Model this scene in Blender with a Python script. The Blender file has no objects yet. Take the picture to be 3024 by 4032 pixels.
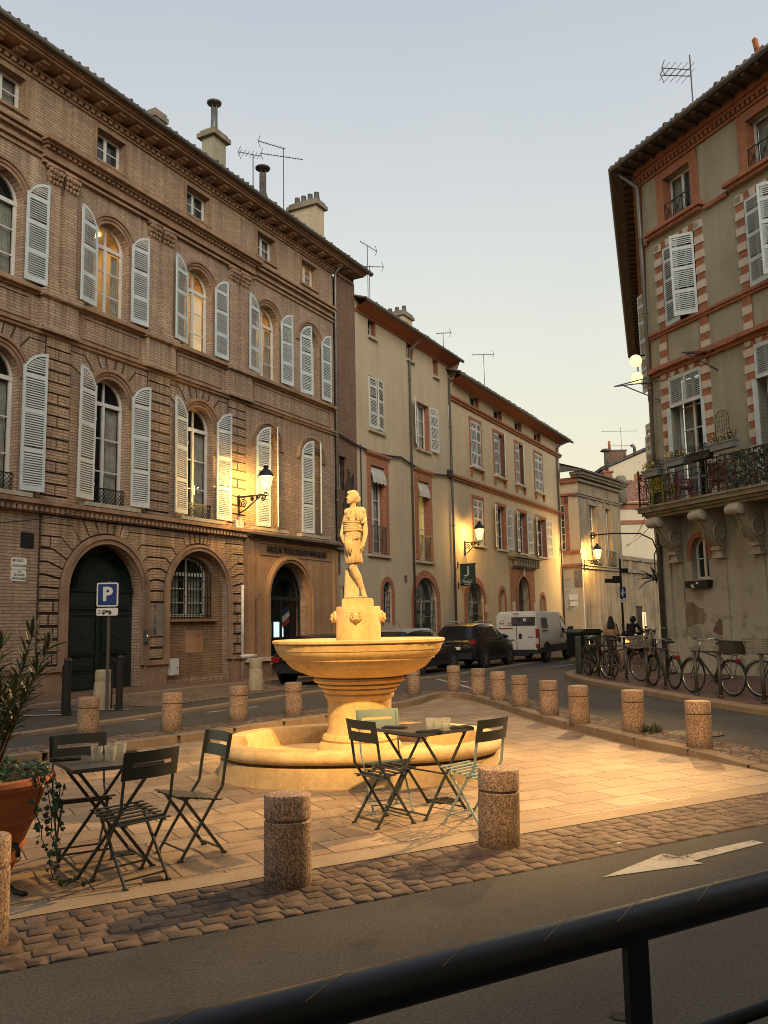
import bpy, bmesh, math, random
from mathutils import Vector, Matrix, geometry, noise
random.seed(11)
rad = math.radians
PI = math.pi
scene = bpy.context.scene
COL = scene.collection

# ------------------------------------------------------------------ helpers
class MB:
    """collects polygons and builds ONE mesh object"""
    def __init__(self):
        self.v = []; self.f = []; self.mi = []; self.cur = 0
    def add(self, verts, faces):
        o = len(self.v); self.v.extend([tuple(p) for p in verts])
        for f in faces:
            self.f.append(tuple(o + i for i in f)); self.mi.append(self.cur)
    def box(self, x0, x1, y0, y1, z0, z1):
        self.add([(x0,y0,z0),(x1,y0,z0),(x1,y1,z0),(x0,y1,z0),(x0,y0,z1),(x1,y0,z1),(x1,y1,z1),(x0,y1,z1)],
                 [(0,3,2,1),(4,5,6,7),(0,1,5,4),(1,2,6,5),(2,3,7,6),(3,0,4,7)])
    def cbox(self, c, ax, ay, az, hx, hy, hz):
        c = Vector(c); ax = Vector(ax).normalized()*hx; ay = Vector(ay).normalized()*hy; az = Vector(az).normalized()*hz
        P = [c-ax-ay-az, c+ax-ay-az, c+ax+ay-az, c-ax+ay-az, c-ax-ay+az, c+ax-ay+az, c+ax+ay+az, c-ax+ay+az]
        self.add(P, [(0,3,2,1),(4,5,6,7),(0,1,5,4),(1,2,6,5),(2,3,7,6),(3,0,4,7)])
    def bar(self, a, b, w, h, up=(0,0,1)):
        a = Vector(a); b = Vector(b); d = (b-a); L = d.length
        if L < 1e-6: return
        d.normalize(); u = Vector(up)
        if abs(d.dot(u)) > .98: u = Vector((1,0,0)) if abs(d.x) < .9 else Vector((0,1,0))
        s = d.cross(u).normalized(); u = s.cross(d).normalized()
        self.cbox((a+b)/2, d, s, u, L/2, w/2, h/2)
    def prism(self, poly, y0, y1):
        n = len(poly)
        self.add([(x,y0,z) for x,z in poly]+[(x,y1,z) for x,z in poly],
                 [tuple(range(n)), tuple(range(2*n-1,n-1,-1))]+[(i,i+n,(i+1)%n+n,(i+1)%n) for i in range(n)])
    def plate(self, outer, holes, y0, depth, back=False):
        """tessellated face in the xz plane at y0 with reveals of the holes going to y0+depth"""
        loops = [[Vector((x,z,0)) for x,z in outer]]+[[Vector((x,z,0)) for x,z in h] for h in holes]
        tris = geometry.tessellate_polygon(loops)
        flat = [p for l in loops for p in l]
        self.add([(p.x,y0,p.y) for p in flat], [tuple(t) for t in tris])
        for h in holes:
            n = len(h)
            self.add([(x,y0,z) for x,z in h]+[(x,y0+depth,z) for x,z in h], [(i,(i+1)%n,(i+1)%n+n,i+n) for i in range(n)])
    def tube(self, pts, r, n=6, cap=True):
        pts = [Vector(p) for p in pts]; m = len(pts)
        rr = r if isinstance(r,(list,tuple)) else [r]*m
        o = len(self.v); prev = None
        for i,p in enumerate(pts):
            t = (pts[min(i+1,m-1)]-pts[max(i-1,0)])
            if t.length < 1e-9: t = Vector((0,0,1))
            t.normalize()
            if prev is None:
                u = Vector((0,0,1)) if abs(t.z) < .9 else Vector((1,0,0))
                s = t.cross(u).normalized()
            else:
                s = prev - t*prev.dot(t)
                if s.length < 1e-6: s = t.cross(Vector((0,0,1)))
                s.normalize()
            prev = s; u = s.cross(t)
            for k in range(n):
                a = 2*PI*k/n; self.v.append(tuple(p+(s*math.cos(a)+u*math.sin(a))*rr[i]))
        for i in range(m-1):
            for k in range(n):
                self.f.append((o+i*n+k, o+i*n+(k+1)%n, o+(i+1)*n+(k+1)%n, o+(i+1)*n+k)); self.mi.append(self.cur)
        if cap:
            self.f.append(tuple(o+k for k in range(n-1,-1,-1))); self.mi.append(self.cur)
            self.f.append(tuple(o+(m-1)*n+k for k in range(n))); self.mi.append(self.cur)
    def lathe(self, prof, n=24, c=(0,0,0), cap=True, wob=None):
        o = len(self.v); m = len(prof)
        for j,(r,z) in enumerate(prof):
            for k in range(n):
                a = 2*PI*k/n; q = r if wob is None else r*wob(a,z)
                self.v.append((c[0]+q*math.cos(a), c[1]+q*math.sin(a), c[2]+z))
        for j in range(m-1):
            for k in range(n):
                self.f.append((o+j*n+k, o+j*n+(k+1)%n, o+(j+1)*n+(k+1)%n, o+(j+1)*n+k)); self.mi.append(self.cur)
        if cap:
            self.f.append(tuple(o+k for k in range(n-1,-1,-1))); self.mi.append(self.cur)
            self.f.append(tuple(o+(m-1)*n+k for k in range(n))); self.mi.append(self.cur)
    def ball(self, c, r, n=10, m=7):
        rx,ry,rz = r if isinstance(r,(list,tuple)) else (r,r,r)
        prof = []
        o = len(self.v)
        for j in range(m+1):
            t = PI*j/m-PI/2
            for k in range(n):
                a = 2*PI*k/n
                self.v.append((c[0]+rx*math.cos(t)*math.cos(a), c[1]+ry*math.cos(t)*math.sin(a), c[2]+rz*math.sin(t)))
        for j in range(m):
            for k in range(n):
                self.f.append((o+j*n+k, o+j*n+(k+1)%n, o+(j+1)*n+(k+1)%n, o+(j+1)*n+k)); self.mi.append(self.cur)
    def band(self, inner, outer, y0, y1):
        """closed strip between two xz polylines of equal length, front y0, back y1"""
        n = len(inner)
        self.add([(x,y0,z) for x,z in inner]+[(x,y0,z) for x,z in outer]+[(x,y1,z) for x,z in inner]+[(x,y1,z) for x,z in outer],
                 [(i,n+i,n+i+1,i+1) for i in range(n-1)]+[(i,i+1,2*n+i+1,2*n+i) for i in range(n-1)]+
                 [(n+i,3*n+i,3*n+i+1,n+i+1) for i in range(n-1)]+[(0,2*n,3*n,n),(n-1,2*n-1,4*n-1,3*n-1)])
    def build(self, name, mats, parent=None, smooth=False, loc=(0,0,0), rot=(0,0,0), wn=False):
        me = bpy.data.meshes.new(name)
        me.from_pydata(self.v, [], self.f)
        if not isinstance(mats,(list,tuple)): mats = [mats]
        for m in mats: me.materials.append(m)
        if len(mats) > 1: me.polygons.foreach_set('material_index', self.mi)
        bm = bmesh.new(); bm.from_mesh(me); bmesh.ops.recalc_face_normals(bm, faces=bm.faces); bm.to_mesh(me); bm.free()
        if smooth: me.polygons.foreach_set('use_smooth', [True]*len(me.polygons))
        if smooth == 'auto': me.set_sharp_from_angle(angle=rad(38))
        me.update()
        o = bpy.data.objects.new(name, me); COL.objects.link(o)
        o.parent = parent; o.location = loc; o.rotation_euler = rot
        return o

def tag(o, label=None, cat=None, group=None, kind=None):
    if label: o['label'] = label
    if cat: o['category'] = cat
    if group: o['group'] = group
    if kind: o['kind'] = kind
    return o
def thing(name, label, cat, loc=(0,0,0), rz=0, group=None):
    o = bpy.data.objects.new(name, None); COL.objects.link(o)
    o.empty_display_size = .2; o.location = loc; o.rotation_euler = (0,0,rz)
    return tag(o, label, cat, group)
def struct(name, mb, mat, smooth=False):
    return tag(mb.build(name, mat, None, smooth), kind='structure')
def copy_tree(o, parent=None):
    c = o.copy(); COL.objects.link(c); c.parent = parent
    for ch in list(o.children):
        copy_tree(ch, c)
    return c
def place(o, loc, rz=None, label=None, group=None):
    o.location = loc
    if rz is not None: o.rotation_euler = (0,0,rz)
    if label: o['label'] = label
    if group: o['group'] = group
    return o
def text(body, size, mat, parent, name='lettering', M=None, extrude=.002, align='CENTER', bold=0, sx=1.0):
    cu = bpy.data.curves.new(name, 'FONT'); cu.body = body; cu.size = size; cu.align_x = align; cu.align_y = 'CENTER'; cu.extrude = extrude; cu.offset = bold
    tmp = bpy.data.objects.new('t', cu); COL.objects.link(tmp)
    dg = bpy.context.evaluated_depsgraph_get(); me = bpy.data.meshes.new_from_object(tmp.evaluated_get(dg))
    bpy.data.objects.remove(tmp)
    # text lies in xy: turn it upright into xz facing -y
    me.transform(Matrix.Rotation(PI/2,4,'X') @ Matrix.Diagonal((sx,1,1,1)))
    if M: me.transform(M)
    me.materials.clear(); me.materials.append(mat)
    o = bpy.data.objects.new(name, me); COL.objects.link(o); o.parent = parent
    return o
def arch(cx, hw, zs, n=14, rise=None):
    """arc points from left spring to right spring"""
    rise = hw if rise is None else rise
    return [(cx-hw*math.cos(PI*i/n), zs+rise*math.sin(PI*i/n)) for i in range(n+1)]
def arch_poly(cx, hw, z0, zs, n=14, rise=None):
    return [(cx-hw,z0)]+arch(cx,hw,zs,n,rise)+[(cx+hw,z0)]
def rect(x0,x1,z0,z1): return [(x0,z0),(x0,z1),(x1,z1),(x1,z0)]
def fuse(name, prims, voxel, mat, parent=None, smooth_it=2, loc=(0,0,0), fn=None):
    """capsules ('c',p0,p1,r0,r1) and ellipsoids ('e',c,(rx,ry,rz)[,euler]) fused to one continuous surface"""
    mb = MB()
    for p in prims:
        if p[0] == 'c':
            a = Vector(p[1]); b = Vector(p[2]); r0, r1 = p[3], p[4]
            d = (b-a); L = max(d.length,1e-5); t = d.normalized() if d.length > 1e-6 else Vector((0,0,1))
            pts=[]; rs=[]
            for i in range(1,6):
                q = PI/2*(1-i/5); pts.append(a - t*(r0*math.sin(q))); rs.append(max(r0*math.cos(q),.0005))
            for i in range(1,6):
                q = PI/2*i/5 if i<5 else PI/2*.98
                pts.append(b + t*(r1*math.sin(PI/2*(i-1)/4*.98))); rs.append(max(r1*math.cos(PI/2*(i-1)/4*.98),.0005))
            mb.tube(pts, rs, 12)
        else:
            m2 = MB(); m2.ball((0,0,0), p[2], 16, 12)
            from mathutils import Euler
            R = Euler(p[3]).to_matrix() if len(p) > 3 else Matrix.Identity(3)
            mb.add([Vector(p[1])+R@Vector(v) for v in m2.v], m2.f)
    o = mb.build(name, mat, parent, True, loc)
    md = o.modifiers.new('r','REMESH'); md.mode = 'VOXEL'; md.voxel_size = voxel; md.use_smooth_shade = True
    if smooth_it:
        ms = o.modifiers.new('s','SMOOTH'); ms.iterations = smooth_it; ms.factor = .5
    dg = bpy.context.evaluated_depsgraph_get(); me = bpy.data.meshes.new_from_object(o.evaluated_get(dg))
    o.modifiers.clear(); old = o.data; o.data = me; bpy.data.meshes.remove(old)
    me.materials.clear(); me.materials.append(mat)
    if fn:
        for v in me.vertices: v.co = fn(v.co)
    me.polygons.foreach_set('use_smooth', [True]*len(me.polygons)); me.update()
    return o

# ------------------------------------------------------------------ materials
def newmat(name):
    m = bpy.data.materials.new(name); m.use_nodes = True
    nt = m.node_tree; b = nt.nodes['Principled BSDF']
    return m, nt, b
def N(nt, typ, **kw):
    n = nt.nodes.new(typ)
    for k,v in kw.items():
        if k in n.bl_rna.properties and not isinstance(v, dict): setattr(n, k, v)
    return n
def lk(nt, a, b): nt.links.new(a, b)
def noise_tex(nt, vec, scale, detail=4, rough=.6):
    n = N(nt,'ShaderNodeTexNoise'); n.inputs['Scale'].default_value = scale; n.inputs['Detail'].default_value = detail; n.inputs['Roughness'].default_value = rough
    if vec is not None: lk(nt, vec, n.inputs['Vector'])
    return n.outputs['Fac']
def ramp(nt, fac, stops):
    r = N(nt,'ShaderNodeValToRGB'); e = r.color_ramp.elements
    while len(e) < len(stops): e.new(.5)
    for i,(p,c) in enumerate(stops):
        e[i].position = p; e[i].color = (c[0],c[1],c[2],1) if isinstance(c,(tuple,list)) else (c,c,c,1)
    lk(nt, fac, r.inputs['Fac']); return r.outputs['Color']
def mix(nt, fac, a, b, mode='MIX'):
    m = N(nt,'ShaderNodeMix'); m.data_type = 'RGBA'; m.blend_type = mode
    for s,val in ((0,fac),(6,a),(7,b)):
        if hasattr(val,'is_output'): lk(nt, val, m.inputs[s])
        elif s == 0: m.inputs[s].default_value = val
        else: m.inputs[s].default_value = (val[0],val[1],val[2],1)
    return m.outputs[2]
def objvec(nt, scale=(1,1,1)):
    t = N(nt,'ShaderNodeTexCoord'); mp = N(nt,'ShaderNodeMapping'); mp.inputs['Scale'].default_value = scale
    lk(nt, t.outputs['Object'], mp.inputs['Vector']); return mp.outputs['Vector']
def bump(nt, b, h, strength=.3, dist=.01):
    n = N(nt,'ShaderNodeBump'); n.inputs['Strength'].default_value = strength; n.inputs['Distance'].default_value = dist
    lk(nt, h, n.inputs['Height']); lk(nt, n.outputs['Normal'], b.inputs['Normal'])
def plain(name, col, rough=.6, metal=0, var=.12, scale=6, spec=.5, bumps=0):
    m,nt,b = newmat(name)
    v = objvec(nt); f = noise_tex(nt, v, scale, 5)
    lo = tuple(c*(1-var*1.6) for c in col); hi = tuple(min(1,c*(1+var)) for c in col)
    lk(nt, ramp(nt, f, [(.3,lo),(.7,hi)]), b.inputs['Base Color'])
    b.inputs['Roughness'].default_value = rough; b.inputs['Metallic'].default_value = metal; b.inputs['Specular IOR Level'].default_value = spec
    if bumps: bump(nt, b, noise_tex(nt, v, scale*8, 4), bumps, .01)
    return m
def wallvec(nt):
    """facade coordinates (x+y, z) so bricks run round the reveals"""
    t = N(nt,'ShaderNodeTexCoord'); s = N(nt,'ShaderNodeSeparateXYZ'); lk(nt, t.outputs['Object'], s.inputs[0])
    a = N(nt,'ShaderNodeMath'); a.operation='ADD'; lk(nt, s.outputs[0], a.inputs[0]); lk(nt, s.outputs[1], a.inputs[1])
    c = N(nt,'ShaderNodeCombineXYZ'); lk(nt, a.outputs[0], c.inputs[0]); lk(nt, s.outputs[2], c.inputs[1])
    return c.outputs[0], t.outputs['Object']
def brickmat(name, c1, c2, mortar, bw=.36, rh=.062, ms=.012, dirt=.55, rough=.9, bumpk=.5, dirtcol=None, runs=None):
    m,nt,b = newmat(name)
    v,ov = wallvec(nt)
    br = N(nt,'ShaderNodeTexBrick'); br.offset = .5
    for k,val in (('Scale',1),('Mortar Size',ms),('Mortar Smooth',.3),('Bias',0),('Brick Width',bw),('Row Height',rh)): br.inputs[k].default_value = val
    br.inputs['Color1'].default_value = (*c1,1); br.inputs['Color2'].default_value = (*c2,1); br.inputs['Mortar'].default_value = (*mortar,1)
    lk(nt, v, br.inputs['Vector'])
    mp = N(nt,'ShaderNodeMapping'); mp.inputs['Scale'].default_value = (1.6,1.6,.22); lk(nt, ov, mp.inputs['Vector'])
    streak = ramp(nt, noise_tex(nt, mp.outputs[0], 1.6, 6, .65), [(.36,0),(.66,1)])
    blot = ramp(nt, noise_tex(nt, ov, .7, 6, .62), [(.3,0),(.7,1)])
    d = mix(nt, .5, streak, blot)
    dc = dirtcol or tuple(x*.42 for x in c1)
    f = N(nt,'ShaderNodeMath'); f.operation='MULTIPLY'; f.inputs[1].default_value = dirt; lk(nt, d, f.inputs[0])
    col = mix(nt, f.outputs[0], br.outputs['Color'], dc)
    fine = ramp(nt, noise_tex(nt, ov, 11, 3), [(.25,.78),(.75,1.2)])
    col = mix(nt, 1, col, fine, 'MULTIPLY')
    if runs:   # rain runs below the string courses: (height, value) pairs
        s_ = N(nt,'ShaderNodeSeparateXYZ'); lk(nt, ov, s_.inputs[0]); dv = N(nt,'ShaderNodeMath'); dv.operation='DIVIDE'; dv.inputs[1].default_value = 16; lk(nt, s_.outputs[2], dv.inputs[0])
        mask = ramp(nt, dv.outputs[0], [(max(0,z/16),q) for z,q in runs])
        m3 = N(nt,'ShaderNodeMapping'); m3.inputs['Scale'].default_value = (5.5,5.5,.12); lk(nt, ov, m3.inputs['Vector'])
        rs = ramp(nt, noise_tex(nt, m3.outputs[0], 1.0, 5, .7), [(.40,0),(.60,1)])
        k_ = N(nt,'ShaderNodeMath'); k_.operation='MULTIPLY'; lk(nt, mask, k_.inputs[0]); lk(nt, rs, k_.inputs[1])
        col = mix(nt, k_.outputs[0], col, tuple(x*.30 for x in c1))
        m4 = N(nt,'ShaderNodeMapping'); m4.inputs['Location'].default_value = (7,3,1); m4.inputs['Scale'].default_value = (4.5,4.5,.1); lk(nt, ov, m4.inputs['Vector'])
        ls = ramp(nt, noise_tex(nt, m4.outputs[0], 1.0, 4, .6), [(.56,0),(.68,.55)])
        k2 = N(nt,'ShaderNodeMath'); k2.operation='MULTIPLY'; lk(nt, mask, k2.inputs[0]); lk(nt, ls, k2.inputs[1])
        col = mix(nt, k2.outputs[0], col, (.60,.46,.33))
    lk(nt, col, b.inputs['Base Color']); b.inputs['Roughness'].default_value = rough; b.inputs['Specular IOR Level'].default_value = .2
    inv = N(nt,'ShaderNodeMath'); inv.operation='SUBTRACT'; inv.inputs[0].default_value = 1; lk(nt, br.outputs['Fac'], inv.inputs[1])
    bump(nt, b, inv.outputs[0], bumpk, .012)
    return m
def plaster(name, col, dark, scale=.8, amt=.6, rough=.92, low=None, lowz=2.5, grain=18, bumpk=.25):
    m,nt,b = newmat(name)
    t = N(nt,'ShaderNodeTexCoord'); ov = t.outputs['Object']
    blot = ramp(nt, noise_tex(nt, ov, scale, 8, .65), [(.34,0),(.68,1)])
    mp = N(nt,'ShaderNodeMapping'); mp.inputs['Scale'].default_value = (2.2,2.2,.18); lk(nt, ov, mp.inputs['Vector'])
    streak = ramp(nt, noise_tex(nt, mp.outputs[0], 1.3, 6, .6), [(.4,0),(.7,1)])
    d = mix(nt, .45, blot, streak)
    f = N(nt,'ShaderNodeMath'); f.operation='MULTIPLY'; f.inputs[1].default_value = amt; lk(nt, d, f.inputs[0])
    c = mix(nt, f.outputs[0], col, dark)
    if low:
        s = N(nt,'ShaderNodeSeparateXYZ'); lk(nt, ov, s.inputs[0])
        mr = N(nt,'ShaderNodeMapRange'); mr.inputs['From Min'].default_value = 0; mr.inputs['From Max'].default_value = lowz; mr.inputs['To Min'].default_value = 1; mr.inputs['To Max'].default_value = 0
        lk(nt, s.outputs[2], mr.inputs['Value'])
        p = ramp(nt, noise_tex(nt, ov, 1.3, 9, .7), [(.42,0),(.5,1)])
        g = N(nt,'ShaderNodeMath'); g.operation='MULTIPLY'; lk(nt, mr.outputs[0], g.inputs[0]); lk(nt, p, g.inputs[1])
        c = mix(nt, g.outputs[0], c, low)
    fine = ramp(nt, noise_tex(nt, ov, grain, 4, .7), [(.25,.82),(.75,1.14)])
    c = mix(nt, 1, c, fine, 'MULTIPLY')
    lk(nt, c, b.inputs['Base Color']); b.inputs['Roughness'].default_value = rough; b.inputs['Specular IOR Level'].default_value = .2
    bump(nt, b, noise_tex(nt, ov, grain*1.5, 5, .7), bumpk, .02)
    return m
def emis(name, col, strength, tex=None):
    m,nt,b = newmat(name)
    b.inputs['Base Color'].default_value = (*[min(1,c) for c in col],1); b.inputs['Emission Color'].default_value = (*col,1); b.inputs['Emission Strength'].default_value = strength
    b.inputs['Roughness'].default_value = .5
    if tex:
        v = objvec(nt, (1,1,.35)); f = noise_tex(nt, v, tex, 3)
        lk(nt, ramp(nt, f, [(.3,tuple(c*.35 for c in col)),(.5,tuple(c*.8 for c in col)),(.7,col)]), b.inputs['Emission Color'])
    return m
def glassmat(name, tint=(.02,.022,.025), trans=.0, rough=.06):
    m,nt,b = newmat(name)
    b.inputs['Base Color'].default_value = (*tint,1); b.inputs['Roughness'].default_value = rough; b.inputs['Specular IOR Level'].default_value = .6
    if trans:
        out = nt.nodes['Material Output']; tr = N(nt,'ShaderNodeBsdfTransparent'); tr.inputs[0].default_value = (.9,.92,.9,1); ms = N(nt,'ShaderNodeMixShader')
        ms.inputs[0].default_value = trans; lk(nt, b.outputs[0], ms.inputs[1]); lk(nt, tr.outputs[0], ms.inputs[2]); lk(nt, ms.outputs[0], out.inputs['Surface'])
    return m
def speckle(name, base, dark, light, scale=90, rough=.75):
    m,nt,b = newmat(name)
    t = N(nt,'ShaderNodeTexCoord'); oi = N(nt,'ShaderNodeObjectInfo')
    ad = N(nt,'ShaderNodeVectorMath'); ad.operation='ADD'; lk(nt, t.outputs['Object'], ad.inputs[0]); lk(nt, oi.outputs['Location'], ad.inputs[1])
    v = ad.outputs[0]
    n1 = noise_tex(nt, v, scale, 3, .6); n2 = noise_tex(nt, v, scale*.55, 2, .5)
    c = ramp(nt, n1, [(.38,dark),(.47,base),(.62,light)])
    c = mix(nt, ramp(nt, n2, [(.42,.55),(.55,0)]), c, dark)
    big = ramp(nt, noise_tex(nt, v, 3.5, 5), [(.3,.7),(.7,1.1)])
    c = mix(nt, 1, c, big, 'MULTIPLY')
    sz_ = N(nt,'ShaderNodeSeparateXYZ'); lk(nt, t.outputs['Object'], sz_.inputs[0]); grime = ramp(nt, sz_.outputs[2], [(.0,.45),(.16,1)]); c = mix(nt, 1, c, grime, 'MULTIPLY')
    c = mix(nt, 1, c, ramp(nt, oi.outputs['Random'], [(0,.82),(1,1.12)]), 'MULTIPLY')
    lk(nt, c, b.inputs['Base Color']); b.inputs['Roughness'].default_value = rough; bump(nt, b, n1, .35, .004)
    return m

M = {}
RUNS = [(0,.9),(.7,.55),(1.0,.1),(2.8,.1),(4.3,.9),(4.45,.1),(5.2,.05),(7.2,.05),(8.55,.95),(8.65,.35),(8.9,.4),(9.5,1),(9.62,.1),(11.9,0),(12.85,.75),(12.95,.2),(13.7,.1),(14.8,.6),(14.9,0)]
M['brick'] = brickmat('pink_brick', (.57,.40,.27), (.44,.295,.195), (.25,.165,.105), rh=.074, ms=.011, bw=.42, dirt=.62, dirtcol=(.15,.103,.07), bumpk=.8, runs=RUNS)
M['brick_trim'] = plaster('brick_moulding', (.37,.225,.14), (.115,.075,.05), 1.3, .9, grain=12)
M['joint'] = plain('dark_joint', (.045,.028,.019), .95)
M['brick_block'] = brickmat('rusticated_brick', (.55,.375,.235), (.44,.29,.18), (.20,.13,.08), rh=.074, ms=.011, dirt=.65, dirtcol=(.16,.105,.066), runs=RUNS)
M['shop_stone'] = plaster('shop_front_stone', (.40,.24,.125), (.20,.11,.06), 1.2, .8, grain=8)
M['rough_arch'] = brickmat('dark_arch_brick', (.36,.22,.12), (.27,.16,.085), (.16,.10,.06), rh=.074, ms=.011, dirt=.8, dirtcol=(.11,.07,.042))
M['rough_brick'] = brickmat('rough_old_brick', (.26,.12,.075), (.15,.075,.05), (.24,.17,.12), bw=.3, rh=.065, ms=.018, dirt=.6, bumpk=1)
M['red_brick'] = brickmat('red_brick', (.38,.14,.072), (.29,.10,.055), (.34,.2,.12), bw=.28, rh=.06, ms=.008, dirt=.35)
M['cream'] = plaster('cream_plaster', (.50,.405,.275), (.30,.235,.155), .55, .6)
M['cream2'] = plaster('warm_cream_plaster', (.55,.43,.275), (.32,.24,.15), .5, .6)
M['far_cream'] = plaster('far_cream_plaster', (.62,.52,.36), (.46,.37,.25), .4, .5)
M['stained'] = plaster('stained_plaster', (.36,.27,.17), (.085,.062,.042), .5, 1.0)
M['grey_render'] = plaster('grey_render', (.36,.32,.23), (.19,.165,.115), .6, .85, low=(.52,.46,.35), lowz=4.6, grain=22, bumpk=.5)
M['stone'] = plaster('pale_stone', (.46,.40,.30), (.2,.165,.115), 1.4, .75, grain=14)
M['grey_stone'] = plaster('weathered_stone', (.30,.25,.18), (.11,.09,.062), 1.4, .9, grain=10)
M['white_stone'] = plaster('white_quoin_stone', (.55,.47,.37), (.36,.29,.22), 2, .6)
M['fountain'] = plaster('fountain_stone', (.60,.45,.25), (.34,.22,.10), 2.2, .9, grain=16, bumpk=.35)
M['statue'] = plaster('statue_stone', (.50,.42,.28), (.26,.19,.105), 4.5, .85, grain=26, bumpk=.3)
M['shutter'] = plain('grey_blue_paint', (.50,.535,.51), .65, var=.08, scale=3)
M['shutter_cream'] = plain('pale_grey_paint', (.50,.49,.43), .7, var=.08, scale=3)
M['white_wood'] = plain('white_window_wood', (.62,.60,.54), .6, var=.1, scale=3)
M['glass'] = glassmat('dark_window_glass')
M['glass_clear'] = glassmat('clear_glass', (.02,.02,.02), .72)
M['tumbler'] = glassmat('tumbler_glass', (.75,.72,.62), .70, .03)
M['curtain'] = plain('net_curtain', (.52,.49,.41), .9, var=.2, scale=7)  # pale net, brightened so it also carries the sky's reflection in panes
M['lit'] = emis('lit_room', (1.0,.56,.16), .75, 1.6)
M['lit_pale'] = emis('lit_curtain', (1.0,.74,.42), .62, 1.4)
M['lit_green'] = emis('dim_lit_room', (.75,.58,.14), .22, 2)
def lampglass():
    m,nt,b = newmat('lamp_glass'); out = nt.nodes['Material Output']
    e = N(nt,'ShaderNodeEmission'); e.inputs[0].default_value = (1.0,.80,.26,1); e.inputs[1].default_value = 2.6
    tr = N(nt,'ShaderNodeBsdfTransparent'); ms = N(nt,'ShaderNodeMixShader'); ms.inputs[0].default_value = .45
    lk(nt, e.outputs[0], ms.inputs[1]); lk(nt, tr.outputs[0], ms.inputs[2]); lk(nt, ms.outputs[0], out.inputs['Surface']); return m
M['lamp_glass'] = lampglass()
M['bulb'] = emis('lamp_bulb', (1.0,.85,.45), 30)
M['room'] = plain('room_wall', (.62,.52,.36), .9, var=.1, scale=2)
M['room_light'] = emis('room_ceiling_light', (1.0,.60,.22), 14)
M['flood_glass'] = emis('flood_light', (1.0,.74,.28), 1.9)
M['screen'] = emis('lit_screen', (.72,.95,1.0), 1.6)
M['green_screen'] = emis('lit_green_panel', (.18,.6,.3), .8)
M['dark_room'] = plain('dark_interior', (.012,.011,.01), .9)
M['black_iron'] = plain('black_iron', (.018,.017,.016), .5, .3)
M['green_iron'] = plain('dark_green_iron', (.05,.055,.045), .55, .2)
M['zinc'] = plain('zinc_pipe', (.16,.15,.135), .45, .5, var=.2)
M['dark_pipe'] = plain('dark_cast_iron', (.085,.075,.062), .6, .2)
M['white_pipe'] = plain('white_plastic', (.55,.52,.46), .5)
M['door_green'] = plain('dark_green_door', (.012,.02,.017), .35, spec=.5)
M['roof_tile'] = plain('old_roof_tile', (.11,.085,.066), .95, var=.45, scale=3)
M['roof_red'] = plain('red_roof_tile', (.34,.15,.09), .9, var=.4, scale=4)
M['soffit'] = plain('dark_soffit', (.075,.05,.034), .9, var=.3)
M['orange_soffit'] = plain('red_painted_soffit', (.33,.105,.045), .85)
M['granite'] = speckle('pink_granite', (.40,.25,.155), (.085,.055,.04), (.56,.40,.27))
M['marker'] = plaster('worn_stone', (.46,.38,.25), (.2,.16,.1), 4, .8)
M['chair_dark'] = plain('dark_green_metal', (.045,.052,.045), .42, .0, var=.06)
M['chair_light'] = plain('sage_green_metal', (.27,.35,.31), .42, .0, var=.06)
M['table_metal'] = plain('grey_metal_tabletop', (.085,.085,.078), .3, .0, var=.06)
M['terracotta'] = plaster('terracotta', (.42,.155,.065), (.30,.10,.04), 2.5, .7, rough=.8, grain=20)
M['soil'] = plain('soil', (.03,.02,.013), 1)
M['leaf'] = plain('oleander_leaf', (.075,.095,.032), .5, var=.3, scale=4)
M['ivy'] = plain('ivy_leaf', (.03,.075,.022), .45, var=.3, scale=9)
M['leaf_dark'] = plain('dark_leaf', (.03,.035,.018), .6, var=.35, scale=7)
M['stem'] = plain('woody_stem', (.06,.04,.022), .8)
M['moss'] = plain('weed_leaf', (.04,.055,.015), .8, var=.3)
M['rail'] = plain('black_rail_paint', (.011,.011,.012), .42, .0, var=.2, spec=.4)
M['rail_edge'] = plain('worn_tape_edge', (.26,.16,.05), .4, .5)
M['white_paint'] = plain('road_paint', (.50,.45,.36), .8, var=.25, scale=14)
def wornpaint():
    m,nt,b = newmat('worn_road_paint'); v = objvec(nt); n1 = noise_tex(nt, v, 26, 6, .75); n2 = noise_tex(nt, v, 3, 5, .6)
    a = N(nt,'ShaderNodeMath'); a.operation='ADD'; lk(nt, n1, a.inputs[0]); lk(nt, n2, a.inputs[1]); hv = N(nt,'ShaderNodeMath'); hv.operation='MULTIPLY'; hv.inputs[1].default_value = .5; lk(nt, a.outputs[0], hv.inputs[0])
    lk(nt, ramp(nt, hv.outputs[0], [(.41,(.06,.052,.042)),(.445,(.26,.235,.19)),(.52,(.47,.43,.35))]), b.inputs['Base Color']); b.inputs['Roughness'].default_value = .85; bump(nt, b, n1, .4, .004); return m
M['white_paint'] = wornpaint()
M['sign_white'] = plain('sign_white', (.70,.66,.57), .5, var=.05)
M['sign_blue'] = plain('sign_blue', (.008,.03,.17), .5, var=.05)
M['sign_ink'] = plain('sign_ink', (.03,.028,.025), .7)
M['plate_ink'] = plain('plaque_ink', (.13,.12,.10), .8)
M['banner'] = plain('green_banner', (.022,.042,.024), .8)
M['banner_ink'] = plain('banner_print', (.5,.5,.42), .8)
M['red_paint'] = plain('red_print', (.3,.035,.03), .6)
M['car_black'] = plain('black_car_paint', (.010,.010,.012), .22, .0, var=.1)
M['car_grey'] = plain('silver_car_paint', (.33,.33,.32), .32, .3, var=.05)
M['van_white'] = plain('white_van_paint', (.62,.58,.51), .42, var=.05)
M['car_glass'] = glassmat('car_glass', (.008,.009,.01), 0, .04)
M['tyre'] = plain('tyre_rubber', (.012,.012,.012), .85)
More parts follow.
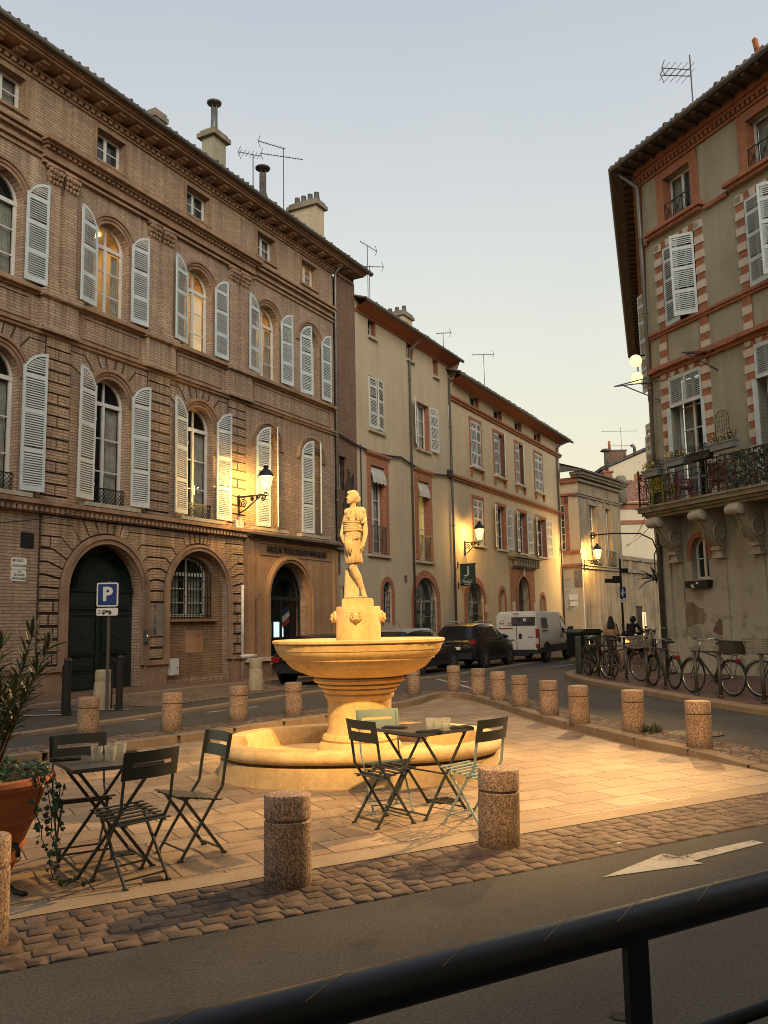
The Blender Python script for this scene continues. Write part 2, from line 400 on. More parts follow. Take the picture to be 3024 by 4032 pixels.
M['rim'] = plain('alloy_rim', (.28,.28,.27), .35, .7)
M['plastic_black'] = plain('black_plastic', (.014,.014,.014), .6)
M['tail_red'] = plain('red_lamp_lens', (.22,.012,.012), .3)
M['head_lens'] = plain('pale_lamp_lens', (.5,.48,.42), .2)
M['tail_lit'] = emis('lit_tail_lamp', (1.0,.22,.05), 5)
M['photo_panel'] = plain('printed_photo_panel', (.05,.055,.065), .5, var=.5, scale=5)
M['bin_green'] = plain('green_bin_lid', (.022,.05,.015), .5)
M['chrome'] = plain('chrome', (.55,.53,.5), .22, .9)
M['bike_red'] = plain('faded_red_paint', (.12,.05,.045), .45)
M['basket'] = plain('wire_basket', (.22,.2,.16), .6)
M['basket_dark'] = plain('dark_basket', (.035,.028,.022), .85)
M['rack'] = plain('rack_green_steel', (.06,.058,.045), .5, .3)
M['skin'] = plain('skin', (.42,.24,.15), .6, var=.05)
M['hair'] = plain('brown_hair', (.028,.014,.009), .6, var=.3, scale=20)
M['tan_top'] = plain('tan_top', (.62,.37,.18), .85, var=.1)
M['dark_cloth'] = plain('dark_cloth', (.016,.016,.02), .85)
M['helmet'] = plain('dark_helmet', (.02,.02,.022), .25)
M['yellow_plastic'] = plain('yellow_green_plastic', (.30,.29,.03), .55)
M['red_plastic'] = plain('dark_red_plastic', (.18,.03,.03), .6)
M['planter'] = plain('grey_planter', (.17,.175,.165), .6)
M['flower'] = plain('yellow_flower', (.5,.36,.06), .7)
M['cable'] = plain('black_cable', (.022,.018,.014), .7)
M['antenna'] = plain('antenna_aluminium', (.12,.115,.12), .5, .5)
M['awning'] = plain('pale_awning', (.46,.43,.38), .85)
M['flag_blue'] = plain('flag_blue', (.02,.03,.12), .8)
M['flag_red'] = plain('flag_red', (.35,.03,.02), .8)
M['cast_iron'] = plain('cast_iron_cover', (.05,.042,.033), .6, .4, var=.3, scale=20)
M['paper'] = plain('white_paper', (.6,.56,.5), .8)

# ground materials
def asphalt(name, col, hi, scale=55, patch=.35):
    m,nt,b = newmat(name); v = objvec(nt)
    n1 = noise_tex(nt, v, scale, 3, .75); n2 = noise_tex(nt, v, .9, 7, .65)
    c = ramp(nt, n1, [(.35,tuple(x*.55 for x in col)),(.55,col),(.72,hi)])
    c = mix(nt, 1, c, ramp(nt, n2, [(.3,1-patch),(.7,1+patch*.6)]), 'MULTIPLY')
    spots = ramp(nt, noise_tex(nt, v, 4.0, 2, .4), [(.25,.6),(.33,1)])
    c = mix(nt, 1, c, spots, 'MULTIPLY')
    grit = ramp(nt, noise_tex(nt, v, scale*2.2, 2, .8), [(.62,0),(.70,1)]); c = mix(nt, grit, c, tuple(min(1,x*1.9) for x in hi))
    wv = N(nt,'ShaderNodeVectorMath'); wv.operation='ADD'; ns = N(nt,'ShaderNodeTexNoise'); ns.inputs['Scale'].default_value = 1.7; lk(nt, v, ns.inputs['Vector']); lk(nt, v, wv.inputs[0]); lk(nt, ns.outputs['Color'], wv.inputs[1])
    cr = N(nt,'ShaderNodeTexVoronoi'); cr.feature='DISTANCE_TO_EDGE'; cr.inputs['Scale'].default_value = .33; lk(nt, wv.outputs[0], cr.inputs['Vector'])
    ck = ramp(nt, cr.outputs['Distance'], [(.0,.72),(.004,1)]); c = mix(nt, 1, c, ck, 'MULTIPLY')
    lk(nt, c, b.inputs['Base Color']); b.inputs['Roughness'].default_value = .85; bump(nt, b, n1, .5, .006)
    return m
M['asphalt'] = asphalt('asphalt', (.054,.050,.043), (.11,.10,.083))
M['asphalt_red'] = asphalt('reddish_pavement', (.12,.062,.042), (.19,.105,.07), 60)
M['asphalt_dark'] = asphalt('parking_asphalt', (.055,.045,.035), (.10,.08,.06))
def slabmat():
    m,nt,b = newmat('plaza_slabs')
    t = N(nt,'ShaderNodeTexCoord'); mp = N(nt,'ShaderNodeMapping'); mp.inputs['Rotation'].default_value = (0,0,rad(-28.9)); lk(nt, t.outputs['Object'], mp.inputs['Vector'])
    br = N(nt,'ShaderNodeTexBrick'); br.offset = .5
    for k,val in (('Scale',1),('Mortar Size',.0075),('Mortar Smooth',.2),('Bias',0),('Brick Width',.58),('Row Height',.36)): br.inputs[k].default_value = val
    br.inputs['Color1'].default_value = (.42,.30,.185,1); br.inputs['Color2'].default_value = (.29,.20,.12,1); br.inputs['Mortar'].default_value = (.06,.04,.024,1)
    lk(nt, mp.outputs[0], br.inputs['Vector'])
    v = t.outputs['Object']
    c = mix(nt, 1, br.outputs['Color'], ramp(nt, noise_tex(nt, v, 1.1, 8, .68), [(.3,.66),(.7,1.15)]), 'MULTIPLY')
    c = mix(nt, 1, c, ramp(nt, noise_tex(nt, v, 70, 3, .7), [(.3,.75),(.7,1.2)]), 'MULTIPLY')
    stain = ramp(nt, noise_tex(nt, v, 2.4, 6, .65), [(.54,0),(.70,.6)])
    c = mix(nt, stain, c, (.13,.09,.055))
    gv = N(nt,'ShaderNodeTexVoronoi'); gv.inputs['Scale'].default_value = 2.3; lk(nt, v, gv.inputs['Vector']); gum = ramp(nt, gv.outputs['Distance'], [(.035,.65),(.05,0)]); c = mix(nt, gum, c, (.09,.065,.045))
    lk(nt, c, b.inputs['Base Color']); b.inputs['Roughness'].default_value = .62
    sub = N(nt,'ShaderNodeMath'); sub.operation='SUBTRACT'; lk(nt, noise_tex(nt, v, 45, 4), sub.inputs[0]); lk(nt, br.outputs['Fac'], sub.inputs[1])
    bump(nt, b, sub.outputs[0], .35, .006)
    return m
M['slabs'] = slabmat()
def cobblemat():
    m,nt,b = newmat('cobblestone'); t = N(nt,'ShaderNodeTexCoord'); v = t.outputs['Object']
    vo = N(nt,'ShaderNodeTexVoronoi'); vo.inputs['Scale'].default_value = 6.5; lk(nt, v, vo.inputs['Vector'])
    hue = N(nt,'ShaderNodeSeparateColor'); lk(nt, vo.outputs['Color'], hue.inputs[0])
    c = ramp(nt, hue.outputs[0], [(.0,(.07,.043,.03)),(.4,(.125,.08,.052)),(.75,(.175,.118,.077)),(1,(.09,.057,.045))])
    c = mix(nt, 1, c, ramp(nt, noise_tex(nt, v, 45, 4, .7), [(.3,.65),(.7,1.25)]), 'MULTIPLY')
    lk(nt, c, b.inputs['Base Color']); b.inputs['Roughness'].default_value = .8; bump(nt, b, noise_tex(nt, v, 40, 4), .4, .006)
    return m
M['cobble'] = cobblemat()
M['grout'] = asphalt('cobble_grout', (.10,.068,.042), (.15,.105,.07), 80)
def stripmat():
    m,nt,b = newmat('cobbled_strip'); t = N(nt,'ShaderNodeTexCoord'); v = t.outputs['Object']
    vo = N(nt,'ShaderNodeTexVoronoi'); vo.inputs['Scale'].default_value = 9; vo.feature='F1'; lk(nt, v, vo.inputs['Vector'])
    hue = N(nt,'ShaderNodeSeparateColor'); lk(nt, vo.outputs['Color'], hue.inputs[0])
    c = ramp(nt, hue.outputs[0], [(0,(.09,.06,.045)),(.5,(.17,.11,.075)),(1,(.23,.16,.11))])
    e = N(nt,'ShaderNodeTexVoronoi'); e.feature='DISTANCE_TO_EDGE'; e.inputs['Scale'].default_value = 9; lk(nt, v, e.inputs['Vector'])
    ed = ramp(nt, e.outputs['Distance'], [(.02,0),(.1,1)])
    c = mix(nt, ed, (.05,.035,.024), c)
    lk(nt, c, b.inputs['Base Color']); b.inputs['Roughness'].default_value = .85; bump(nt, b, ed, .7, .02)
    return m
M['strip'] = stripmat()
M['kerb'] = plaster('granite_kerb', (.30,.22,.145), (.15,.105,.07), 3, .7, grain=40)
M['pale_strip'] = plaster('pale_kerb_stone', (.40,.31,.205), (.24,.17,.11), 3, .6, grain=50)

# ------------------------------------------------------------------ camera (30 mm-equivalent, slightly pitched up and rolled)
HC = 1.7
cam_d = bpy.data.cameras.new('camera'); cam = bpy.data.objects.new('camera', cam_d); COL.objects.link(cam); scene.camera = cam
p_ = math.atan(439*math.cos(.0195)/3400); r_ = .0195
fwd = Vector((0,math.cos(p_),math.sin(p_))); up0 = Vector((0,-math.sin(p_),math.cos(p_))); rt0 = Vector((1,0,0))
rt = rt0*math.cos(r_)-up0*math.sin(r_); up = rt0*math.sin(r_)+up0*math.cos(r_)
mw = Matrix((rt,up,-fwd)).transposed().to_4x4(); mw.translation = (0,0,HC); cam.matrix_world = mw
cam_d.sensor_fit = 'HORIZONTAL'; cam_d.sensor_width = 36; cam_d.lens = 3400/3024*36; cam_d.clip_start = .05; cam_d.clip_end = 3000; scene.cycles.filter_width = 1.0
scene.view_settings.view_transform = 'Standard'; scene.view_settings.look = 'None'; scene.view_settings.exposure = 0; scene.view_settings.gamma = 1

# ------------------------------------------------------------------ sky and light
SUN_EL, SUN_AZ = rad(27), rad(168)      # soft after-sunset sky light, from behind the viewer
W = bpy.data.worlds.new('World'); scene.world = W; W.use_nodes = True
nt = W.node_tree; bg = nt.nodes['Background']
sky = N(nt,'ShaderNodeTexSky'); sky.sky_type = 'NISHITA'; sky.sun_disc = False; sky.sun_elevation = SUN_EL; sky.sun_rotation = SUN_AZ
tc = N(nt,'ShaderNodeTexCoord'); sp = N(nt,'ShaderNodeSeparateXYZ'); lk(nt, tc.outputs['Generated'], sp.inputs[0])
el = ramp(nt, sp.outputs[2], [(0,(9.6,8.2,5.0)),(.17,(9.3,8.75,6.5)),(.30,(8.3,8.45,7.5)),(.45,(6.9,7.3,7.4)),(.60,(5.6,6.1,6.75)),(1,(4.4,5.0,6.0))])
bg.inputs['Strength'].default_value = .1
haze = ramp(nt, noise_tex(nt, tc.outputs['Generated'], 1.6, 6, .55), [(.3,(.955,.965,.98)),(.7,(1.04,1.03,1.01))])
lk(nt, mix(nt, .06, mix(nt, 1, el, haze, 'MULTIPLY'), sky.outputs['Color']), bg.inputs['Color'])
sun_d = bpy.data.lights.new('sun','SUN'); sun = bpy.data.objects.new('sun', sun_d); COL.objects.link(sun)
sun_d.energy = 2.35; sun_d.angle = rad(45); sun_d.color = (1.0,.93,.82)
sdir = Vector((math.sin(SUN_AZ)*math.cos(SUN_EL), math.cos(SUN_AZ)*math.cos(SUN_EL), math.sin(SUN_EL)))
sun.rotation_euler = sdir.to_track_quat('Z','Y').to_euler()
def spot(name, loc, target, power, ang, col=(1,.6,.2), r=.12, blend=.5):
    d = bpy.data.lights.new(name,'SPOT'); o = bpy.data.objects.new(name,d); COL.objects.link(o)
    d.energy = power; d.spot_size = rad(ang); d.spot_blend = blend; d.color = col; d.shadow_soft_size = r
    o.location = loc; o.rotation_euler = (Vector(loc)-Vector(target)).to_track_quat('Z','Y').to_euler()
    return o

# ------------------------------------------------------------------ ground
def sstep(a,b,x):
    t = max(0,min(1,(x-a)/(b-a))); return t*t*(3-2*t)
def hgt(x,y): return .1*sstep(5.9,8.8,-.485*x+.875*y)*(1-.95*sstep(21.5,29,y))
DN = Vector((.8746,.4848,0)); NN = Vector((-.4848,.8746,0))     # along / across the near edge of the plaza
def near(t,c): return Vector((DN.x*t+NN.x*c, DN.y*t+NN.y*c, 0))
C0 = near(0,0)
CE = 5.78                                                       # plaza edge, in metres across from the viewer
right_edge = [(4.35,9.10),(4.02,10.2),(3.72,10.95),(3.36,11.75),(3.08,12.9),(2.80,13.9),(2.53,15.1),(2.27,16.7),(2.02,18.2),(1.80,19.35),(1.58,19.85),(1.30,20.0),(1.02,19.6)]
left_edge = [(.60,18.35),(-.25,17.0),(-1.15,15.55),(-2.35,14.05),(-3.45,12.75),(-4.6,11.55),(-6.4,9.75),(-9.5,6.8)]
inner = right_edge+left_edge
plaza_poly = [tuple(near(-9.2,CE)[:2])]+inner
def smooth_line(pts, n=4):
    out = []
    P = [Vector((p[0],p[1],0)) for p in pts]
    for i in range(len(P)-1):
        a = P[max(i-1,0)]; b = P[i]; c = P[i+1]; d = P[min(i+2,len(P)-1)]
        for k in range(n):
            t = k/n
            out.append(.5*((2*b)+(c-a)*t+(2*a-5*b+4*c-d)*t*t+(3*b-a-3*c+d)*t**3))
    out.append(P[-1]); return out
kerb_line = smooth_line(inner, 4)
plaza_loop = [near(-9.2,CE)]+[p for p in kerb_line]
def offset_line(L, d):
    out = []
    for i,p in enumerate(L):
        t = (L[min(i+1,len(L)-1)]-L[max(i-1,0)]).normalized()
        out.append(p+Vector((t.y,-t.x,0))*d)      # to the right of travel
    return out
def ribbon(mb, L, a, b, zf, zf2=None):
    A = offset_line(L,a); B = offset_line(L,b); n = len(L)
    zf2 = zf2 or zf
    mb.add([(p.x,p.y,zf(p.x,p.y)) for p in A]+[(p.x,p.y,zf2(p.x,p.y)) for p in B], [(i,i+1,n+i+1,n+i) for i in range(n-1)])
def inpoly(x,y,poly):
    c = False; n = len(poly)
    for i in range(n):
        x1,y1 = poly[i][0],poly[i][1]; x2,y2 = poly[i-1][0],poly[i-1][1]
        if (y1>y)!=(y2>y) and x < (x2-x1)*(y-y1)/(y2-y1)+x1: c = not c
    return c
# earth out to the horizon
g = MB(); g.add([(-1500,-1500,-.06),(1500,-1500,-.06),(1500,1500,-.06),(-1500,1500,-.06)],[(0,1,2,3)]); struct('ground', g, M['asphalt_dark'])
# road sheet with a hole for the plaza
pts = []; edges = []
for p in plaza_loop: pts.append(Vector((p.x,p.y)))
n0 = len(pts); edges = [(i,(i+1)%n0) for i in range(n0)]
pl2 = [(p.x,p.y) for p in plaza_loop]
for gx in range(-30,46,1):
    for gy in range(-8,100,1):
        if gy > 40 and (gx%4 or gy%4): continue
        x = gx+.013*(gy%3); y = gy+.011*(gx%5)
        if min((x-q[0])**2+(y-q[1])**2 for q in pl2) > .25: pts.append(Vector((x,y)))
res = geometry.delaunay_2d_cdt(pts, edges, [], 0, 1e-5)
vv, _, ff = res[0], res[1], res[2]
road = MB()
road.add([(v.x,v.y,hgt(v.x,v.y)) for v in vv], [f for f in ff if not inpoly(sum(vv[i].x for i in f)/len(f), sum(vv[i].y for i in f)/len(f), pl2)])
struct('road', road, M['asphalt'], True)
# plaza
pz = MB()
tri = geometry.tessellate_polygon([[Vector((p.x,p.y,0)) for p in plaza_loop]])
pz.add([(p.x,p.y,0) for p in plaza_loop], [tuple(t) for t in tri]); struct('plaza_paving', pz, M['slabs'])
# pale border row along the near edge
bd = MB(); L = [near(t,CE) for t in [x*.5 for x in range(-18,17)]]
ribbon(bd, L, -.02, -.26, lambda x,y:.004); struct('pale_border_strip', bd, M['pale_strip'])
# kerb round the far sides of the plaza: separate stones with open joints
kb = MB(); 
fine = smooth_line(inner, 16); acc = 0; seg = [fine[0]]; stones = []
for a,b in zip(fine, fine[1:]):
    seg.append(b); acc += (b-a).length
    if acc > .98: stones.append(seg); seg = [b]; acc = 0
for s in stones:
    s = [s[0].lerp(s[1],.3)]+s[1:-1]+[s[-1].lerp(s[-2],.3)]
    n = len(s); A = offset_line(s,0); A2 = offset_line(s,.02); B = offset_line(s,.2)
    z = lambda p: hgt(p.x,p.y)+.012
    V = [(p.x,p.y,-.02) for p in A]+[(p.x,p.y,z(p)-.02) for p in A]+[(p.x,p.y,z(p)) for p in A2]+[(p.x,p.y,z(p)+.002) for p in B]+[(p.x,p.y,-.02) for p in B]
    F = [(k*n+i,k*n+i+1,(k+1)*n+i+1,(k+1)*n+i) for k in range(4) for i in range(n-1)]+[(0,n,2*n,3*n,4*n),(n-1,2*n-1,3*n-1,4*n-1,5*n-1)]
    kb.add(V,F)
struct('plaza_kerb', kb, M['kerb'])
# cobbled strip outside the kerb
cs = MB(); ribbon(cs, kerb_line, .19, .85, lambda x,y: hgt(x,y)+.006); struct('cobbled_verge', cs, M['strip'])
# near cobbles: individually rounded stones, one mesh
co = MB(); rows = 7; wdt = .8/rows; rnd = random.Random(3)
for r in range(rows):
    c1 = CE-.03-r*wdt; t = -9+rnd.random()*.2
    while t < 9:
        ln = rnd.uniform(.11,.19); a = t+.005; b = t+ln-.005; t += ln
        h = .010+rnd.uniform(-.003,.004); j = lambda s: rnd.uniform(-s,s)
        lo = c1-wdt+.005; hi = c1-.005; e = .022
        base = [(a+j(.006),lo+j(.006)),(b+j(.006),lo+j(.006)),(b+j(.006),hi+j(.006)),(a+j(.006),hi+j(.006))]
        cx = (a+b)/2; cc = (lo+hi)/2
        V = []
        for q,(k,zz) in enumerate(((1,-.01),(.985,h*.75),(.92,h))):
            for (x,y) in base:
                P = near(cx+(x-cx)*k, cc+(y-cc)*k); V.append((P.x,P.y,zz+(j(.0015) if q==2 else 0)))
        co.add(V,[(i,(i+1)%4,4+(i+1)%4,4+i) for i in range(4)]+[(4+i,4+(i+1)%4,8+(i+1)%4,8+i) for i in range(4)]+[(8,9,10,11)])
tag(co.build('cobblestones', M['cobble'], None, True), kind='structure')
gr = MB(); L = [near(t,CE) for t in range(-9,10)]; ribbon(gr, L, .0, .82, lambda x,y:.005); struct('cobble_bed', gr, M['grout'])

# left street: parking edge, cobbled crossing, pavement
AL = rad(28.1); DL = Vector((math.sin(AL),math.cos(AL),0)); NL = Vector((-math.cos(AL),math.sin(AL),0)); OFF = 16.3
RZL = math.atan2(DL.y,DL.x)
def lw(u,o): return DL*u+NL*o
def lstrip(name, u0,u1,o0,o1,z,mat,h=None,step=1.0):
    mb = MB(); n = max(1,int((u1-u0)/step))
    for i in range(n):
        a = u0+(u1-u0)*i/n; b = u0+(u1-u0)*(i+1)/n
        q = [lw(a,o0),lw(b,o0),lw(b,o1),lw(a,o1)]
        zz = [hgt(p.x,p.y)+z for p in q]
        mb.add([(p.x,p.y,k) for p,k in zip(q,zz)],[(0,1,2,3)])
        if h:
            g_ = .006 if h > .02 else 0
            mb.add([(q[0].x,q[0].y,zz[0]),(q[1].x,q[1].y,zz[1]),(q[1].x,q[1].y,zz[1]-h),(q[0].x,q[0].y,zz[0]-h)],[(0,1,2,3)])
    return struct(name, mb, mat)
lstrip('parking_kerb', 2, 46, 11.2, 11.45, .05, M['kerb'], .06)
lstrip('parking_strip', 2, 46, 11.45, 14.4, .046, M['asphalt_dark'])
lstrip('cobbled_crossing', 13.2, 19.2, 12.25, 14.4, .054, M['strip'])
lstrip('pavement_kerb', 2, 60, 14.4, 14.62, .13, M['kerb'], .1)
lstrip('left_pavement', 2, 60, 14.62, 16.5, .128, M['asphalt_red'])
# road markings
def gquad(mb, P, z=.006):
    mb.add([(x,y,hgt(x,y)+z) for x,y in P],[tuple(range(len(P)))])
def gline(mb,a,b,w,z=.006,n=6):
    a = Vector((*a,0)); b = Vector((*b,0)); d = (b-a).normalized(); s = Vector((-d.y,d.x,0))*w/2
    for i in range(n):
        p = a.lerp(b,i/n); q = a.lerp(b,(i+1)/n); gquad(mb,[(p-s)[:2],(q-s)[:2],(q+s)[:2],(p+s)[:2]],z)
ar = MB()
P = [(1.40,5.99),(1.98,6.55),(2.065,6.455),(2.76,6.87),(2.82,6.79),(2.12,6.335),(2.17,6.27)]
ar.add([(x,y,.0045) for x,y in P],[(0,1,2,5,6),(2,3,4,5)]); struct('direction_arrow_marking', ar, M['white_paint'])
ln = MB()
gline(ln,(-6.57,17.0),(-4.95,16.9),.1,.066); gline(ln,(-7.05,16.02),(-5.3,16.15),.1,.066); gline(ln,(-6.2,13.8),(-4.3,15.6),.1)
gline(ln,(-3.4,16.6),(-2.6,17.6),.09)
gline(ln,(6.06,31.96),(7.33,33.95),.14); gline(ln,(1.45,26.1),(1.87,22.47),.1); gline(ln,(1.87,22.47),(2.07,20.9),.1)
for k in range(4): gline(ln,(1.72+.28*k,25.9-1.35*k),(1.9+.28*k,25.2-1.35*k),.13,n=1)
gline(ln,(2.4,24.6),(4.2,24.2),.1); gline(ln,(2.3,22.9),(3.6,23.1),.1)
struct('road_markings', ln, M['white_paint'])
# right pavement
rk = smooth_line([(9.5,8.0),(7.15,11.3),(6.14,14.26),(5.83,15.6),(5.60,17.17),(5.43,18.46),(5.24,19.97),(5.05,21.4),(4.98,22.8),(5.02,24.2),(5.2,25.6),(5.5,26.8),(6.0,27.7),(6.7,28.6),(8.1,32.5),(11.5,44)], 5)
rp = MB()
poly = [(p.x,p.y) for p in offset_line(rk,.2)]+[(40,44),(40,8)]
tri = geometry.tessellate_polygon([[Vector((x,y,0)) for x,y in poly]])
rp.add([(x,y,hgt(x,y)+.118) for x,y in poly],[tuple(t) for t in tri]); struct('right_pavement', rp, M['asphalt_red'])
rkb = MB(); fine = smooth_line([(p.x,p.y) for p in rk],6); seg=[fine[0]]; acc=0; stones=[]
for a,b in zip(fine,fine[1:]):
    seg.append(b); acc += (b-a).length
    if acc > 1.0: stones.append(seg); seg=[b]; acc=0
for s in stones:
    s = [s[0].lerp(s[1],.15)]+s[1:-1]+[s[-1].lerp(s[-2],.15)]
    n = len(s); A = offset_line(s,0); A2 = offset_line(s,.03); B = offset_line(s,.22); z = lambda p: hgt(p.x,p.y)+.12
    V = [(p.x,p.y,-.02) for p in A]+[(p.x,p.y,z(p)-.03) for p in A]+[(p.x,p.y,z(p)) for p in A2]+[(p.x,p.y,z(p)) for p in B]+[(p.x,p.y,-.02) for p in B]
    rkb.add(V,[(k*n+i,k*n+i+1,(k+1)*n+i+1,(k+1)*n+i) for k in range(4) for i in range(n-1)]+[(0,n,2*n,3*n,4*n),(n-1,2*n-1,3*n-1,4*n-1,5*n-1)])
struct('right_kerb', rkb, M['kerb'])
def RPZ(x,y): return hgt(x,y)+.118

# ------------------------------------------------------------------ facade pieces
def window(parent, cx, hw, z0, zs, y, arched=True, rise=None, fw=.055, bars=(.5,), mull=True, transom=True, lit=None, curtain=False, name='window', frame='white_wood', d=.03, label=None):
    """frame mesh (part) with its pane (sub-part); z0 sill, zs springing (or top when square)"""
    mb = MB()
    if arched:
        ri = hw if rise is None else rise
        out = arch_poly(cx,hw,z0,zs,14,ri); inn = arch_poly(cx,hw-fw,z0,zs,14,max(.02,ri-fw)); top = zs+ri
    else:
        out = [(cx-hw,z0),(cx-hw,zs),(cx+hw,zs),(cx+hw,z0)]; inn = [(cx-hw+fw,z0),(cx-hw+fw,zs-fw),(cx+hw-fw,zs-fw),(cx+hw-fw,z0)]; top = zs
    mb.band(inn,out,y-d,y+d)
    mb.box(cx-hw,cx+hw,y-d-.003,y+d,z0,z0+fw*1.3)
    if arched and transom: mb.box(cx-hw,cx+hw,y-d-.012,y+d,zs-.05,zs+.05)
    ztop = zs if (not arched or transom) else top
    if mull:
        mb.box(cx-fw*.75,cx+fw*.75,y-d-.006,y+d,z0+fw,ztop-(0 if arched else fw))
        if arched and transom: mb.box(cx-.022,cx+.022,y-d,y+d,zs+.05,top-fw)
    for b in bars:
        z = z0+(ztop-z0)*b; mb.box(cx-hw+fw*.6,cx+hw-fw*.6,y-.016,y+.016,z-.016,z+.016)
    if mull: # casement stiles
        for s in (-1,1):
            mb.box(cx+s*(hw-fw*1.0)-.022,cx+s*(hw-fw*1.0)+.022,y-d-.002,y+d,z0+fw,ztop-fw*.5)
    w = mb.build(name, M[frame], parent)
    if label: w['label'] = label
    pn = MB(); pn.add([(x,y+.004,z) for x,z in inn],[tuple(range(len(inn)))])
    if lit and lit != 'lit_green':
        pn.build('pane', M['glass_clear'], w)
        rm = MB(); D = 1.5; zt = top+.15; x0,x1 = cx-hw-.5,cx+hw+.5; zf = z0-.3; yy = y+.14
        rm.box(x0-.05,x0,yy,yy+D,zf,zt); rm.box(x1,x1+.05,yy,yy+D,zf,zt); rm.box(x0,x1,yy+D,yy+D+.05,zf,zt); rm.box(x0,x1,yy,yy+D,zf-.05,zf); rm.box(x0,x1,yy,yy+D,zt,zt+.05)
        rm.box(cx-.1,cx+.5,yy+D-.06,yy+D-.01,zf,zf+(zt-zf)*.62); r_ = rm.build('room', M['room'], w)
        rl = MB(); rl.box(cx-.45,cx+.45,yy+.5,yy+1.2,zt-.06,zt-.03); rl.build('room_light', M['room_light'], r_)
        cu = MB(); n = 14
        for s_,wd in (((-1,.35),(1,.9)) if lit == 'lit_pale' else ((1,.42),)):
            V = []
            for i in range(n):
                x = cx+s_*(hw-.06)*(1-wd*i/(n-1)); V += [(x,y+.1+.02*math.sin(i*1.7),z0+.05),(x,y+.1,(zs if arched else zs-fw)-.06)]
            cu.add(V,[(2*i,2*i+2,2*i+3,2*i+1) for i in range(n-1)])
        cu.build('curtain', M['lit_pale'] if lit == 'lit_pale' else M['curtain'], w)
    elif lit: pn.build('pane', M[lit], w)
    elif curtain:
        pn.build('pane', M['glass_clear'], w)
        cu = MB(); n = 26; W2 = hw-fw-.01
        zt = zs-.06 if arched else zs-fw
        for s in (-1,1):
            V = []
            for i in range(n):
                x = cx+s*W2*(1-.72*i/(n-1)); yy = y+.09+.022*math.sin(i*1.9)+.01*math.sin(i*.7)
                V += [(x,yy,z0+.02),(x+s*.01,yy,zt)]
            cu.add(V,[(2*i,2*i+2,2*i+3,2*i+1) for i in range(n-1)])
        cu.build('curtain', M['curtain'], w)
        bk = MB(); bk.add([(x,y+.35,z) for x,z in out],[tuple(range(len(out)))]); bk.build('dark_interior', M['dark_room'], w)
    else: pn.build('pane', M['glass'], w)
    return w
LEAF = {}
def leaf(parent, w, hs, rise, side, loc, ang, mat='shutter', tilt=None, rails=(0,.27,.55,.8)):
    key = (round(w,3),round(hs,3),round(rise,3),side,mat)
    if key not in LEAF:
        mb = MB(); st = .065; th = .02
        def ztop(x):
            return hs if rise <= 0 else hs+rise*math.sqrt(max(0,1-((w-x)/w)**2))
        X = lambda x: side*x
        def bx(x0,x1,z0,z1,y0=-th,y1=th):
            a,b = sorted((X(x0),X(x1))); mb.box(a,b,y0,y1,z0,z1)
        bx(0,st,0,ztop(st)-.02 if rise>0 else hs); bx(w-st,w,0,ztop(w-st/2)-(.0 if rise<=0 else .01))
        H = hs+max(rise,0)
        rz = [H*r for r in rails]
        for z in rz: bx(st,w-st,z,z+(.11 if z>0 else .13),-th+.002,th-.002)
        if rise > 0:
            n = 9; xs = [w*i/n for i in range(n+1)]
            xs[0] = .001
            mb.band([(X(x),max(0,ztop(x)-.075)) for x in xs],[(X(x),ztop(x)) for x in xs],-th-.001,th+.001)
        else: bx(st,w-st,hs-.08,hs,-th+.002,th-.002)
        z = .14; pitch = .056
        while z < H-.1:
            if not any(r-.03 < z < r+.11 for r in rz):
                x0 = st; x1 = w-st
                if rise > 0:
                    while x0 < x1-.02 and ztop(x0)-.07 < z+.04: x0 += .012
                if x1-x0 > .03 and (rise > 0 or z < hs-.12):
                    a,b = sorted((X(x0),X(x1)))
                    mb.add([(a,-.022,z),(b,-.022,z),(b,-.022,z+.013),(a,-.022,z+.013),(a,.018,z+.05),(b,.018,z+.05),(b,.018,z+.036),(a,.018,z+.036)],
                           [(0,1,2,3),(3,2,5,4),(0,7,6,1)])
            z += pitch
        for z in (H*.12,H*.62): # hinge straps
            bx(-.01,.02,z,z+.05,-th-.01,-th+.003)
        LEAF[key] = mb.build('shutter', M[mat], parent)
        o = LEAF[key]
    else:
        o = LEAF[key].copy(); COL.objects.link(o); o.parent = parent
    o.location = loc; o.rotation_euler = (tilt or random.uniform(-.008,.008),random.uniform(-.006,.006),ang+random.uniform(-.045,.045))
    return o
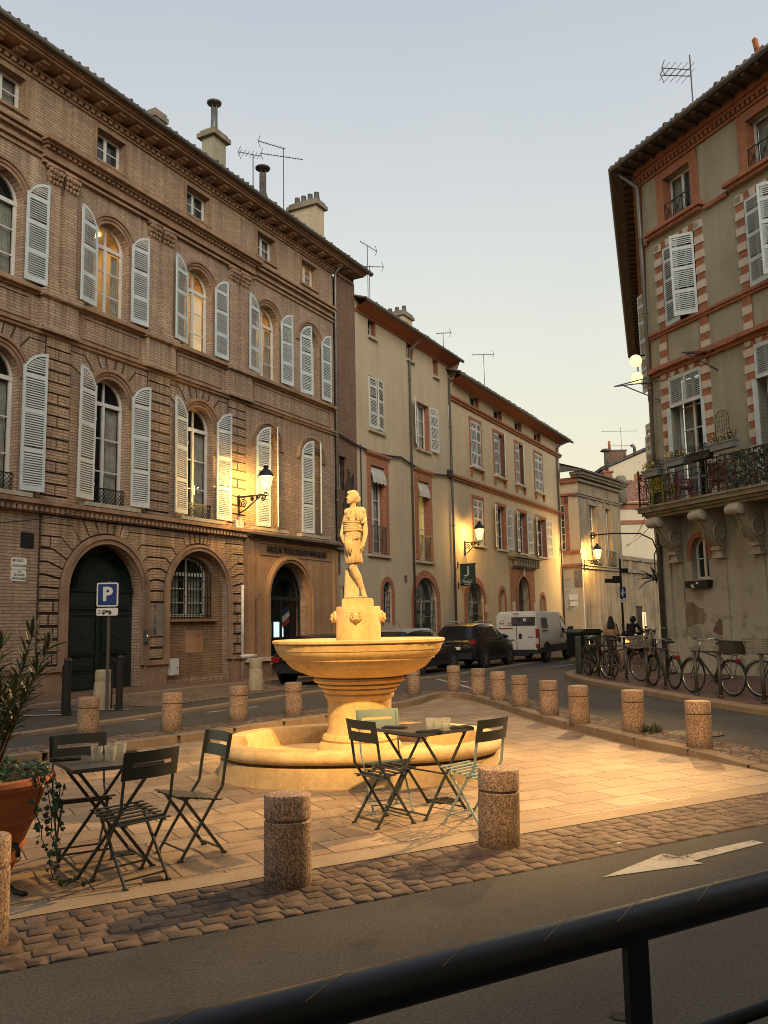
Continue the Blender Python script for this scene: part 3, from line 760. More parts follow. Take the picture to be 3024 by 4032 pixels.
def iron_panel(parent, x0,x1,z0,z1,y,mat='black_iron',name='window_railing', style='lattice'):
    mb = MB(); r = .011
    mb.box(x0,x1,y-.015,y+.015,z1-.03,z1); mb.box(x0,x1,y-.012,y+.012,z0,z0+.02)
    if style == 'lattice':
        s = .11; n = int((x1-x0+z1-z0)/s)+1
        for k in range(-n,n):
            for sg in (1,-1):
                pts=[]
                a = x0+k*s; 
                # line x = a + sg*(z-z0)
                zs_ = [z0,z1]; p0=(a,z0); p1=(a+sg*(z1-z0),z1)
                xa,za = p0; xb,zb = p1
                def clip(t): return (xa+(xb-xa)*t, za+(zb-za)*t)
                t0,t1 = 0,1
                dx = xb-xa
                ta=(x0-xa)/dx; tb=(x1-xa)/dx
                t0=max(t0,min(ta,tb)); t1=min(t1,max(ta,tb))
                if t1-t0>.05:
                    q0=clip(t0); q1=clip(t1); mb.bar((q0[0],y,q0[1]),(q1[0],y,q1[1]),.012,.012,(0,1,0))
    elif style == 'bars':
        n = max(2,int((x1-x0)/.11))
        for i in range(n+1):
            x = x0+(x1-x0)*i/n; mb.box(x-.009,x+.009,y-.009,y+.009,z0,z1)
        for i in range(0,n,2):
            x = x0+(x1-x0)*(i+1)/n
            mb.tube([(x+.05*math.cos(t),y,z1-.1+.05*math.sin(t)) for t in [k*PI/5 for k in range(11)]],.006,4)
    else:  # crossed circles
        n = max(2,int((x1-x0)/.33))
        for i in range(n+1):
            x = x0+(x1-x0)*i/n; mb.box(x-.01,x+.01,y-.01,y+.01,z0,z1)
        for i in range(n):
            a = x0+(x1-x0)*i/n; b = x0+(x1-x0)*(i+1)/n
            mb.bar((a,y,z0),(b,y,z1),.013,.013,(0,1,0)); mb.bar((a,y,z1),(b,y,z0),.013,.013,(0,1,0))
            c = ((a+b)/2,(z0+z1)/2); mb.tube([(c[0]+.05*math.cos(t),y,c[1]+.05*math.sin(t)) for t in [k*PI/5 for k in range(11)]],.012,4)
    return mb.build(name, M[mat], parent)
def tile_roof(parent, x0,x1, ye, ze, depth, slope, mat='roof_tile', pitch=.25, name='roof', hips=(0,0), thick=.05):
    """corrugated canal-tile slope: eave at y=ye,z=ze, going back 'depth'"""
    mb = MB(); n = int((x1-x0)/pitch); k = 6; cols = []
    rr = random.Random(int(x0*10))
    for i in range(n):
        r = .075+rr.uniform(-.008,.012); dy = rr.uniform(-.05,.03)
        for j in range(k):
            t = j/k; x = x0+(i+t)*pitch
            h = r*math.sin(PI*t*2) if t < .5 else -.03*math.sin(PI*(t-.5)*2)
            cols.append((x,h,dy if t < .5 else 0))
    cols.append((x1,0,0)); nr = 7; tn = math.tan(slope)
    V = []
    for (x,h,dy) in cols:
        for q in range(nr):
            d = depth*q/(nr-1); y = ye+d+(dy if q == 0 else 0); xx = x
            if hips[0]: xx = max(x, x0+d*hips[0])
            if hips[1]: xx = min(xx, x1-d*hips[1])
            V.append((xx,y,ze+d*tn+h))
    m = len(cols)
    F = [(a*nr+q,a*nr+q+1,(a+1)*nr+q+1,(a+1)*nr+q) for a in range(m-1) for q in range(nr-1)]
    o = len(V)
    for (x,h,dy) in cols: V.append((x,ye+dy,ze-thick))
    F += [(a*nr,(a+1)*nr,o+a+1,o+a) for a in range(m-1)]
    mb.add(V,F)
    return mb.build(name, M[mat], parent)
def drainpipe(parent, x, y, z0, z1, r=.05, mat='zinc', top=None):
    mb = MB(); pts = [(x,y,z0),(x,y,z1)]
    if top: pts += top
    mb.tube(pts, r, 10)
    z = z0+1.2
    while z < z1: mb.tube([(x,y,z-.03),(x,y,z+.03)], r*1.35, 10); z += 2.4
    return mb.build('drainpipe', M[mat], parent, True)
def archivolt(mb, cx, hw, zs, bands, zb=None, n=18, rise=None):
    """bands: (r_in, r_out, proud) ; radii relative to hw"""
    for a,b,p in bands:
        ri = (rise if rise is not None else hw)
        inn = arch(cx,hw+a,zs,n,ri+a); out = arch(cx,hw+b,zs,n,ri+b)
        if zb is not None:
            inn = [(cx-hw-a,zb)]+inn+[(cx+hw+a,zb)]; out = [(cx-hw-b,zb)]+out+[(cx+hw+b,zb)]
        mb.band(inn,out,-p,.02)
def shrink(poly, g):
    cx = sum(p[0] for p in poly)/len(poly); cz = sum(p[1] for p in poly)/len(poly)
    out = []
    for x,z in poly:
        d = math.hypot(x-cx,z-cz)
        wx = max(abs(p[0]-cx) for p in poly); wz = max(abs(p[1]-cz) for p in poly)
        out.append((cx+(x-cx)*(1-g/max(wx,.02)), cz+(z-cz)*(1-g/max(wz,.02))))
    return out
def rusticate(mb, xl, cx, R1, zs, ztop, courses, R2, side=-1, p=.045, g=.036, split=True, zbase=0):
    """stone courses from the outer strip xl to the arch (left side for side=-1), kinked to the voussoirs"""
    th = []
    X = lambda r,a: cx+side*r*math.cos(a)
    k = 0
    cs = courses
    for i in range(len(cs)-1):
        z0,z1 = cs[i],cs[i+1]
        if z1 <= zs+.02:
            poly = [(xl,z0),(cx+side*R1,z0),(cx+side*R1,z1),(xl,z1)]
        else:
            def pts(z):
                s = (z-zs)/R2
                if s <= 0: return [(cx+side*R1,z)]
                if s >= .97: s = .97
                a = math.asin(s); return [(X(R2,a),z),(X(R1,a),zs+R1*math.sin(a))]
            if (z1-zs)/R2 > .97: break
            b0 = pts(z0); b1 = pts(z1)
            poly = [(xl,z0)]+b0+b1[::-1]+[(xl,z1)]
        # vertical split of each course
        mid = xl+(.5 if i%2 else .72)*(cx+side*R1-xl) if split and z1 <= zs+R2*.75 else None
        if mid is not None:
            xm = xl+(.32 if i%2 else .62)*abs(cx+side*R1-xl)*(-side)*1 if False else mid
            P1 = [(xl,z0),(mid,z0),(mid,z1),(xl,z1)]
            P2 = [(mid,z0)]+poly[1:-1]+[(mid,z1)]
            if (z1 <= zs+.02) or all((q[0]-mid)*(-side) > .03 for q in poly[1:-1]):
                mb.prism(shrink(P1,g),-p,.0); mb.prism(shrink(P2,g),-p,.0)
            else: mb.prism(shrink(poly,g),-p,0)
        else: mb.prism(shrink(poly,g),-p,0)
        k = i+1
    # crown wedges
    zl = cs[k]; s = min(.97,(zl-zs)/R2); a0 = math.asin(max(0,s)); m = 3
    for i in range(m):
        a = a0+(PI/2-a0)*i/m; b = a0+(PI/2-a0)*(i+1)/m
        def top(t):
            x = R2*math.cos(t)
            return (cx+side*x*1.05, ztop) if True else None
        q = [(X(R1,a),zs+R1*math.sin(a)), (X(R2,a),zl) if i == 0 else top(a)]
        if i == 0: q += [(xl,zl),(xl,ztop)] if abs(xl-cx) > R2*math.cos(a0) and ztop-zl > .12 and i == 0 else []
        q += [top(b) if i < m-1 else (cx,ztop), (X(R1,b),zs+R1*math.sin(b))]
        mb.prism(shrink(q,g*1.2),-p,0)

# ------------------------------------------------------------------ the long brick building on the left
A0 = NL*OFF
A = thing('brick_building', 'long pink brick town house with arched windows and an arched dark green door', 'building', A0, RZL)
UL, UR = 8.0, 26.75
ATT = [(12.35,.5),(15.58,.5),(19.06,.52),(22.5,.5),(25.12,.5)]
F2 = [(12.32,.61),(15.69,.60),(19.13,.615),(22.58,.62),(25.12,.62)]; ZS2, ZB2 = 11.62, 9.72
F1 = [(12.35,.63),(15.75,.63),(19.2,.64),(22.55,.62),(25.15,.62)]; ZS1, ZB1 = 7.42, 4.78
DOOR = (15.72,1.2); ZSD = 2.58
ARC = (19.24,1.26); ZSA = 2.60
SHOP = (23.6,1.12); ZSS = 2.6
holes = [rect(c-h,c+h,13.80,14.66) for c,h in ATT]+[arch_poly(c,h,ZB2,ZS2) for c,h in F2]+[arch_poly(c,h,ZB1,ZS1) for c,h in F1]
holes += [arch_poly(DOOR[0],DOOR[1],.12,ZSD,20), arch_poly(ARC[0],ARC[1],.3,ZSA,20), arch_poly(SHOP[0],SHOP[1],.62,ZSS,20)]
wl = MB(); wl.plate(rect(UL,UR,-.1,15.0), holes, 0, .38)
wl.box(UL,UL+.3,.02,8,-.1,15.0); wl.build('wall', M['brick'], A)
# right gable end of the tall building (seen above the lower neighbours)
# mouldings
tr = MB()
def course(z0,z1,p,u0=UL,u1=UR): tr.box(u0,u1,-p,.01,z0,z1)
course(4.37,4.44,.07); course(4.56,4.66,.22); course(4.50,4.56,.15)
for i in range(int((UR-UL)/.15)): tr.box(UL+i*.15,UL+i*.15+.085,-.17,.01,4.40,4.50)
course(8.62,8.70,.07); course(8.70,8.76,.12)
course(9.52,9.58,.06); course(9.58,9.68,.16)
course(12.93,13.0,.05); course(13.08,13.14,.08); course(13.3,13.38,.12); course(13.42,13.5,.18)
# the forward break with the heavier entablature
b0,b1 = 13.38,21.75
tr.box(b0,b1,-.10,.01,12.86,12.93); tr.box(b0,b1,-.16,.01,12.98,13.06); tr.box(b0+.02,b1-.02,-.14,.01,13.06,13.22); tr.box(b0-.05,b1+.05,-.27,.01,13.28,13.34); tr.box(b0-.1,b1+.1,-.38,.01,13.34,13.47)
for i in range(int((b1-b0)/.16)): tr.box(b0+i*.16,b0+i*.16+.09,-.22,.01,13.2,13.28)
# main cornice
course(14.84,14.9,.05); course(15.0,15.05,.14)
for i in range(int((UR+1.6-UL)/.2)): tr.box(UL+i*.2,UL+i*.2+.11,-.11,.01,14.9,15.0)
for i in range(int((UR+1.6-UL)/.62)):
    u = UL+i*.62
    tr.box(u,u+.26,-.30,.01,15.05,15.17); tr.box(u+.03,u+.23,-.42,-.30,15.09,15.17)
tr.box(UL,28.3,-.52,.3,15.17,15.23); tr.box(UL,28.35,-.58,.3,15.23,15.30); tr.box(UL,28.4,-.64,.3,15.30,15.38)
tr.build('cornices', M['brick_trim'], A)
# pilasters with leafy capitals
for (a,b) in ((13.55,13.92),(14.06,14.44),(16.98,17.36),(17.52,17.92),(20.5,20.9),(21.06,21.46)):
    pb = MB(); pb.box(a,b,-.09,.01,9.68,12.42); pb.box(a-.04,b+.04,-.12,.01,9.68,9.86); pb.box(a-.02,b+.02,-.11,.01,9.86,9.98)
    pb.build('pilaster', M['brick'], A)
    cp = MB(); rr = random.Random(int(a*100))
    cp.box(a-.05,b+.05,-.17,.01,12.78,12.87); cp.box(a+.02,b-.02,-.08,.01,12.42,12.78)
    for row,(zz,ex) in enumerate(((12.46,.02),(12.58,.05),(12.69,.09))):
        for k in range(4+row):
            x = a-.02+(b-a+.04)*(k+.5)/(4+row)
            cp.ball((x,-.09-ex,zz+rr.uniform(-.01,.02)),(.045,.05,.07),6,4)
    for s in (a,b): cp.tube([(s+.05*math.cos(t)*(1-t/9),-.16,12.70+.055*math.sin(t)*(1-t/9)) for t in [i*.7 for i in range(10)]],.02,5)
    cp.build('capital', M['brick_trim'], A, True)
# pedestals under the pilasters, panels under the windows
for a,b in ((13.45,14.5),(16.9,18.0),(20.42,21.55)):
    pd = MB(); pd.box(a,b,-.16,.01,8.78,9.52); pd.box(a-.06,b+.06,-.26,.01,9.52,9.68); pd.box(a-.03,b+.03,-.2,.01,8.70,8.80); pd.build('pedestal', M['brick'], A)
for a,b in ((14.75,16.7),(18.2,20.2),(11.2,13.2),(21.8,26.5)):
    pd = MB()
    for (x0,x1,z0,z1) in ((a,b,9.4,9.44),(a,b,8.86,8.9),(a,a+.04,8.9,9.4),(b-.04,b,8.9,9.4)): pd.box(x0,x1,-.03,.01,z0,z1)
    pd.build('apron_panel', M['brick_trim'], A)
# archivolts and surrounds, one part per opening
for c,h in F2:
    av = MB(); archivolt(av,c,h,ZS2,((.09,.17,.05),(.17,.24,.09),(.0,.09,.02))); av.build('window_surround', M['brick_trim'], A); av = MB(); av.box(c-h-.25,c+h+.25,-.1,.3,9.66,9.72); av.build('window_sill', M['stone'], A)
for c,h in F1:
    av = MB(); archivolt(av,c,h,ZS1,((.09,.17,.05),(.17,.25,.10),(.0,.09,.02))); av.build('window_surround', M['brick_trim'], A); av = MB(); av.box(c-h-.3,c+h+.3,-.22,.3,4.68,4.78); av.build('window_sill', M['stone'], A)
av = MB(); archivolt(av,DOOR[0],DOOR[1],ZSD,((.02,.14,.10),(.14,.24,.14)),.75,24); av.build('door_surround', M['brick_trim'], A)
av = MB(); archivolt(av,ARC[0],ARC[1],ZSA,((.0,.1,.08),(.1,.17,.11)),.75,24); av.build('arch_surround', M['brick_trim'], A)
for c,h in ATT:
    av = MB()
    for (x0,x1,z0,z1) in ((c-h-.09,c+h+.09,14.66,14.74),(c-h-.09,c-h,13.80,14.66),(c+h,c+h+.09,13.80,14.66)): av.box(x0,x1,-.035,.02,z0,z1)
    av.box(c-h-.1,c+h+.1,-.06,.02,13.73,13.80); av.build('window_surround', M['brick_trim'], A)
for a,b in ((UL,14.3),(17.05,17.85),(20.68,21.3)):
    av = MB(); av.box(a,b,-.16,.01,.74,.86); av.box(a,b,-.1,.01,-.1,.74); av.build('plinth', M['brick_trim'], A)
# rusticated ground floor and quoins
jb = MB(); jb.plate(rect(13.66,21.3,.86,4.37),[arch_poly(DOOR[0],DOOR[1]+.2,.861,ZSD,20),arch_poly(ARC[0],ARC[1]+.14,.861,ZSA,20)],-.006,.006)
for a,b in ((13.66,14.45),(17.05,17.95),(20.5,21.4)): jb.plate(rect(a,b,4.80,8.60),[],-.004,.004)
jb.build('masonry_joints', M['joint'], A)  # dark mortar sheet behind the blocks, with groove shade put into its colour
rb = MB(); cs_ = [.88+.30*i for i in range(13)]
rusticate(rb,13.68,DOOR[0],DOOR[1]+.25,ZSD,4.36,cs_,1.95,-1)
rusticate(rb,17.53,DOOR[0],DOOR[1]+.25,ZSD,4.36,cs_,1.76,1,split=False)
rusticate(rb,17.49,ARC[0],ARC[1]+.18,ZSA,4.36,cs_,1.72,-1,p=.031,split=False)
rusticate(rb,21.28,ARC[0],ARC[1]+.18,ZSA,4.36,cs_,1.95,1)
for a,b in ((13.68,14.43),(17.07,17.93),(20.52,21.38)):
    z = 4.82; k = 0
    while z < 8.5:
        z1 = z+.272
        if k%2: rb.prism(shrink([(a,z),(b,z),(b,z1),(a,z1)],.022),-.04,0)
        else:
            m_ = (a+b)/2
            rb.prism(shrink([(a,z),(m_,z),(m_,z1),(a,z1)],.022),-.04,0); rb.prism(shrink([(m_,z),(b,z),(b,z1),(m_,z1)],.022),-.04,0)
        z = z1; k += 1
rb.build('rusticated_blocks', M['brick_block'], A)
# grooves of the flat voussoirs over the first-floor windows
for c,h in F1[:3]:
    vg = MB()
    for a in (28,50,68,82,98,112,130,152):
        t = rad(a); r0 = h+.27; r1 = h+.62+.25*abs(math.cos(t))**2
        p0 = (c+r0*math.cos(t),-.004,ZS1+r0*math.sin(t)); p1 = (c+r1*math.cos(t),-.004,min(8.58,ZS1+r1*math.sin(t)))
        vg.bar(p0,p1,.034,.012,(0,1,0))
        if abs(math.cos(t)) > .45:
            s = 1 if math.cos(t) > 0 else -1
            vg.bar(p1,(c+s*(h+.72),-.004,p1[2]),.012,.022,(0,0,1))
    vg.build('voussoir_joints', M['joint'], A)
# windows
for i,(c,h) in enumerate(ATT):
    window(A,c,h-.0,13.80,14.66,.24,False,bars=(.55,),lit='lit' if i == 4 else None,curtain=(i in (0,3)))
for i,(c,h) in enumerate(F2): window(A,c,h,ZB2,ZS2,.26,True,bars=(.33,.66),lit='lit' if i in (1,3) else ('lit_pale' if i == 2 else None),curtain=(i == 0))
for i,(c,h) in enumerate(F1): window(A,c,h,ZB1,ZS1,.26,True,bars=(.34,.66),curtain=True)
w = .62
for i,(c,h) in enumerate(F2):
    if i < 4:
        leaf(A,h,ZS2-ZB2,h,-1,(c-h,-.13,ZB2+.03),rad(9)); leaf(A,h,ZS2-ZB2,h,1,(c+h,-.13,ZB2+.03),rad(-3))
    else:
        leaf(A,h,ZS2-ZB2,h,1,(c-h,-.03,ZB2+.03),rad(-6)); leaf(A,h,ZS2-ZB2,h,1,(c+h,-.13,ZB2+.03),rad(-3))
for i,(c,h) in enumerate(F1):
    if i < 3:
        leaf(A,h,ZS1-ZB1,h,-1,(c-h,-.14,ZB1+.05),rad(10)); leaf(A,h,ZS1-ZB1,h,1,(c+h,-.14,ZB1+.05),rad(-3))
        iron_panel(A,c-h+.03,c+h-.03,4.8,5.22,.06)
    else:
        leaf(A,h,ZS1-ZB1,h,1,(c-h,-.02,ZB1+.06),rad(-7)); leaf(A,h,ZS1-ZB1,h,-1,(c+h,-.0,ZB1+.06),rad(35))
# big door
dr = MB(); c,h = DOOR
dr.prism(arch_poly(c,h,.12,ZSD,20),.27,.36)
for s in (-1,1):
    a = c+s*.06; b = c+s*(h-.08); x0,x1 = sorted((a,b))
    for z0,z1 in ((.2,.62),(.72,1.0),(1.08,1.98),(2.2,2.58)):
        dr.box(x0+.08,x1-.08,.20,.275,z0,z1); dr.box(x0+.15,x1-.15,.18,.21,z0+.07,z1-.07)
    dr.box(x0,x1,.24,.31,2.04,2.1); dr.box(x0,x1,.24,.31,.64,.68); dr.box(x0,x1,.25,.31,.14,.18)
dr.box(c-.05,c+.05,.235,.31,.14,2.62); dr.box(c-h+.02,c+h-.02,.22,.31,2.62,2.74)
archivolt(dr,c,h-.32,ZSD+.1,((0,.06,-.25),)); 
dd = dr.build('double_door', M['door_green'], A)
hd = MB()
for s in (-1,1): hd.tube([(c+s*.5,.2,1.62),(c+s*.5+.03,.17,1.56),(c+s*.5,.17,1.50),(c+s*.5-.03,.17,1.56),(c+s*.5,.2,1.62)],.014,6); hd.ball((c+s*.5,.21,1.63),.03)
hd.build('door_knocker', M['black_iron'], dd)
# blind arch with the barred window
bl = MB(); c,h = ARC
bl.plate(arch_poly(c,h+.02,.28,ZSA,20),[arch_poly(c-.15,.84,1.98,3.2,12,.5)],.16,.26); bl.box(c-1.1,c+.95,.04,.2,1.86,1.93)
bl.build('blind_arch_infill', M['rough_arch'], A)
window(A,c-.15,.82,2.0,3.2,.38,True,rise=.48,bars=(.33,.66),curtain=True)
gb = MB()
for i in range(14):
    x = c-.97+i*1.64/13; gb.box(x-.010,x+.010,.11,.13,1.96,3.2+.48*math.sqrt(max(0,1-((x-c+.15)/.84)**2)))
for z in (2.02,2.55,3.0): gb.box(c-.99,c+.69,.105,.125,z-.01,z+.01)
for i in range(13):
    x = c-.9+i*1.56/13; gb.tube([(x+.04*math.cos(t),.14,2.07+.04*math.sin(t)) for t in [k*PI/3 for k in range(7)]],.007,4)
gb.build('window_grille', M['black_iron'], A)
pt = MB(); pt.box(c-.38,c+.38,.154,.17,.98,1.62); pt.build('plaster_patch', M['shop_stone'], A)
# roof
tile_roof(A,UL,28.42,-.72,15.40,6.0,rad(19))
gt = MB(); gt.tube([(UL,-.70,15.36),(28.3,-.70,15.36)],.07,8); gt.tube([(28.3,-.70,15.37),(28.52,-.74,15.3)],.085,8); gt.build('gutter', M['dark_pipe'], A, True)
gw = MB(); gw.add([(28.35,0,13),(28.35,6,13),(28.35,6,17.4),(28.35,0,15.2)],[(0,1,2,3)]); gw.add([(UL,6,0),(28.35,6,0),(28.35,6,17.4),(UL,6,17.4)],[(0,1,2,3)]); gw.build('gable_wall', M['rough_brick'], A)
drainpipe(A,26.78,-.1,.2,14.7,.055,'zinc',[(26.78,-.12,14.9),(26.78,-.55,15.3)])
# chimneys of the brick building (on its roof)
def chimney(parent, u0,u1,v0,v1,z0,z1,mat,cap=.12,pots=0,potmat='dark_pipe',name='chimney',pipe=None,bandz=None):
    mb = MB(); mb.box(u0,u1,v0,v1,z0,z1); ch = mb.build(name, M[mat], parent)
    cb = MB(); cb.box(u0-cap,u1+cap,v0-cap,v1+cap,z1,z1+.16); cb.box(u0-cap*.4,u1+cap*.4,v0-cap*.4,v1+cap*.4,z1+.16,z1+.28); cb.build('chimney_cap', M['grey_stone'], ch)
    if pots:
        for i in range(pots):
            pb = MB(); yv = v0+(v1-v0)*(i+.5)/pots; pb.lathe([(.13,0),(.15,.06),(.13,.1),(.10,.34),(.115,.38)],10,((u0+u1)/2,yv,z1+.28)); pb.build('chimney_pot', M[potmat], ch, True)
    if pipe:
        x,y,zp,r,mm = pipe
        pb = MB(); pb.lathe([(r*1.9,0),(r*1.2,.2),(r,.35),(r,zp-z1-.5)],12,(x,y,z1+.22)); pb.lathe([(r*2.1,zp-z1-.32),(r*2.2,zp-z1-.27),(r*.6,zp-z1-.15)],12,(x,y,z1+.22))
        for k in range(4): pb.box(x-.01+r*.8*math.cos(k*PI/2),x+.01+r*.8*math.cos(k*PI/2),y-.01+r*.8*math.sin(k*PI/2),y+.01+r*.8*math.sin(k*PI/2),zp-.4,zp-.05)
        pb.build('flue_pipe', M[mm], ch, True)
    return ch
chimney(A,21.95,22.62,1.8,2.32,15.6,18.55,'grey_render',.13,pipe=(22.28,2.05,20.05,.12,'zinc'))
chimney(A,19.1,19.6,1.8,2.2,15.6,17.7,'grey_render',.06)
chimney(A,24.55,25.15,1.6,2.1,15.6,17.2,'grey_render',.05,pipe=(24.8,1.8,18.75,.13,'roof_tile'))
chimney(A,27.7,28.28,1.3,2.55,15.6,18.4,'cream',.12,pots=4)
# shop front panel (smooth stone) with arch
sf = MB(); sf.plate(rect(21.33,26.66,.62,4.48),[arch_poly(SHOP[0],SHOP[1]+.02,.621,ZSS,22)],-.14,.2)
sf.box(21.33,21.34,-.14,.01,.62,4.48); sf.box(26.65,26.66,-.14,.01,.62,4.48)
archivolt(sf,SHOP[0],SHOP[1],ZSS,((.02,.12,.20),(.12,.2,.25),(.2,.25,.18)),.63,24)
for x in (21.5,21.72,26.3,26.5): sf.box(x,x+.1,-.2,-.135,.8,4.3)
sf.box(21.95,26.15,-.17,-.135,4.28,4.33); sf.box(21.95,26.15,-.17,-.135,3.92,3.95)
sf.build('shop_front', M['shop_stone'], A)
for q_ in ((21.2,22.45,-.3,.0,.62,.74),(24.75,26.7,-.3,.0,.62,.74),(22.4,24.8,-.22,.3,.5,.62)): ss = MB(); ss.box(*q_); ss.build('shop_sill', M['white_stone'], A)
for a_,b_ in ((21.3,22.5),(24.7,26.7)): sp_ = MB(); sp_.box(a_,b_,-.2,.0,-.1,.62); sp_.build('shop_plinth', M['rough_arch'], A)
st_ = MB(); st_.box(22.5,24.7,-.16,.3,-.1,.5); st_.box(22.5,24.7,-.5,-.16,-.1,.3); st_.build('shop_steps', M['asphalt_red'], A)
cn = MB(); cn.box(21.25,26.75,-.42,.0,4.50,4.57); cn.box(21.28,26.72,-.32,.0,4.46,4.5); cn.build('shop_canopy', M['zinc'], A)
sd = MB(); c,h = SHOP
sd.band(arch_poly(c,h-.07,.62,ZSS,18),arch_poly(c,h,.62,ZSS,18),.2,.26); sd.box(c-h,c+h,.19,.27,2.52,2.64); sd.box(c-.04,c+.04,.2,.26,.62,2.55); sd.box(c-h,c+h,.2,.26,.62,.8)
archivolt(sd,c-.15,.5,2.66,((0,.06,-.2),))
sdo = sd.build('shop_door', M['door_green'], A)
gp = MB(); gp.add([(x,.23,z) for x,z in arch_poly(c,h-.06,.7,ZSS,18)],[tuple(range(21))]); gp.build('pane', M['glass_clear'], sdo)
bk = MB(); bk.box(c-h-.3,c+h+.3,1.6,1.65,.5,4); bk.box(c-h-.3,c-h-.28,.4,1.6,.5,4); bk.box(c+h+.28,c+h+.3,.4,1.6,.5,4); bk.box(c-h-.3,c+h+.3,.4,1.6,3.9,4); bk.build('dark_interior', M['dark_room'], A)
letter = text('GROUPE TOULOUSAIN IMMOBILIER', .27, M['joint'], A, 'shop_lettering', Matrix.Translation((24.05,-.19,4.12)), .02, sx=.82)

# narrow rough brick house
Bn = thing('narrow_brick_house', 'narrow rough old brick house front between the drainpipe and the cream plastered house', 'house', A0, RZL)
wb = MB(); wb.plate(rect(26.86,28.36,-.1,15.0),[rect(26.98,27.58,6.63,7.92),rect(26.95,27.9,-.05,3.05)],-.02,.4); wb.build('wall', M['rough_brick'], Bn)
window(Bn,27.28,.3,6.63,7.92,.3,False,bars=(.5,),name='barred_window')
gb = MB()
for i in range(6): gb.box(27.0+i*.112-.008,27.0+i*.112+.008,.1,.12,6.63,7.92)
for z in (6.9,7.3,7.7): gb.box(26.98,27.58,.095,.115,z-.012,z+.012)
gb.build('window_grille', M['black_iron'], Bn)
po = MB(); po.box(26.6,26.94,-.18,.0,-.1,3.05); po.box(27.92,28.3,-.18,.0,-.1,3.05); po.box(26.55,28.34,-.2,.0,3.05,3.45); po.box(26.5,28.36,-.12,.0,3.45,4.38); po.box(26.45,28.38,-.3,.0,4.38,4.5); po.build('stone_portal', M['stone'], Bn)
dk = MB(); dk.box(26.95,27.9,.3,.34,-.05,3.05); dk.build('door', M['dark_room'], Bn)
vn = MB(); rr = random.Random(5)
for k in range(5):
    x = 26.7+rr.random()*.3; pts = [(x,-.12,4.5)]
    for i in range(10): pts.append((min(28.2,max(26.6,pts[-1][0]+rr.uniform(-.06,.22))),-.1+rr.uniform(-.02,.02),pts[-1][2]+rr.uniform(.1,.4)))
    vn.tube(pts,.03,5)
vn.build('facade_cables', M['cable'], Bn)

# ------------------------------------------------------------------ first cream house
B = thing('cream_house', 'cream plastered house with brick-framed tall windows, next to the brick building', 'house', A0, RZL)
b0,b1 = 28.38,37.32
def rframe(mb, x0,x1,z0,z1,w,p,top=None,sill=0):
    mb.box(x0-w,x0,-p,.02,z0,z1); mb.box(x1,x1+w,-p,.02,z0,z1); mb.box(x0-w,x1+w,-p-.002,.02,z1,z1+(top or w))
    if sill: mb.box(x0-w-.05,x1+w+.05,-p-.06,.05,z0-sill,z0)
hs = [rect(29.45,30.1,13.25,14.1),rect(32.9,33.53,13.2,14.05),rect(35.62,36.2,13.12,13.97),
      rect(29.42,30.62,9.42,11.6),rect(33.68,35.05,9.38,11.5),
      rect(29.42,30.62,4.45,7.95),rect(33.66,34.8,4.42,7.92),
      arch_poly(30.68,.38,1.72,2.95,12,.42),arch_poly(34.25,1.12,1.28,2.65,16,1.0)]
wb = MB(); wb.plate(rect(b0,b1,-.1,14.5),hs,0,.36); wb.box(b0,b0+.2,.02,6,-.1,14.5); wb.build('wall', M['cream'], B)
for (x0,x1,z0,z1) in ((29.42,30.62,4.45,7.95),(33.66,34.8,4.42,7.92)):
    bm_ = MB(); rframe(bm_,x0,x1,z0,z1,.28,.045,.42); bm_.box(x0-.4,x1+.4,-.14,.02,z1+.42,z1+.52); bm_.box(x0-.34,x1+.34,-.09,.02,z1+.36,z1+.42)
    bm_.box(x0,x0+.02,.005,.36,z0,z1); bm_.box(x1-.02,x1,.005,.36,z0,z1); bm_.build('brick_surround', M['red_brick'], B)
for (x0,x1,z0,z1) in ((29.45,30.1,13.25,14.1),(32.9,33.53,13.2,14.05),(35.62,36.2,13.12,13.97),(29.42,30.62,9.42,11.6),(33.68,35.05,9.38,11.5)):
    bm_ = MB(); bm_.box(x1-.02,x1,.004,.36,z0,z1); bm_.box(x0,x0+.02,.004,.36,z0,z1); bm_.build('brick_reveal', M['red_brick'], B)
bm_ = MB(); archivolt(bm_,30.68,.38,2.95,((0,.2,.03),),1.66,16,.42); bm_.build('brick_surround', M['red_brick'], B)
bm_ = MB(); archivolt(bm_,34.25,1.12,2.65,((.0,.32,.035),),.2,20,1.0); bm_.build('brick_surround', M['red_brick'], B)
for (x0,x1,z) in ((29.1,30.95,4.4),(33.3,35.15,4.37),(29.4,30.15,13.25),(32.85,33.6,13.2),(35.57,36.25,13.12),(29.3,30.7,9.40),(33.6,35.1,9.36)): sl = MB(); sl.box(x0,x1,-.12,.1,z-.1,z+.005); sl.build('window_sill', M['stone'], B)
sl = MB(); sl.box(33.15,35.35,-.05,.1,.95,1.28); sl.build('window_sill', M['stone'], B)
for (x0,x1,z0,z1) in ((29.45,30.1,13.25,14.1),(32.9,33.53,13.2,14.05),(35.62,36.2,13.12,13.97)): window(B,(x0+x1)/2,(x1-x0)/2,z0,z1,.25,False,bars=(.5,))
window(B,30.02,.6,9.42,11.6,.25,False,bars=(.33,.66)); window(B,34.36,.68,9.38,11.5,.25,False,bars=(.33,.66),curtain=True)
window(B,30.02,.6,4.45,7.95,.27,False,bars=(.15,.4,.62,.82),curtain=True); window(B,34.23,.57,4.42,7.92,.27,False,bars=(.15,.4,.62,.82),lit='lit_green')
window(B,30.68,.37,1.72,2.95,.26,True,rise=.42,bars=(.5,)); window(B,34.25,1.1,1.28,2.65,.27,True,rise=1.0,bars=(.5,))
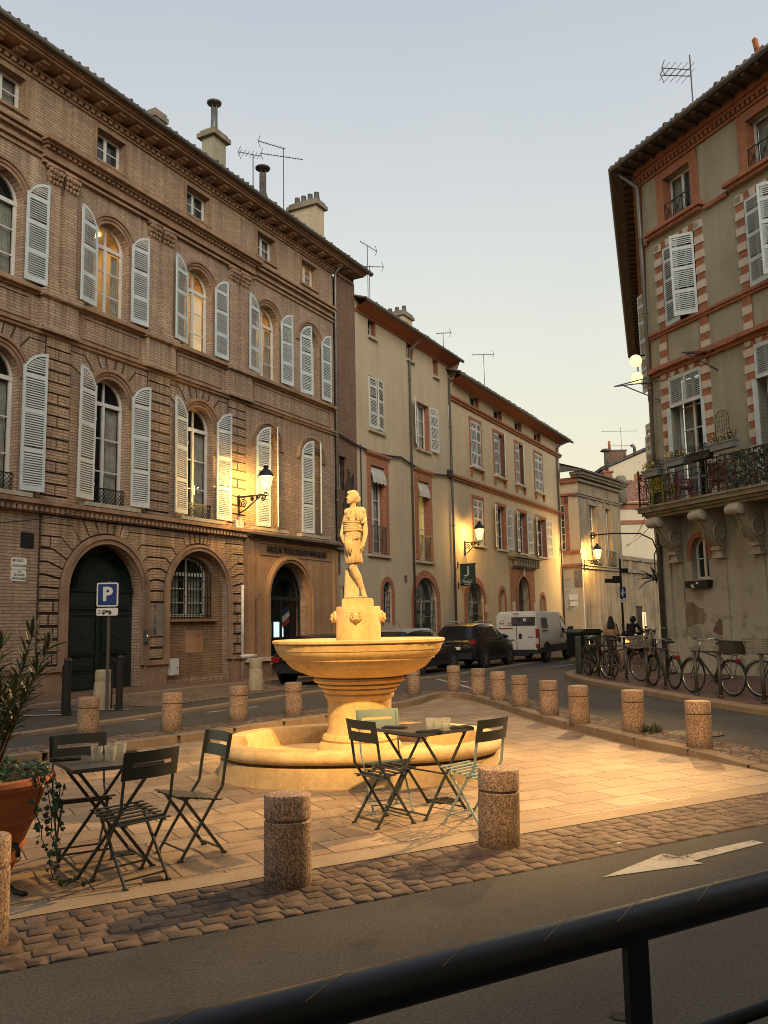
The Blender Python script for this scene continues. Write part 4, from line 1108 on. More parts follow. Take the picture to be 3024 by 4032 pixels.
leaf(B,.62,2.1,0,1,(29.42,-.03,9.46),rad(-4),'shutter_cream'); leaf(B,.62,2.1,0,-1,(30.62,-.03,9.46),rad(9),'shutter_cream')
leaf(B,.66,2.05,0,-1,(33.7,-.05,9.42),rad(172) if False else rad(-170) if False else rad(20),'shutter_cream'); leaf(B,.68,2.05,0,1,(35.08,-.05,9.42),rad(-10),'shutter_cream')
for (x0,x1,z) in ((29.45,30.6,7.9),(33.7,34.77,7.86)):
    aw = MB(); n = 16
    V=[]
    for i in range(n+1):
        x = x0+(x1-x0)*i/n; V += [(x,.05,z),(x,-.1,z-.42),(x,-.11,z-.62-.05*abs(math.sin(i*PI/4)))]
    aw.add(V,[(3*i,3*i+3,3*i+4,3*i+1) for i in range(n)]+[(3*i+1,3*i+4,3*i+5,3*i+2) for i in range(n)]); aw.build('awning', M['awning'], B)
iron_panel(B,29.45,30.6,4.5,5.55,-.06,'green_iron',style='bars'); iron_panel(B,33.7,34.78,4.47,5.5,-.06,'green_iron',style='bars')
def arched_grille(parent,cx,hw,z0,zs,rise,y):
    mb = MB(); n = max(4,int(hw*2/.14))
    for i in range(n+1):
        x = cx-hw+2*hw*i/n; t = (x-cx)/hw; zt = zs+rise*math.sqrt(max(0,1-t*t)); mb.box(x-.008,x+.008,y-.008,y+.008,z0,zt)
    for z in (z0+.05,(z0+zs)/2,zs): mb.box(cx-hw,cx+hw,y-.012,y+.012,z-.012,z+.012)
    for k in range(1,6):
        a = PI*k/6; mb.bar((cx,y,zs),(cx+hw*math.cos(a),y,zs+rise*math.sin(a)),.014,.014,(0,1,0))
    for i in range(n):
        x = cx-hw+2*hw*(i+.5)/n
        for z in (z0+.3,(z0+zs)/2+.2): mb.tube([(x+.05*math.cos(t),y,z+.07*math.sin(t)) for t in [k*PI/4 for k in range(9)]],.006,4)
    return mb.build('window_grille', M['black_iron'], parent)
arched_grille(B,30.68,.36,1.74,2.95,.42,.1); arched_grille(B,34.25,1.08,1.3,2.65,1.0,.08)
tile_roof(B,b0-.1,37.9,-.62,14.32,6,rad(19)); 
ev = MB(); ev.add([(b0,.01,14.02),(37.75,.01,14.02),(37.75,-.55,14.27),(b0,-.55,14.27)],[(0,1,2,3)]); ev.box(b0,37.75,-.05,.01,13.95,14.04); ev.build('red_soffit', M['orange_soffit'], B)
gt = MB(); gt.tube([(b0-.05,-.62,14.27),(37.85,-.62,14.27)],.075,8); gt.build('gutter', M['dark_pipe'], B, True)
ge = MB(); ge.add([(37.7,.0,13),(37.7,6,13),(37.7,6,16.3),(37.7,-.5,14.2)],[(0,1,2,3)]); ge.add([(b0,6,0),(37.7,6,0),(37.7,6,16.3),(b0,6,16.3)],[(0,1,2,3)]); ge.build('gable_wall', M['cream'], B)
chimney(B,37.5,38.5,2.4,3.6,14.2,17.1,'cream2',.1,pots=3)
drainpipe(B,33.0,-.09,1.5,13.3,.05,'dark_pipe',[(33.0,-.1,13.6),(33.4,-.5,14.15)])
drainpipe(B,37.3,-.09,.2,13.4,.055,'dark_pipe')
cb = MB(); L=[]
for i in range(41):
    u = 26.9+10.2*i/40; s = (i%20)/20; L.append((u,-.06,8.72-.22*math.sin(PI*s)-.012*(u-27)))
cb.tube(L,.035,6); cb.tube([(p[0],-.1,p[2]-.06) for p in L],.02,5); cb.tube([(28.6,-.06,8.6),(28.62,-.06,4.6)],.025,5); cb.box(36.9,37.2,-.2,0,8.5,8.85); cb.build('facade_cable', M['cable'], B)

# ------------------------------------------------------------------ second cream house with brick bands
B2 = thing('banded_cream_house', 'cream house with red brick bands and an arched brick portal behind the van', 'house', A0, RZL)
c0,c1 = 37.34,55.4
W2_ = [(39.95,41.35),(43.25,44.72),(46.65,47.95),(50.1,51.55)]
W1_ = [(40.0,41.3),(43.3,44.62),(46.78,48.1),(50.1,51.7)]
AT_ = [(39.95,41.3),(43.3,44.7),(46.7,48.0),(50.2,51.55)]
hs = [rect(a,b,12.68,13.3) for a,b in AT_]+[rect(a,b,9.5,11.9) for a,b in W2_]+[rect(a,b,5.52,7.88) for a,b in W1_]
hs += [arch_poly(39.95,1.12,1.58,2.65,16,.95),arch_poly(43.72,.36,.9,2.9,12,.45),arch_poly(47.05,1.02,-.05,3.2,18,.98),arch_poly(50.62,.38,.9,2.75,12,.45)]
wb = MB(); wb.plate(rect(c0,c1,-.1,13.62),hs,0,.4); wb.box(c1-.2,c1,.02,7,-.1,13.6); wb.build('wall', M['cream2'], B2)
for z_ in (8.48,12.38):
    bm_ = MB(); bm_.box(c0,c1+.1,-.1,.02,z_,z_+.12); bm_.box(c0,c1+.14,-.17,.02,z_+.12,z_+.23); bm_.build('brick_band', M['red_brick'], B2)
for L_,(z0,z1) in ((AT_,(12.68,13.3)),(W2_,(9.5,11.9)),(W1_,(5.52,7.88))):
    for a,b in L_:
        bm_ = MB(); bm_.box(b-.02,b,.004,.4,z0,z1); bm_.box(a,a+.02,.004,.4,z0,z1)
        if L_ is W2_:
            rframe(bm_,a,b,z0,z1,.14,.03,.16)
            for x in (a-.12,b-.02): bm_.prism([(x,9.4),(x+.14,9.4),(x+.11,9.0),(x+.03,9.0)],-.12,.0)
        if L_ is W1_: rframe(bm_,a,b,z0,z1,.15,.03,.17)
        bm_.build('window_frame_surround', M['red_brick'], B2)
        if L_ is not AT_:
            sn = MB(); e_ = .2 if L_ is W2_ else .15; sn.box(a-e_,b+e_,-e_,.1,z0-.1,z0); sn.build('window_sill', M['white_stone'], B2)
for c_,h_,zs_,w_,zb_,n_,r_ in ((39.95,1.12,2.65,.3,1.5,18,.95),(43.72,.36,2.9,.22,.9,14,.45),(50.62,.38,2.75,.2,.9,14,.45)):
    bm_ = MB(); archivolt(bm_,c_,h_,zs_,((0,w_,.035),),zb_,n_,r_); bm_.build('brick_surround', M['red_brick'], B2)
bm_ = MB(); bm_.box(45.05,45.95,-.06,.02,-.1,4.65); bm_.box(48.15,49.05,-.06,.02,-.1,4.65); bm_.plate(rect(45.95,48.15,3.2,4.65),[arch_poly(47.05,1.0,3.201,3.21,18,.97)],-.055,.06)
archivolt(bm_,47.05,1.02,3.2,((0,.16,.1),),.2,18,.98); bm_.build('brick_portal', M['red_brick'], B2)
for q_ in ((46.95,47.2,-.14,.0,4.2,4.7),(45.1,45.5,-.1,.0,2.0,2.75),(48.7,49.05,-.1,.0,1.95,2.7),(41.15,41.5,-.06,.0,2.15,2.55)):
    sn = MB(); sn.box(*q_); sn.build('stone_block', M['white_stone'], B2)
en = MB(); en.box(44.85,49.4,-.5,.02,5.18,5.3); en.box(44.95,49.3,-.34,.02,5.06,5.18); en.box(45.05,49.2,-.16,.02,4.62,5.06)
for i in range(10): en.box(45.15+i*.43,45.35+i*.43,-.36,-.1,4.72,5.06)
en.build('portal_cornice', M['grey_stone'], B2)
for a,b in AT_: window(B2,(a+b)/2,(b-a)/2,12.68,13.3,.25,False,bars=())
for a,b in W2_: window(B2,(a+b)/2,(b-a)/2,9.5,11.9,.2,False,bars=(.33,.66))
for a,b in W1_: window(B2,(a+b)/2,(b-a)/2,5.52,7.88,.25,False,bars=(.33,.66))
for i,(a,b) in enumerate(W2_):
    w = (b-a)/2
    leaf(B2,w,2.34,0,1,(a,.0,9.53),rad(-5 if i in (0,3) else -3),'shutter_cream'); leaf(B2,w,2.34,0,-1,(b,.0,9.53),rad((5,25,22,4)[i]),'shutter_cream')
leaf(B2,.65,2.3,0,1,(40.0,.0,5.55),0,'shutter_cream'); leaf(B2,.65,2.3,0,-1,(41.3,.0,5.55),0,'shutter_cream')
for a,b in W1_[1:]:
    leaf(B2,.72,2.3,0,-1,(a-.03,-.06,5.55),rad(12),'shutter_cream'); leaf(B2,.72,2.3,0,1,(b+.03,-.06,5.55),rad(-10),'shutter_cream')
window(B2,39.95,1.1,1.58,2.65,.28,True,rise=.95,bars=(.5,)); arched_grille(B2,39.95,1.08,1.6,2.65,.95,.1)
window(B2,43.72,.35,.9,2.9,.28,True,rise=.45,bars=(.5,)); window(B2,50.62,.37,.9,2.75,.28,True,rise=.45,bars=(.5,))
dm = MB(); dm.prism(arch_poly(47.05,1.02,-.05,3.2,18,.98),.35,.4); dm.box(46.05,48.05,.3,.36,2.75,2.85); dm.box(47.02,47.08,.3,.36,0,2.75)
for s in (-1,1): dm.box(47.05+s*.5-.32,47.05+s*.5+.32,.32,.36,.3,1.2); dm.box(47.05+s*.5-.32,47.05+s*.5+.32,.32,.36,1.4,2.6)
dm.build('arched_door', M['door_green'], B2)
tile_roof(B2,37.1,56.3,-.75,13.58,7,rad(18),hips=(0,1.0))
ev = MB(); ev.add([(37.5,.01,13.3),(55.9,.01,13.3),(55.9,-.68,13.52),(37.5,-.68,13.52)],[(0,1,2,3)]); ev.add([(55.4,-.68,13.52),(56.2,-.68,13.52),(56.2,7,13.52),(55.4,7,13.52)],[(0,1,2,3)]); ev.build('soffit', M['orange_soffit'], B2)
gt = MB(); gt.tube([(37.2,-.74,13.5),(56.2,-.74,13.5)],.075,8); gt.build('gutter', M['dark_pipe'], B2, True)
drainpipe(B2,54.6,-.1,.2,12.6,.06,'dark_pipe',[(54.6,-.12,12.9),(54.9,-.6,13.4)])
gb_ = MB(); gb_.add([(c0,7,0),(c1,7,0),(c1,7,15.6),(c0,7,15.6)],[(0,1,2,3)]); gb_.add([(c1-.01,0,0),(c1-.01,7,0),(c1-.01,7,13.6),(c1-.01,0,13.6)],[(0,1,2,3)]); gb_.build('back_wall', M['cream2'], B2)

# ------------------------------------------------------------------ house at the end of the street
PC = Vector((12.72,55.95,0)); AE = rad(36.7)
E_ = thing('corner_house', 'two storey pale corner house with stained plaster closing the end of the street', 'house', PC, math.atan2(math.cos(AE),math.sin(AE)))
# local x runs away along the right face, local y into the building; the left face runs along -? built with its own sub frame
AEL = rad(-60)
dl = Vector((math.sin(AEL),math.cos(AEL),0)); ex = Vector((math.sin(AE),math.cos(AE),0)); ey = Vector((-math.cos(AE),math.sin(AE),0))
LX, LY = dl.dot(ex), dl.dot(ey)                # direction of the left face in local coordinates
angL = math.atan2(LY,LX)
def S0(u): return u-52.46
ws = [(S0(54.05),S0(55.2)),(S0(56.75),S0(57.75))]
wr = MB(); wr.plate(rect(0,7.0,5.3,11.0),[rect(a,b,5.9,9.3) for a,b in ws],0,.4); wr.plate(rect(0,14.5,-.1,5.3),[rect(9.2,10.6,0,2.6)],0,.4); wr.box(7.0,14.5,0,.4,5.3,6.2); wr.build('stained_wall', M['stained'], E_)
tt = MB()
for z0,z1,p in ((5.02,5.2,.12),(5.2,5.32,.2),(9.72,9.86,.12),(9.86,9.95,.2),(10.7,10.85,.2),(10.95,11.1,.4),(11.1,11.3,.55)): tt.box(-p,7+p,-p,.3,z0,z1)
for a,b in ws: tt.box(a-.3,a-.02,-.07,.05,5.4,9.7); tt.box(b+.02,b+.3,-.07,.05,5.4,9.7); tt.box(a-.3,b+.3,-.08,.05,9.3,9.45)
tt.box(0,.45,-.05,.05,5.32,9.7); tt.box(6.5,7,-.05,.05,5.32,9.7); tt.box(7,14.5,-.15,.1,5.9,6.05); tt.box(7,14.5,-.2,.1,5.0,5.2)
for x in (8.3,10.9,13): tt.box(x,x+.3,-.1,.05,-.1,6.2)
tt.build('stone_bands', M['grey_stone'], E_)
for a,b in ws: window(E_,(a+b)/2,(b-a)/2,5.9,9.3,.3,False,bars=(.25,.5,.75))
ip = MB()
for a,b in ws:
    ip.box(a-.1,b+.1,-.25,.0,5.3,5.4)
    n = 9
    for i in range(n): x = a-.1+(b-a+.2)*i/(n-1); ip.box(x-.012,x+.012,-.25,-.23,5.4,6.3)
    ip.box(a-.1,b+.1,-.26,-.22,6.27,6.32)
ip.build('window_railing', M['black_iron'], E_)
# left face in its own rotated frame
LE = bpy.data.objects.new('street_front', None)
def eb(name, fn, mat):
    mb = MB(); fn(mb)
    me_v = []
    for (x,y,z) in mb.v: me_v.append((x*LX+y*LY*1.0, x*LY-y*LX, z))
    mb.v = me_v
    return mb.build(name, mat, E_)
bpy.data.objects.remove(LE)
# x = metres from the corner along the left face; y>0 goes outward to the street here, so use negative y for depth
sgn = 1 if Vector((LY,-LX)).dot(Vector((ey.dot(ex),0))) >= 0 else 1
def lf_wall(mb):
    mb.plate(rect(0,3.2,-.1,11.0),[rect(.95,1.5,6.2,9.25)],0,.0)
eb('plaster_wall', lf_wall, M['cream2'])
def lf_trim(mb):
    for z0,z1,p in ((5.1,5.3,.16),(6.0,6.2,.16),(9.8,9.95,.16),(10.65,10.95,.2)): mb.box(-.02,3.2,-p,p,z0,z1)
    mb.box(.7,.95,-.05,.05,6.2,9.8); mb.box(1.5,3.2,-.05,.05,9.25,9.8); mb.box(.7,3.0,-.05,.05,9.25,9.8)
eb('brick_bands', lf_trim, M['red_brick'])
def lf_win(mb):
    mb.box(.95,1.5,-.02,.02,6.2,6.3); mb.box(.95,1.5,-.02,.02,9.15,9.25); mb.box(.95,1.0,-.02,.02,6.2,9.25); mb.box(1.45,1.5,-.02,.02,6.2,9.25)
    for k in range(1,6): mb.box(1.0,1.45,-.015,.015,6.3+k*.48-.02,6.3+k*.48+.02)
wf = eb('window', lf_win, M['white_wood'])
def lf_pane(mb): mb.box(1.0,1.45,-.008,.008,6.3,9.15)
pn = eb('pane', lf_pane, M['glass']); pn.parent = wf
er = MB()
er.add([(-.7,-.7,11.3),(7.7,-.7,11.3),(5.5,4,12.9),(2,4,12.9)],[(0,1,2,3)])
P0 = (3.6*LX,3.6*LY)
er.add([(-.7,-.7,11.3),(2,4,12.9),(P0[0]+1.5,P0[1]+2,12.7),(P0[0]-.3,P0[1]-.8,11.3)],[(0,1,2,3)])
er.build('roof_base', M['roof_tile'], E_)
tile_roof(E_,-.6,7.6,-.72,11.32,5,rad(20),hips=(.55,.55),pitch=.22)
cz = MB(); cz.add([(P0[0],P0[1],-.1),(0,0,-.1),(0,0,11.3),(P0[0],P0[1],11.3)],[]); 
# garage door niche, niche and patches on the wall
nb = MB(); nb.box(9.2,10.6,.1,.2,0,2.6); nb.build('gate', M['joint'], E_)

# low plaques and papers on the left face of the corner house
def world_on(px_u, z): pass

# ------------------------------------------------------------------ houses beyond
F1_ = thing('pale_house', 'pale cream house with brown bands and a red tiled roof beyond the corner house', 'house', (0,70,0), 0)
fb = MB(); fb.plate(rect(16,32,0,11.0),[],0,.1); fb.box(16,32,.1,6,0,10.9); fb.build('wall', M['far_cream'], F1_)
fb = MB(); fb.box(16,32,-.12,.0,10.6,10.95); fb.box(16,32,-.25,.0,10.95,11.1); fb.box(16,32,-.1,.0,9.35,9.65); fb.build('brick_bands', M['red_brick'], F1_)
tile_roof(F1_,15.8,32,-.4,11.2,6,rad(24),mat='roof_red',pitch=.32)
F2_ = thing('gabled_house', 'tall cream gabled house with a striped brick chimney in the far background', 'house', (0,85,0), 0)
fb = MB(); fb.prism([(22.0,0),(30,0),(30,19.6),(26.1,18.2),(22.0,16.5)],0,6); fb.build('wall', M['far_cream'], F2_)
fb = MB(); fb.prism([(21.7,16.45),(26.1,18.3),(30,19.8),(30,20.1),(26.1,18.6),(21.7,16.75)],-.25,6.2); fb.build('roof_edge', M['roof_tile'], F2_)
fb = MB(); fb.box(25.0,25.8,-.06,.0,15.4,16.0); fb.box(25.5,26.3,-.06,.0,15.3,15.6); fb.build('bare_brick_patch', M['red_brick'], F2_)
fb = MB(); fb.box(22.75,24.65,1,2,16.6,18.55); ch = fb.build('chimney', M['rough_brick'], F2_)
fb = MB(); fb.box(22.7,24.7,.95,2.05,18.55,18.7); fb.build('chimney_cap', M['roof_tile'], ch)
fb = MB(); fb.lathe([(.14,0),(.12,1.0)],10,(23.1,1.5,18.7)); fb.build('chimney_pot', M['terracotta'], ch, True)
fb = MB(); fb.tube([(25.5,1,18),(25.5,1,18.9),(25.35,1,19.1),(25.15,1,19.05)],.16,8); fb.build('vent_pipe', M['zinc'], F2_, True)
F3_ = thing('brick_chimney_stack', 'small red brick chimney with a tall capped flue pipe on the corner house roof', 'chimney', (18.1,69,0), 0)
fb = MB(); fb.box(-.35,.35,-.35,.35,10.8,13.4); fb.box(-.45,.45,-.45,.45,13.4,13.55); fb.build('stack', M['red_brick'], F3_)
fb = MB(); fb.tube([(0,0,13.5),(0,0,15.2)],.16,10); fb.tube([(0,0,15.2),(0,0,15.25),(0,0,15.4)],[.4,.45,.3],10); fb.build('flue_pipe', M['roof_tile'], F3_, True)
fb = MB(); fb.lathe([(.42,11),(.42,13.1),(.3,13.25)],12,(1.25,.5,0)); fb.build('round_flue', M['grey_stone'], F3_, True)

# ------------------------------------------------------------------ grey corner building on the right
GC = Vector((8.28,25.59,0)); RZG = math.atan2(-.9226,.386)
GX = Vector((.386,-.9226,0)); GY = Vector((.9226,.386,0))
def gw_(x,y,z): return GC+GX*x+GY*y+Vector((0,0,z))
G = thing('grey_building', 'grey rendered corner building with red brick trim and a stone balcony', 'building', GC, RZG)
SA = rad(17.2); sdw = Vector((math.sin(SA),math.cos(SA),0)); SX,SY = sdw.dot(GX), sdw.dot(GY); ONX,ONY = -SY, SX
if ONX > 0: ONX,ONY = -ONX,-ONY
GR = 9.5
cols = (0,3.27,6.54)
hs = []
for c in cols:
    hs += [rect(c+.98,c+2.1,13.45,14.86),rect(c+.75,c+2.08,10.28,12.75),rect(c+.68,c+2.0,4.95,8.76)]
hs += [arch_poly(1.46,.33,2.76,3.52,12,.42)]
wb = MB(); wb.plate(rect(0,GR,-.1,15.3),hs,0,.4)
wb.add([(0,0,-.1),(SX*20,SY*20,-.1),(SX*20,SY*20,15.3),(0,0,15.3)],[(0,1,2,3)])
wb.build('wall', M['grey_render'], G)
rd = MB(); rd.box(-.02,GR,-.08,.02,10.12,10.2); rd.box(-.04,GR,-.13,.02,10.2,10.28)
def side_band(mb,p,z0,z1,a=0,b=20):
    P = [(SX*a,SY*a),(SX*b,SY*b)]; Q = [(P[0][0]+ONX*p,P[0][1]+ONY*p),(P[1][0]+ONX*p,P[1][1]+ONY*p)]
    mb.add([(*P[0],z0),(*P[1],z0),(*Q[1],z0),(*Q[0],z0),(*P[0],z1),(*P[1],z1),(*Q[1],z1),(*Q[0],z1)],[(0,3,2,1),(4,5,6,7),(0,1,5,4),(1,2,6,5),(2,3,7,6),(3,0,4,7)])
side_band(rd,.1,10.15,10.25); rd.build('brick_band', M['red_brick'], G)
rd = MB(); rd.box(-.02,GR,-.1,.02,8.92,9.02); rd.box(-.06,GR,-.2,.02,9.02,9.14); rd.box(-.04,GR,-.14,.02,9.14,9.2)
for c in cols: rd.box(c+.3,c+2.5,-.26,.02,9.03,9.13)
side_band(rd,.14,9.02,9.2); rd.build('brick_band', M['red_brick'], G)
rd = MB(); rd.box(-.02,GR,-.07,.02,15.16,15.24); rd.box(-.04,GR,-.17,.02,15.36,15.44); rd.box(-.06,GR,-.26,.02,15.44,15.62)
for i in range(int(GR/.17)): rd.box(i*.17,i*.17+.09,-.14,.02,15.24,15.36)
side_band(rd,.1,15.16,15.3); side_band(rd,.26,15.3,15.62); rd.build('cornice', M['red_brick'], G)
rd = MB(); rd.box(-.02,.2,-.1,.02,13.14,13.26); side_band(rd,.08,13.14,13.26); rd.build('brick_band', M['red_brick'], G)
for c in cols:
    rd = MB(); rframe(rd,c+.98,c+2.1,13.45,14.86,.3,.05,.26); rd.box(c+.98,c+1.0,.004,.38,13.45,14.86)
    rd.box(c+.2,c+2.6,-.26,.02,13.30,13.40); rd.box(c+.3,c+2.5,-.18,.02,13.2,13.30); rd.box(c+2.6,c+3.47,-.1,.02,13.14,13.26); rd.build('brick_surround', M['red_brick'], G)
    for lo in (0,1):
        rd = MB(); xs_ = (c+.45,c+2.12) if lo == 0 else (c+.38,c+2.02)
        if lo == 0:
            for x in xs_: rd.box(x,x+.28,-.045,.02,9.2,10.12); rd.box(x,x+.28,-.03,.02,10.28,12.78)
            rd.plate(rect(c+.45,c+2.4,12.75,12.98),[],-.035,.02)
        else:
            for x in xs_: rd.box(x,x+.29,-.03,.02,4.95,8.76)
            rd.plate(rect(c+.38,c+2.31,8.76,8.92),[],-.035,.02)
        rd.cur = 1
        if lo == 0:
            for x in xs_:
                for k in range(9):
                    z = 9.2+k*.44
                    if 10.05<z<10.35: continue
                    w0,w1 = (x-.04,x+.28) if x < c+1 else (x,x+.32)
                    rd.box(w0,w1,-.055,.01,z,z+.22)
        else:
            for x in xs_:
                for k in range(9):
                    z = 5.05+k*.43; rd.box(x-(.04 if x<c+1 else 0),x+.29+(.04 if x>c+1 else 0),-.05,.01,z,z+.22)
        z0,z1 = (12.76,12.97) if lo == 0 else (8.77,8.91)
        for x in ((c+.45,c+.95,c+1.32,c+1.7,c+2.15) if lo == 0 else (c+.42,c+.8,c+1.2,c+1.6,c+2.05)): rd.prism([(x,z0),(x+.17,z0),(x+.2,z1),(x-.03,z1)],-.055,.0)
        rd.build('striped_surround', [M['red_brick'],M['white_stone']], G)
for c in cols:
    window(G,c+1.54,.56,13.45,14.86,.26,False,bars=(),curtain=True)
    iron_panel(G,c+.98,c+2.1,13.5,14.05,-.03,'black_iron',style='cross')
    window(G,c+1.415,.66,10.28,12.75,.3,False,bars=(.33,.66))
    window(G,c+1.34,.60,4.95,8.72,.3,False,bars=(.2,.4,.58,.76),curtain=True)
    # fixed louvred panel above the french window
    lp = MB(); a,b = c+.68,c+2.0; lp.box(a,a+.07,-.04,.02,7.84,8.76); lp.box(b-.07,b,-.04,.02,7.84,8.76); lp.box(a+.62,a+.70,-.045,.02,7.84,8.76); lp.box(a,b,-.042,.018,7.84,7.95); lp.box(a,b,-.042,.018,8.66,8.76)
    z = 7.97
    while z < 8.63:
        lp.add([(a+.07,-.045,z),(b-.07,-.045,z),(b-.07,-.045,z+.014),(a+.07,-.045,z+.014),(a+.07,.01,z+.045),(b-.07,.01,z+.045)],[(0,1,2,3),(3,2,5,4),(0,4,5,1)]); z += .055
    lp.build('louvred_panel', M['shutter'], G)
    fj = MB(); fj.box(c+.6,c+.68,-.1,.3,4.95,7.84); fj.box(c+2.0,c+2.07,-.1,.3,4.95,7.84); fj.build('window_jamb', M['shutter'], G)
leaf(G,.665,2.42,0,1,(.75,-.03,10.31),rad(-3)); leaf(G,.665,2.42,0,-1,(2.08,-.03,10.31),rad(38))
leaf(G,.665,2.42,0,1,(4.02,-.03,10.31),rad(-3)); leaf(G,.665,2.42,0,-1,(5.35,-.03,10.31),rad(36))
for s_,z,hh,an in ((2.6,10.4,2.3,-50),(3.9,10.4,2.3,-35),(2.2,5.1,2.6,-50),(3.6,5.1,2.6,-30),(7,10.4,2.3,-40),(7,5.1,2.6,-45),(1.2,6.9,1.0,-60)):
    leaf(G,.62,hh,0,1,(SX*s_+ONX*.05,SY*s_+ONY*.05,z),math.atan2(SY,SX)-rad(an)*-1 if False else math.atan2(SY,SX)+rad(25))
# arched ground floor window
window(G,1.46,.33,2.76,3.52,.22,True,rise=.42,bars=(.5,),transom=False)
ab = MB(); archivolt(ab,1.46,.33,3.52,((0,.16,.02),),3.3,14,.42); ab.build('brick_arch', M['red_brick'], G)
# plinth and pilasters
pl = MB(); pl.box(-.04,GR,-.1,.02,-.1,.92); pl.box(-.05,.3,-.07,.02,.92,4.6); pl.box(.55,.78,-.04,.02,.92,3.5); pl.box(2.18,2.46,-.035,.02,.92,3.5); pl.box(3.5,3.78,-.035,.02,.92,3.5); side_band(pl,.08,-.1,.92)
pl.build('plinth', M['grey_render'], G)
mb = MB(); mb.add([(1.8+.33+.33*(1+.25*math.sin(5*k))*math.cos(k*.45),-.004,1.42+.2*(1+.3*math.cos(3*k))*math.sin(k*.45)) for k in range(14)],[tuple(range(14))]); mb.build('bare_brick_patch', M['rough_brick'], G)
mb = MB(); mb.add([(1.1+.5*(1+.25*math.sin(4*k))*math.cos(k*.4),-.003,1.75+.33*(1+.3*math.cos(5*k))*math.sin(k*.4)) for k in range(16)],[tuple(range(16))]); mb.build('peeled_patch', M['stained'], G)
# balcony
bs = MB(); bx0,bx1,bp = .05,GR,.92
for z0,z1,p,e in ((4.58,4.66,.72,.1),(4.66,4.74,.80,.04),(4.74,4.86,bp,0),(4.86,4.92,bp+.05,-.05)): bs.box(bx0+e,bx1,-p,.02,z0,z1)
bal = bs.build('balcony_slab', M['grey_stone'], G)
for x in (.42,2.14,3.48,5.1,6.6):
    cb = MB(); w = .36; prof = []
    # S-scroll side profile (y out, z)
    for i in range(15):
        t = i/14; y = -.80+.62*t**.75; z = 4.5-.85*t-.12*math.sin(PI*t)
        prof.append((y,z))
    V=[]; 
    side = [(.0,4.58),(-.84,4.58)]+[(-.86,4.5)]+prof+[(-.16,3.62),(0.0,3.58)]
    n = len(side)
    V = [(x,y,z) for y,z in side]+[(x+w,y,z) for y,z in side]
    cb.add(V,[tuple(range(n)),tuple(range(2*n-1,n-1,-1))]+[(i,i+n,(i+1)%n+n,(i+1)%n) for i in range(n)])
    for zz,yy,r in ((4.42,-.80,.13),):
        cb.tube([(x-.05,yy,zz),(x+w+.05,yy,zz)],r,14)
        for e in (x-.055,x+w+.055): cb.tube([(e-.012,yy,zz),(e+.012,yy,zz)],.07,10)
    for e in (x-.018,x+w+.018): cb.tube([(e,-.26+.19*math.cos(t),3.98+.22*math.sin(t)) for t in [k*.5 for k in range(13)]],.03,5)
    cb.tube([(x+.10,y-.01,z) for y,z in prof],.025,5); cb.tube([(x+w-.10,y-.01,z) for y,z in prof],.025,5)
    cb.box(x+.02,x+w-.02,-.24,.02,3.50,3.60); cb.box(x+.05,x+w-.05,-.17,.02,3.36,3.50); cb.box(x-.02,x+w+.02,-.2,.02,3.28,3.36)
    cb.build('corbel', M['stone'], G, 'auto')
ra = MB(); yr = -.86
def rail_run(mb, P, Q):
    P = Vector(P); Q = Vector(Q); d = (Q-P); L = d.length; d.normalize()
    up_ = Vector((0,0,1))
    for z,w_ in ((5.86,.035),(5.72,.018),(5.02,.018)): mb.bar(P+up_*z,Q+up_*z,w_,.022)
    n = max(1,round(L/.31))
    for i in range(n+1):
        p = P+d*(L*i/n); mb.bar(p+up_*4.92,p+up_*5.86,.016,.016)
    for i in range(n):
        c = P+d*(L*(i+.5)/n); mb.bar(c+up_*5.02,c+up_*5.3,.013,.013)
        for s in (-1,1):
            for zc,r,dirz in ((5.52,.065,1),(5.16,.05,-1)):
                pts=[]
                for k in range(10):
                    t = k*.62; rr_ = r*(1-k*.07)
                    q = c+d*(s*(r+.01)-s*rr_*math.cos(t))+up_*(zc+dirz*rr_*math.sin(t)); pts.append(q)
                mb.tube(pts,.008,4)
            mb.tube([c+up_*5.28,c+d*(s*.07)+up_*5.36,c+d*(s*.12)+up_*5.46],.008,4)
            mb.tube([c+d*(s*.02)+up_*5.4,c+d*(s*.1)+up_*5.64,c+d*(s*.15)+up_*5.72],.008,4)
rail_run(ra,(.1,yr,0),(GR,yr,0)); rail_run(ra,(.1,yr,0),(.1,-.05,0))
for x in (.1,2.85,5.6): ra.box(x-.02,x+.02,yr-.02,yr+.02,4.92,5.92); ra.ball((x,yr,5.97),.045,8,6)
ra.build('balcony_railing', M['black_iron'], bal)
# roof
Q0 = (-.36,-.88); Q1 = (Q0[0]+SX*20.5,Q0[1]+SY*20.5)
tile_roof(G,-.36,GR,-.92,15.74,6,rad(18),hips=(.35,0),mat='roof_tile')
so = MB(); so.add([(-.36,-.86,15.63),(GR,-.86,15.63),(GR,.0,15.61),(0,0,15.61)],[(0,1,2,3)]); so.add([(Q0[0],Q0[1],15.63),(Q1[0],Q1[1],15.63),(SX*20,SY*20,15.61),(0,0,15.61)],[(0,1,2,3)])
for i in range(22): so.box(i*.45,i*.45+.1,-.82,-.25,15.54,15.62)
for i in range(44):
    s_ = i*.46; a = (SX*s_+ONX*.26,SY*s_+ONY*.26); so.bar((*a,15.58),(a[0]+ONX*.3,a[1]+ONY*.3,15.58),.1,.08)
so.build('soffit', M['soffit'], G)
gt = MB(); gt.tube([(GR,-.90,15.70),(-.38,-.90,15.70)],.065,8); gt.build('gutter', M['zinc'], G, True)
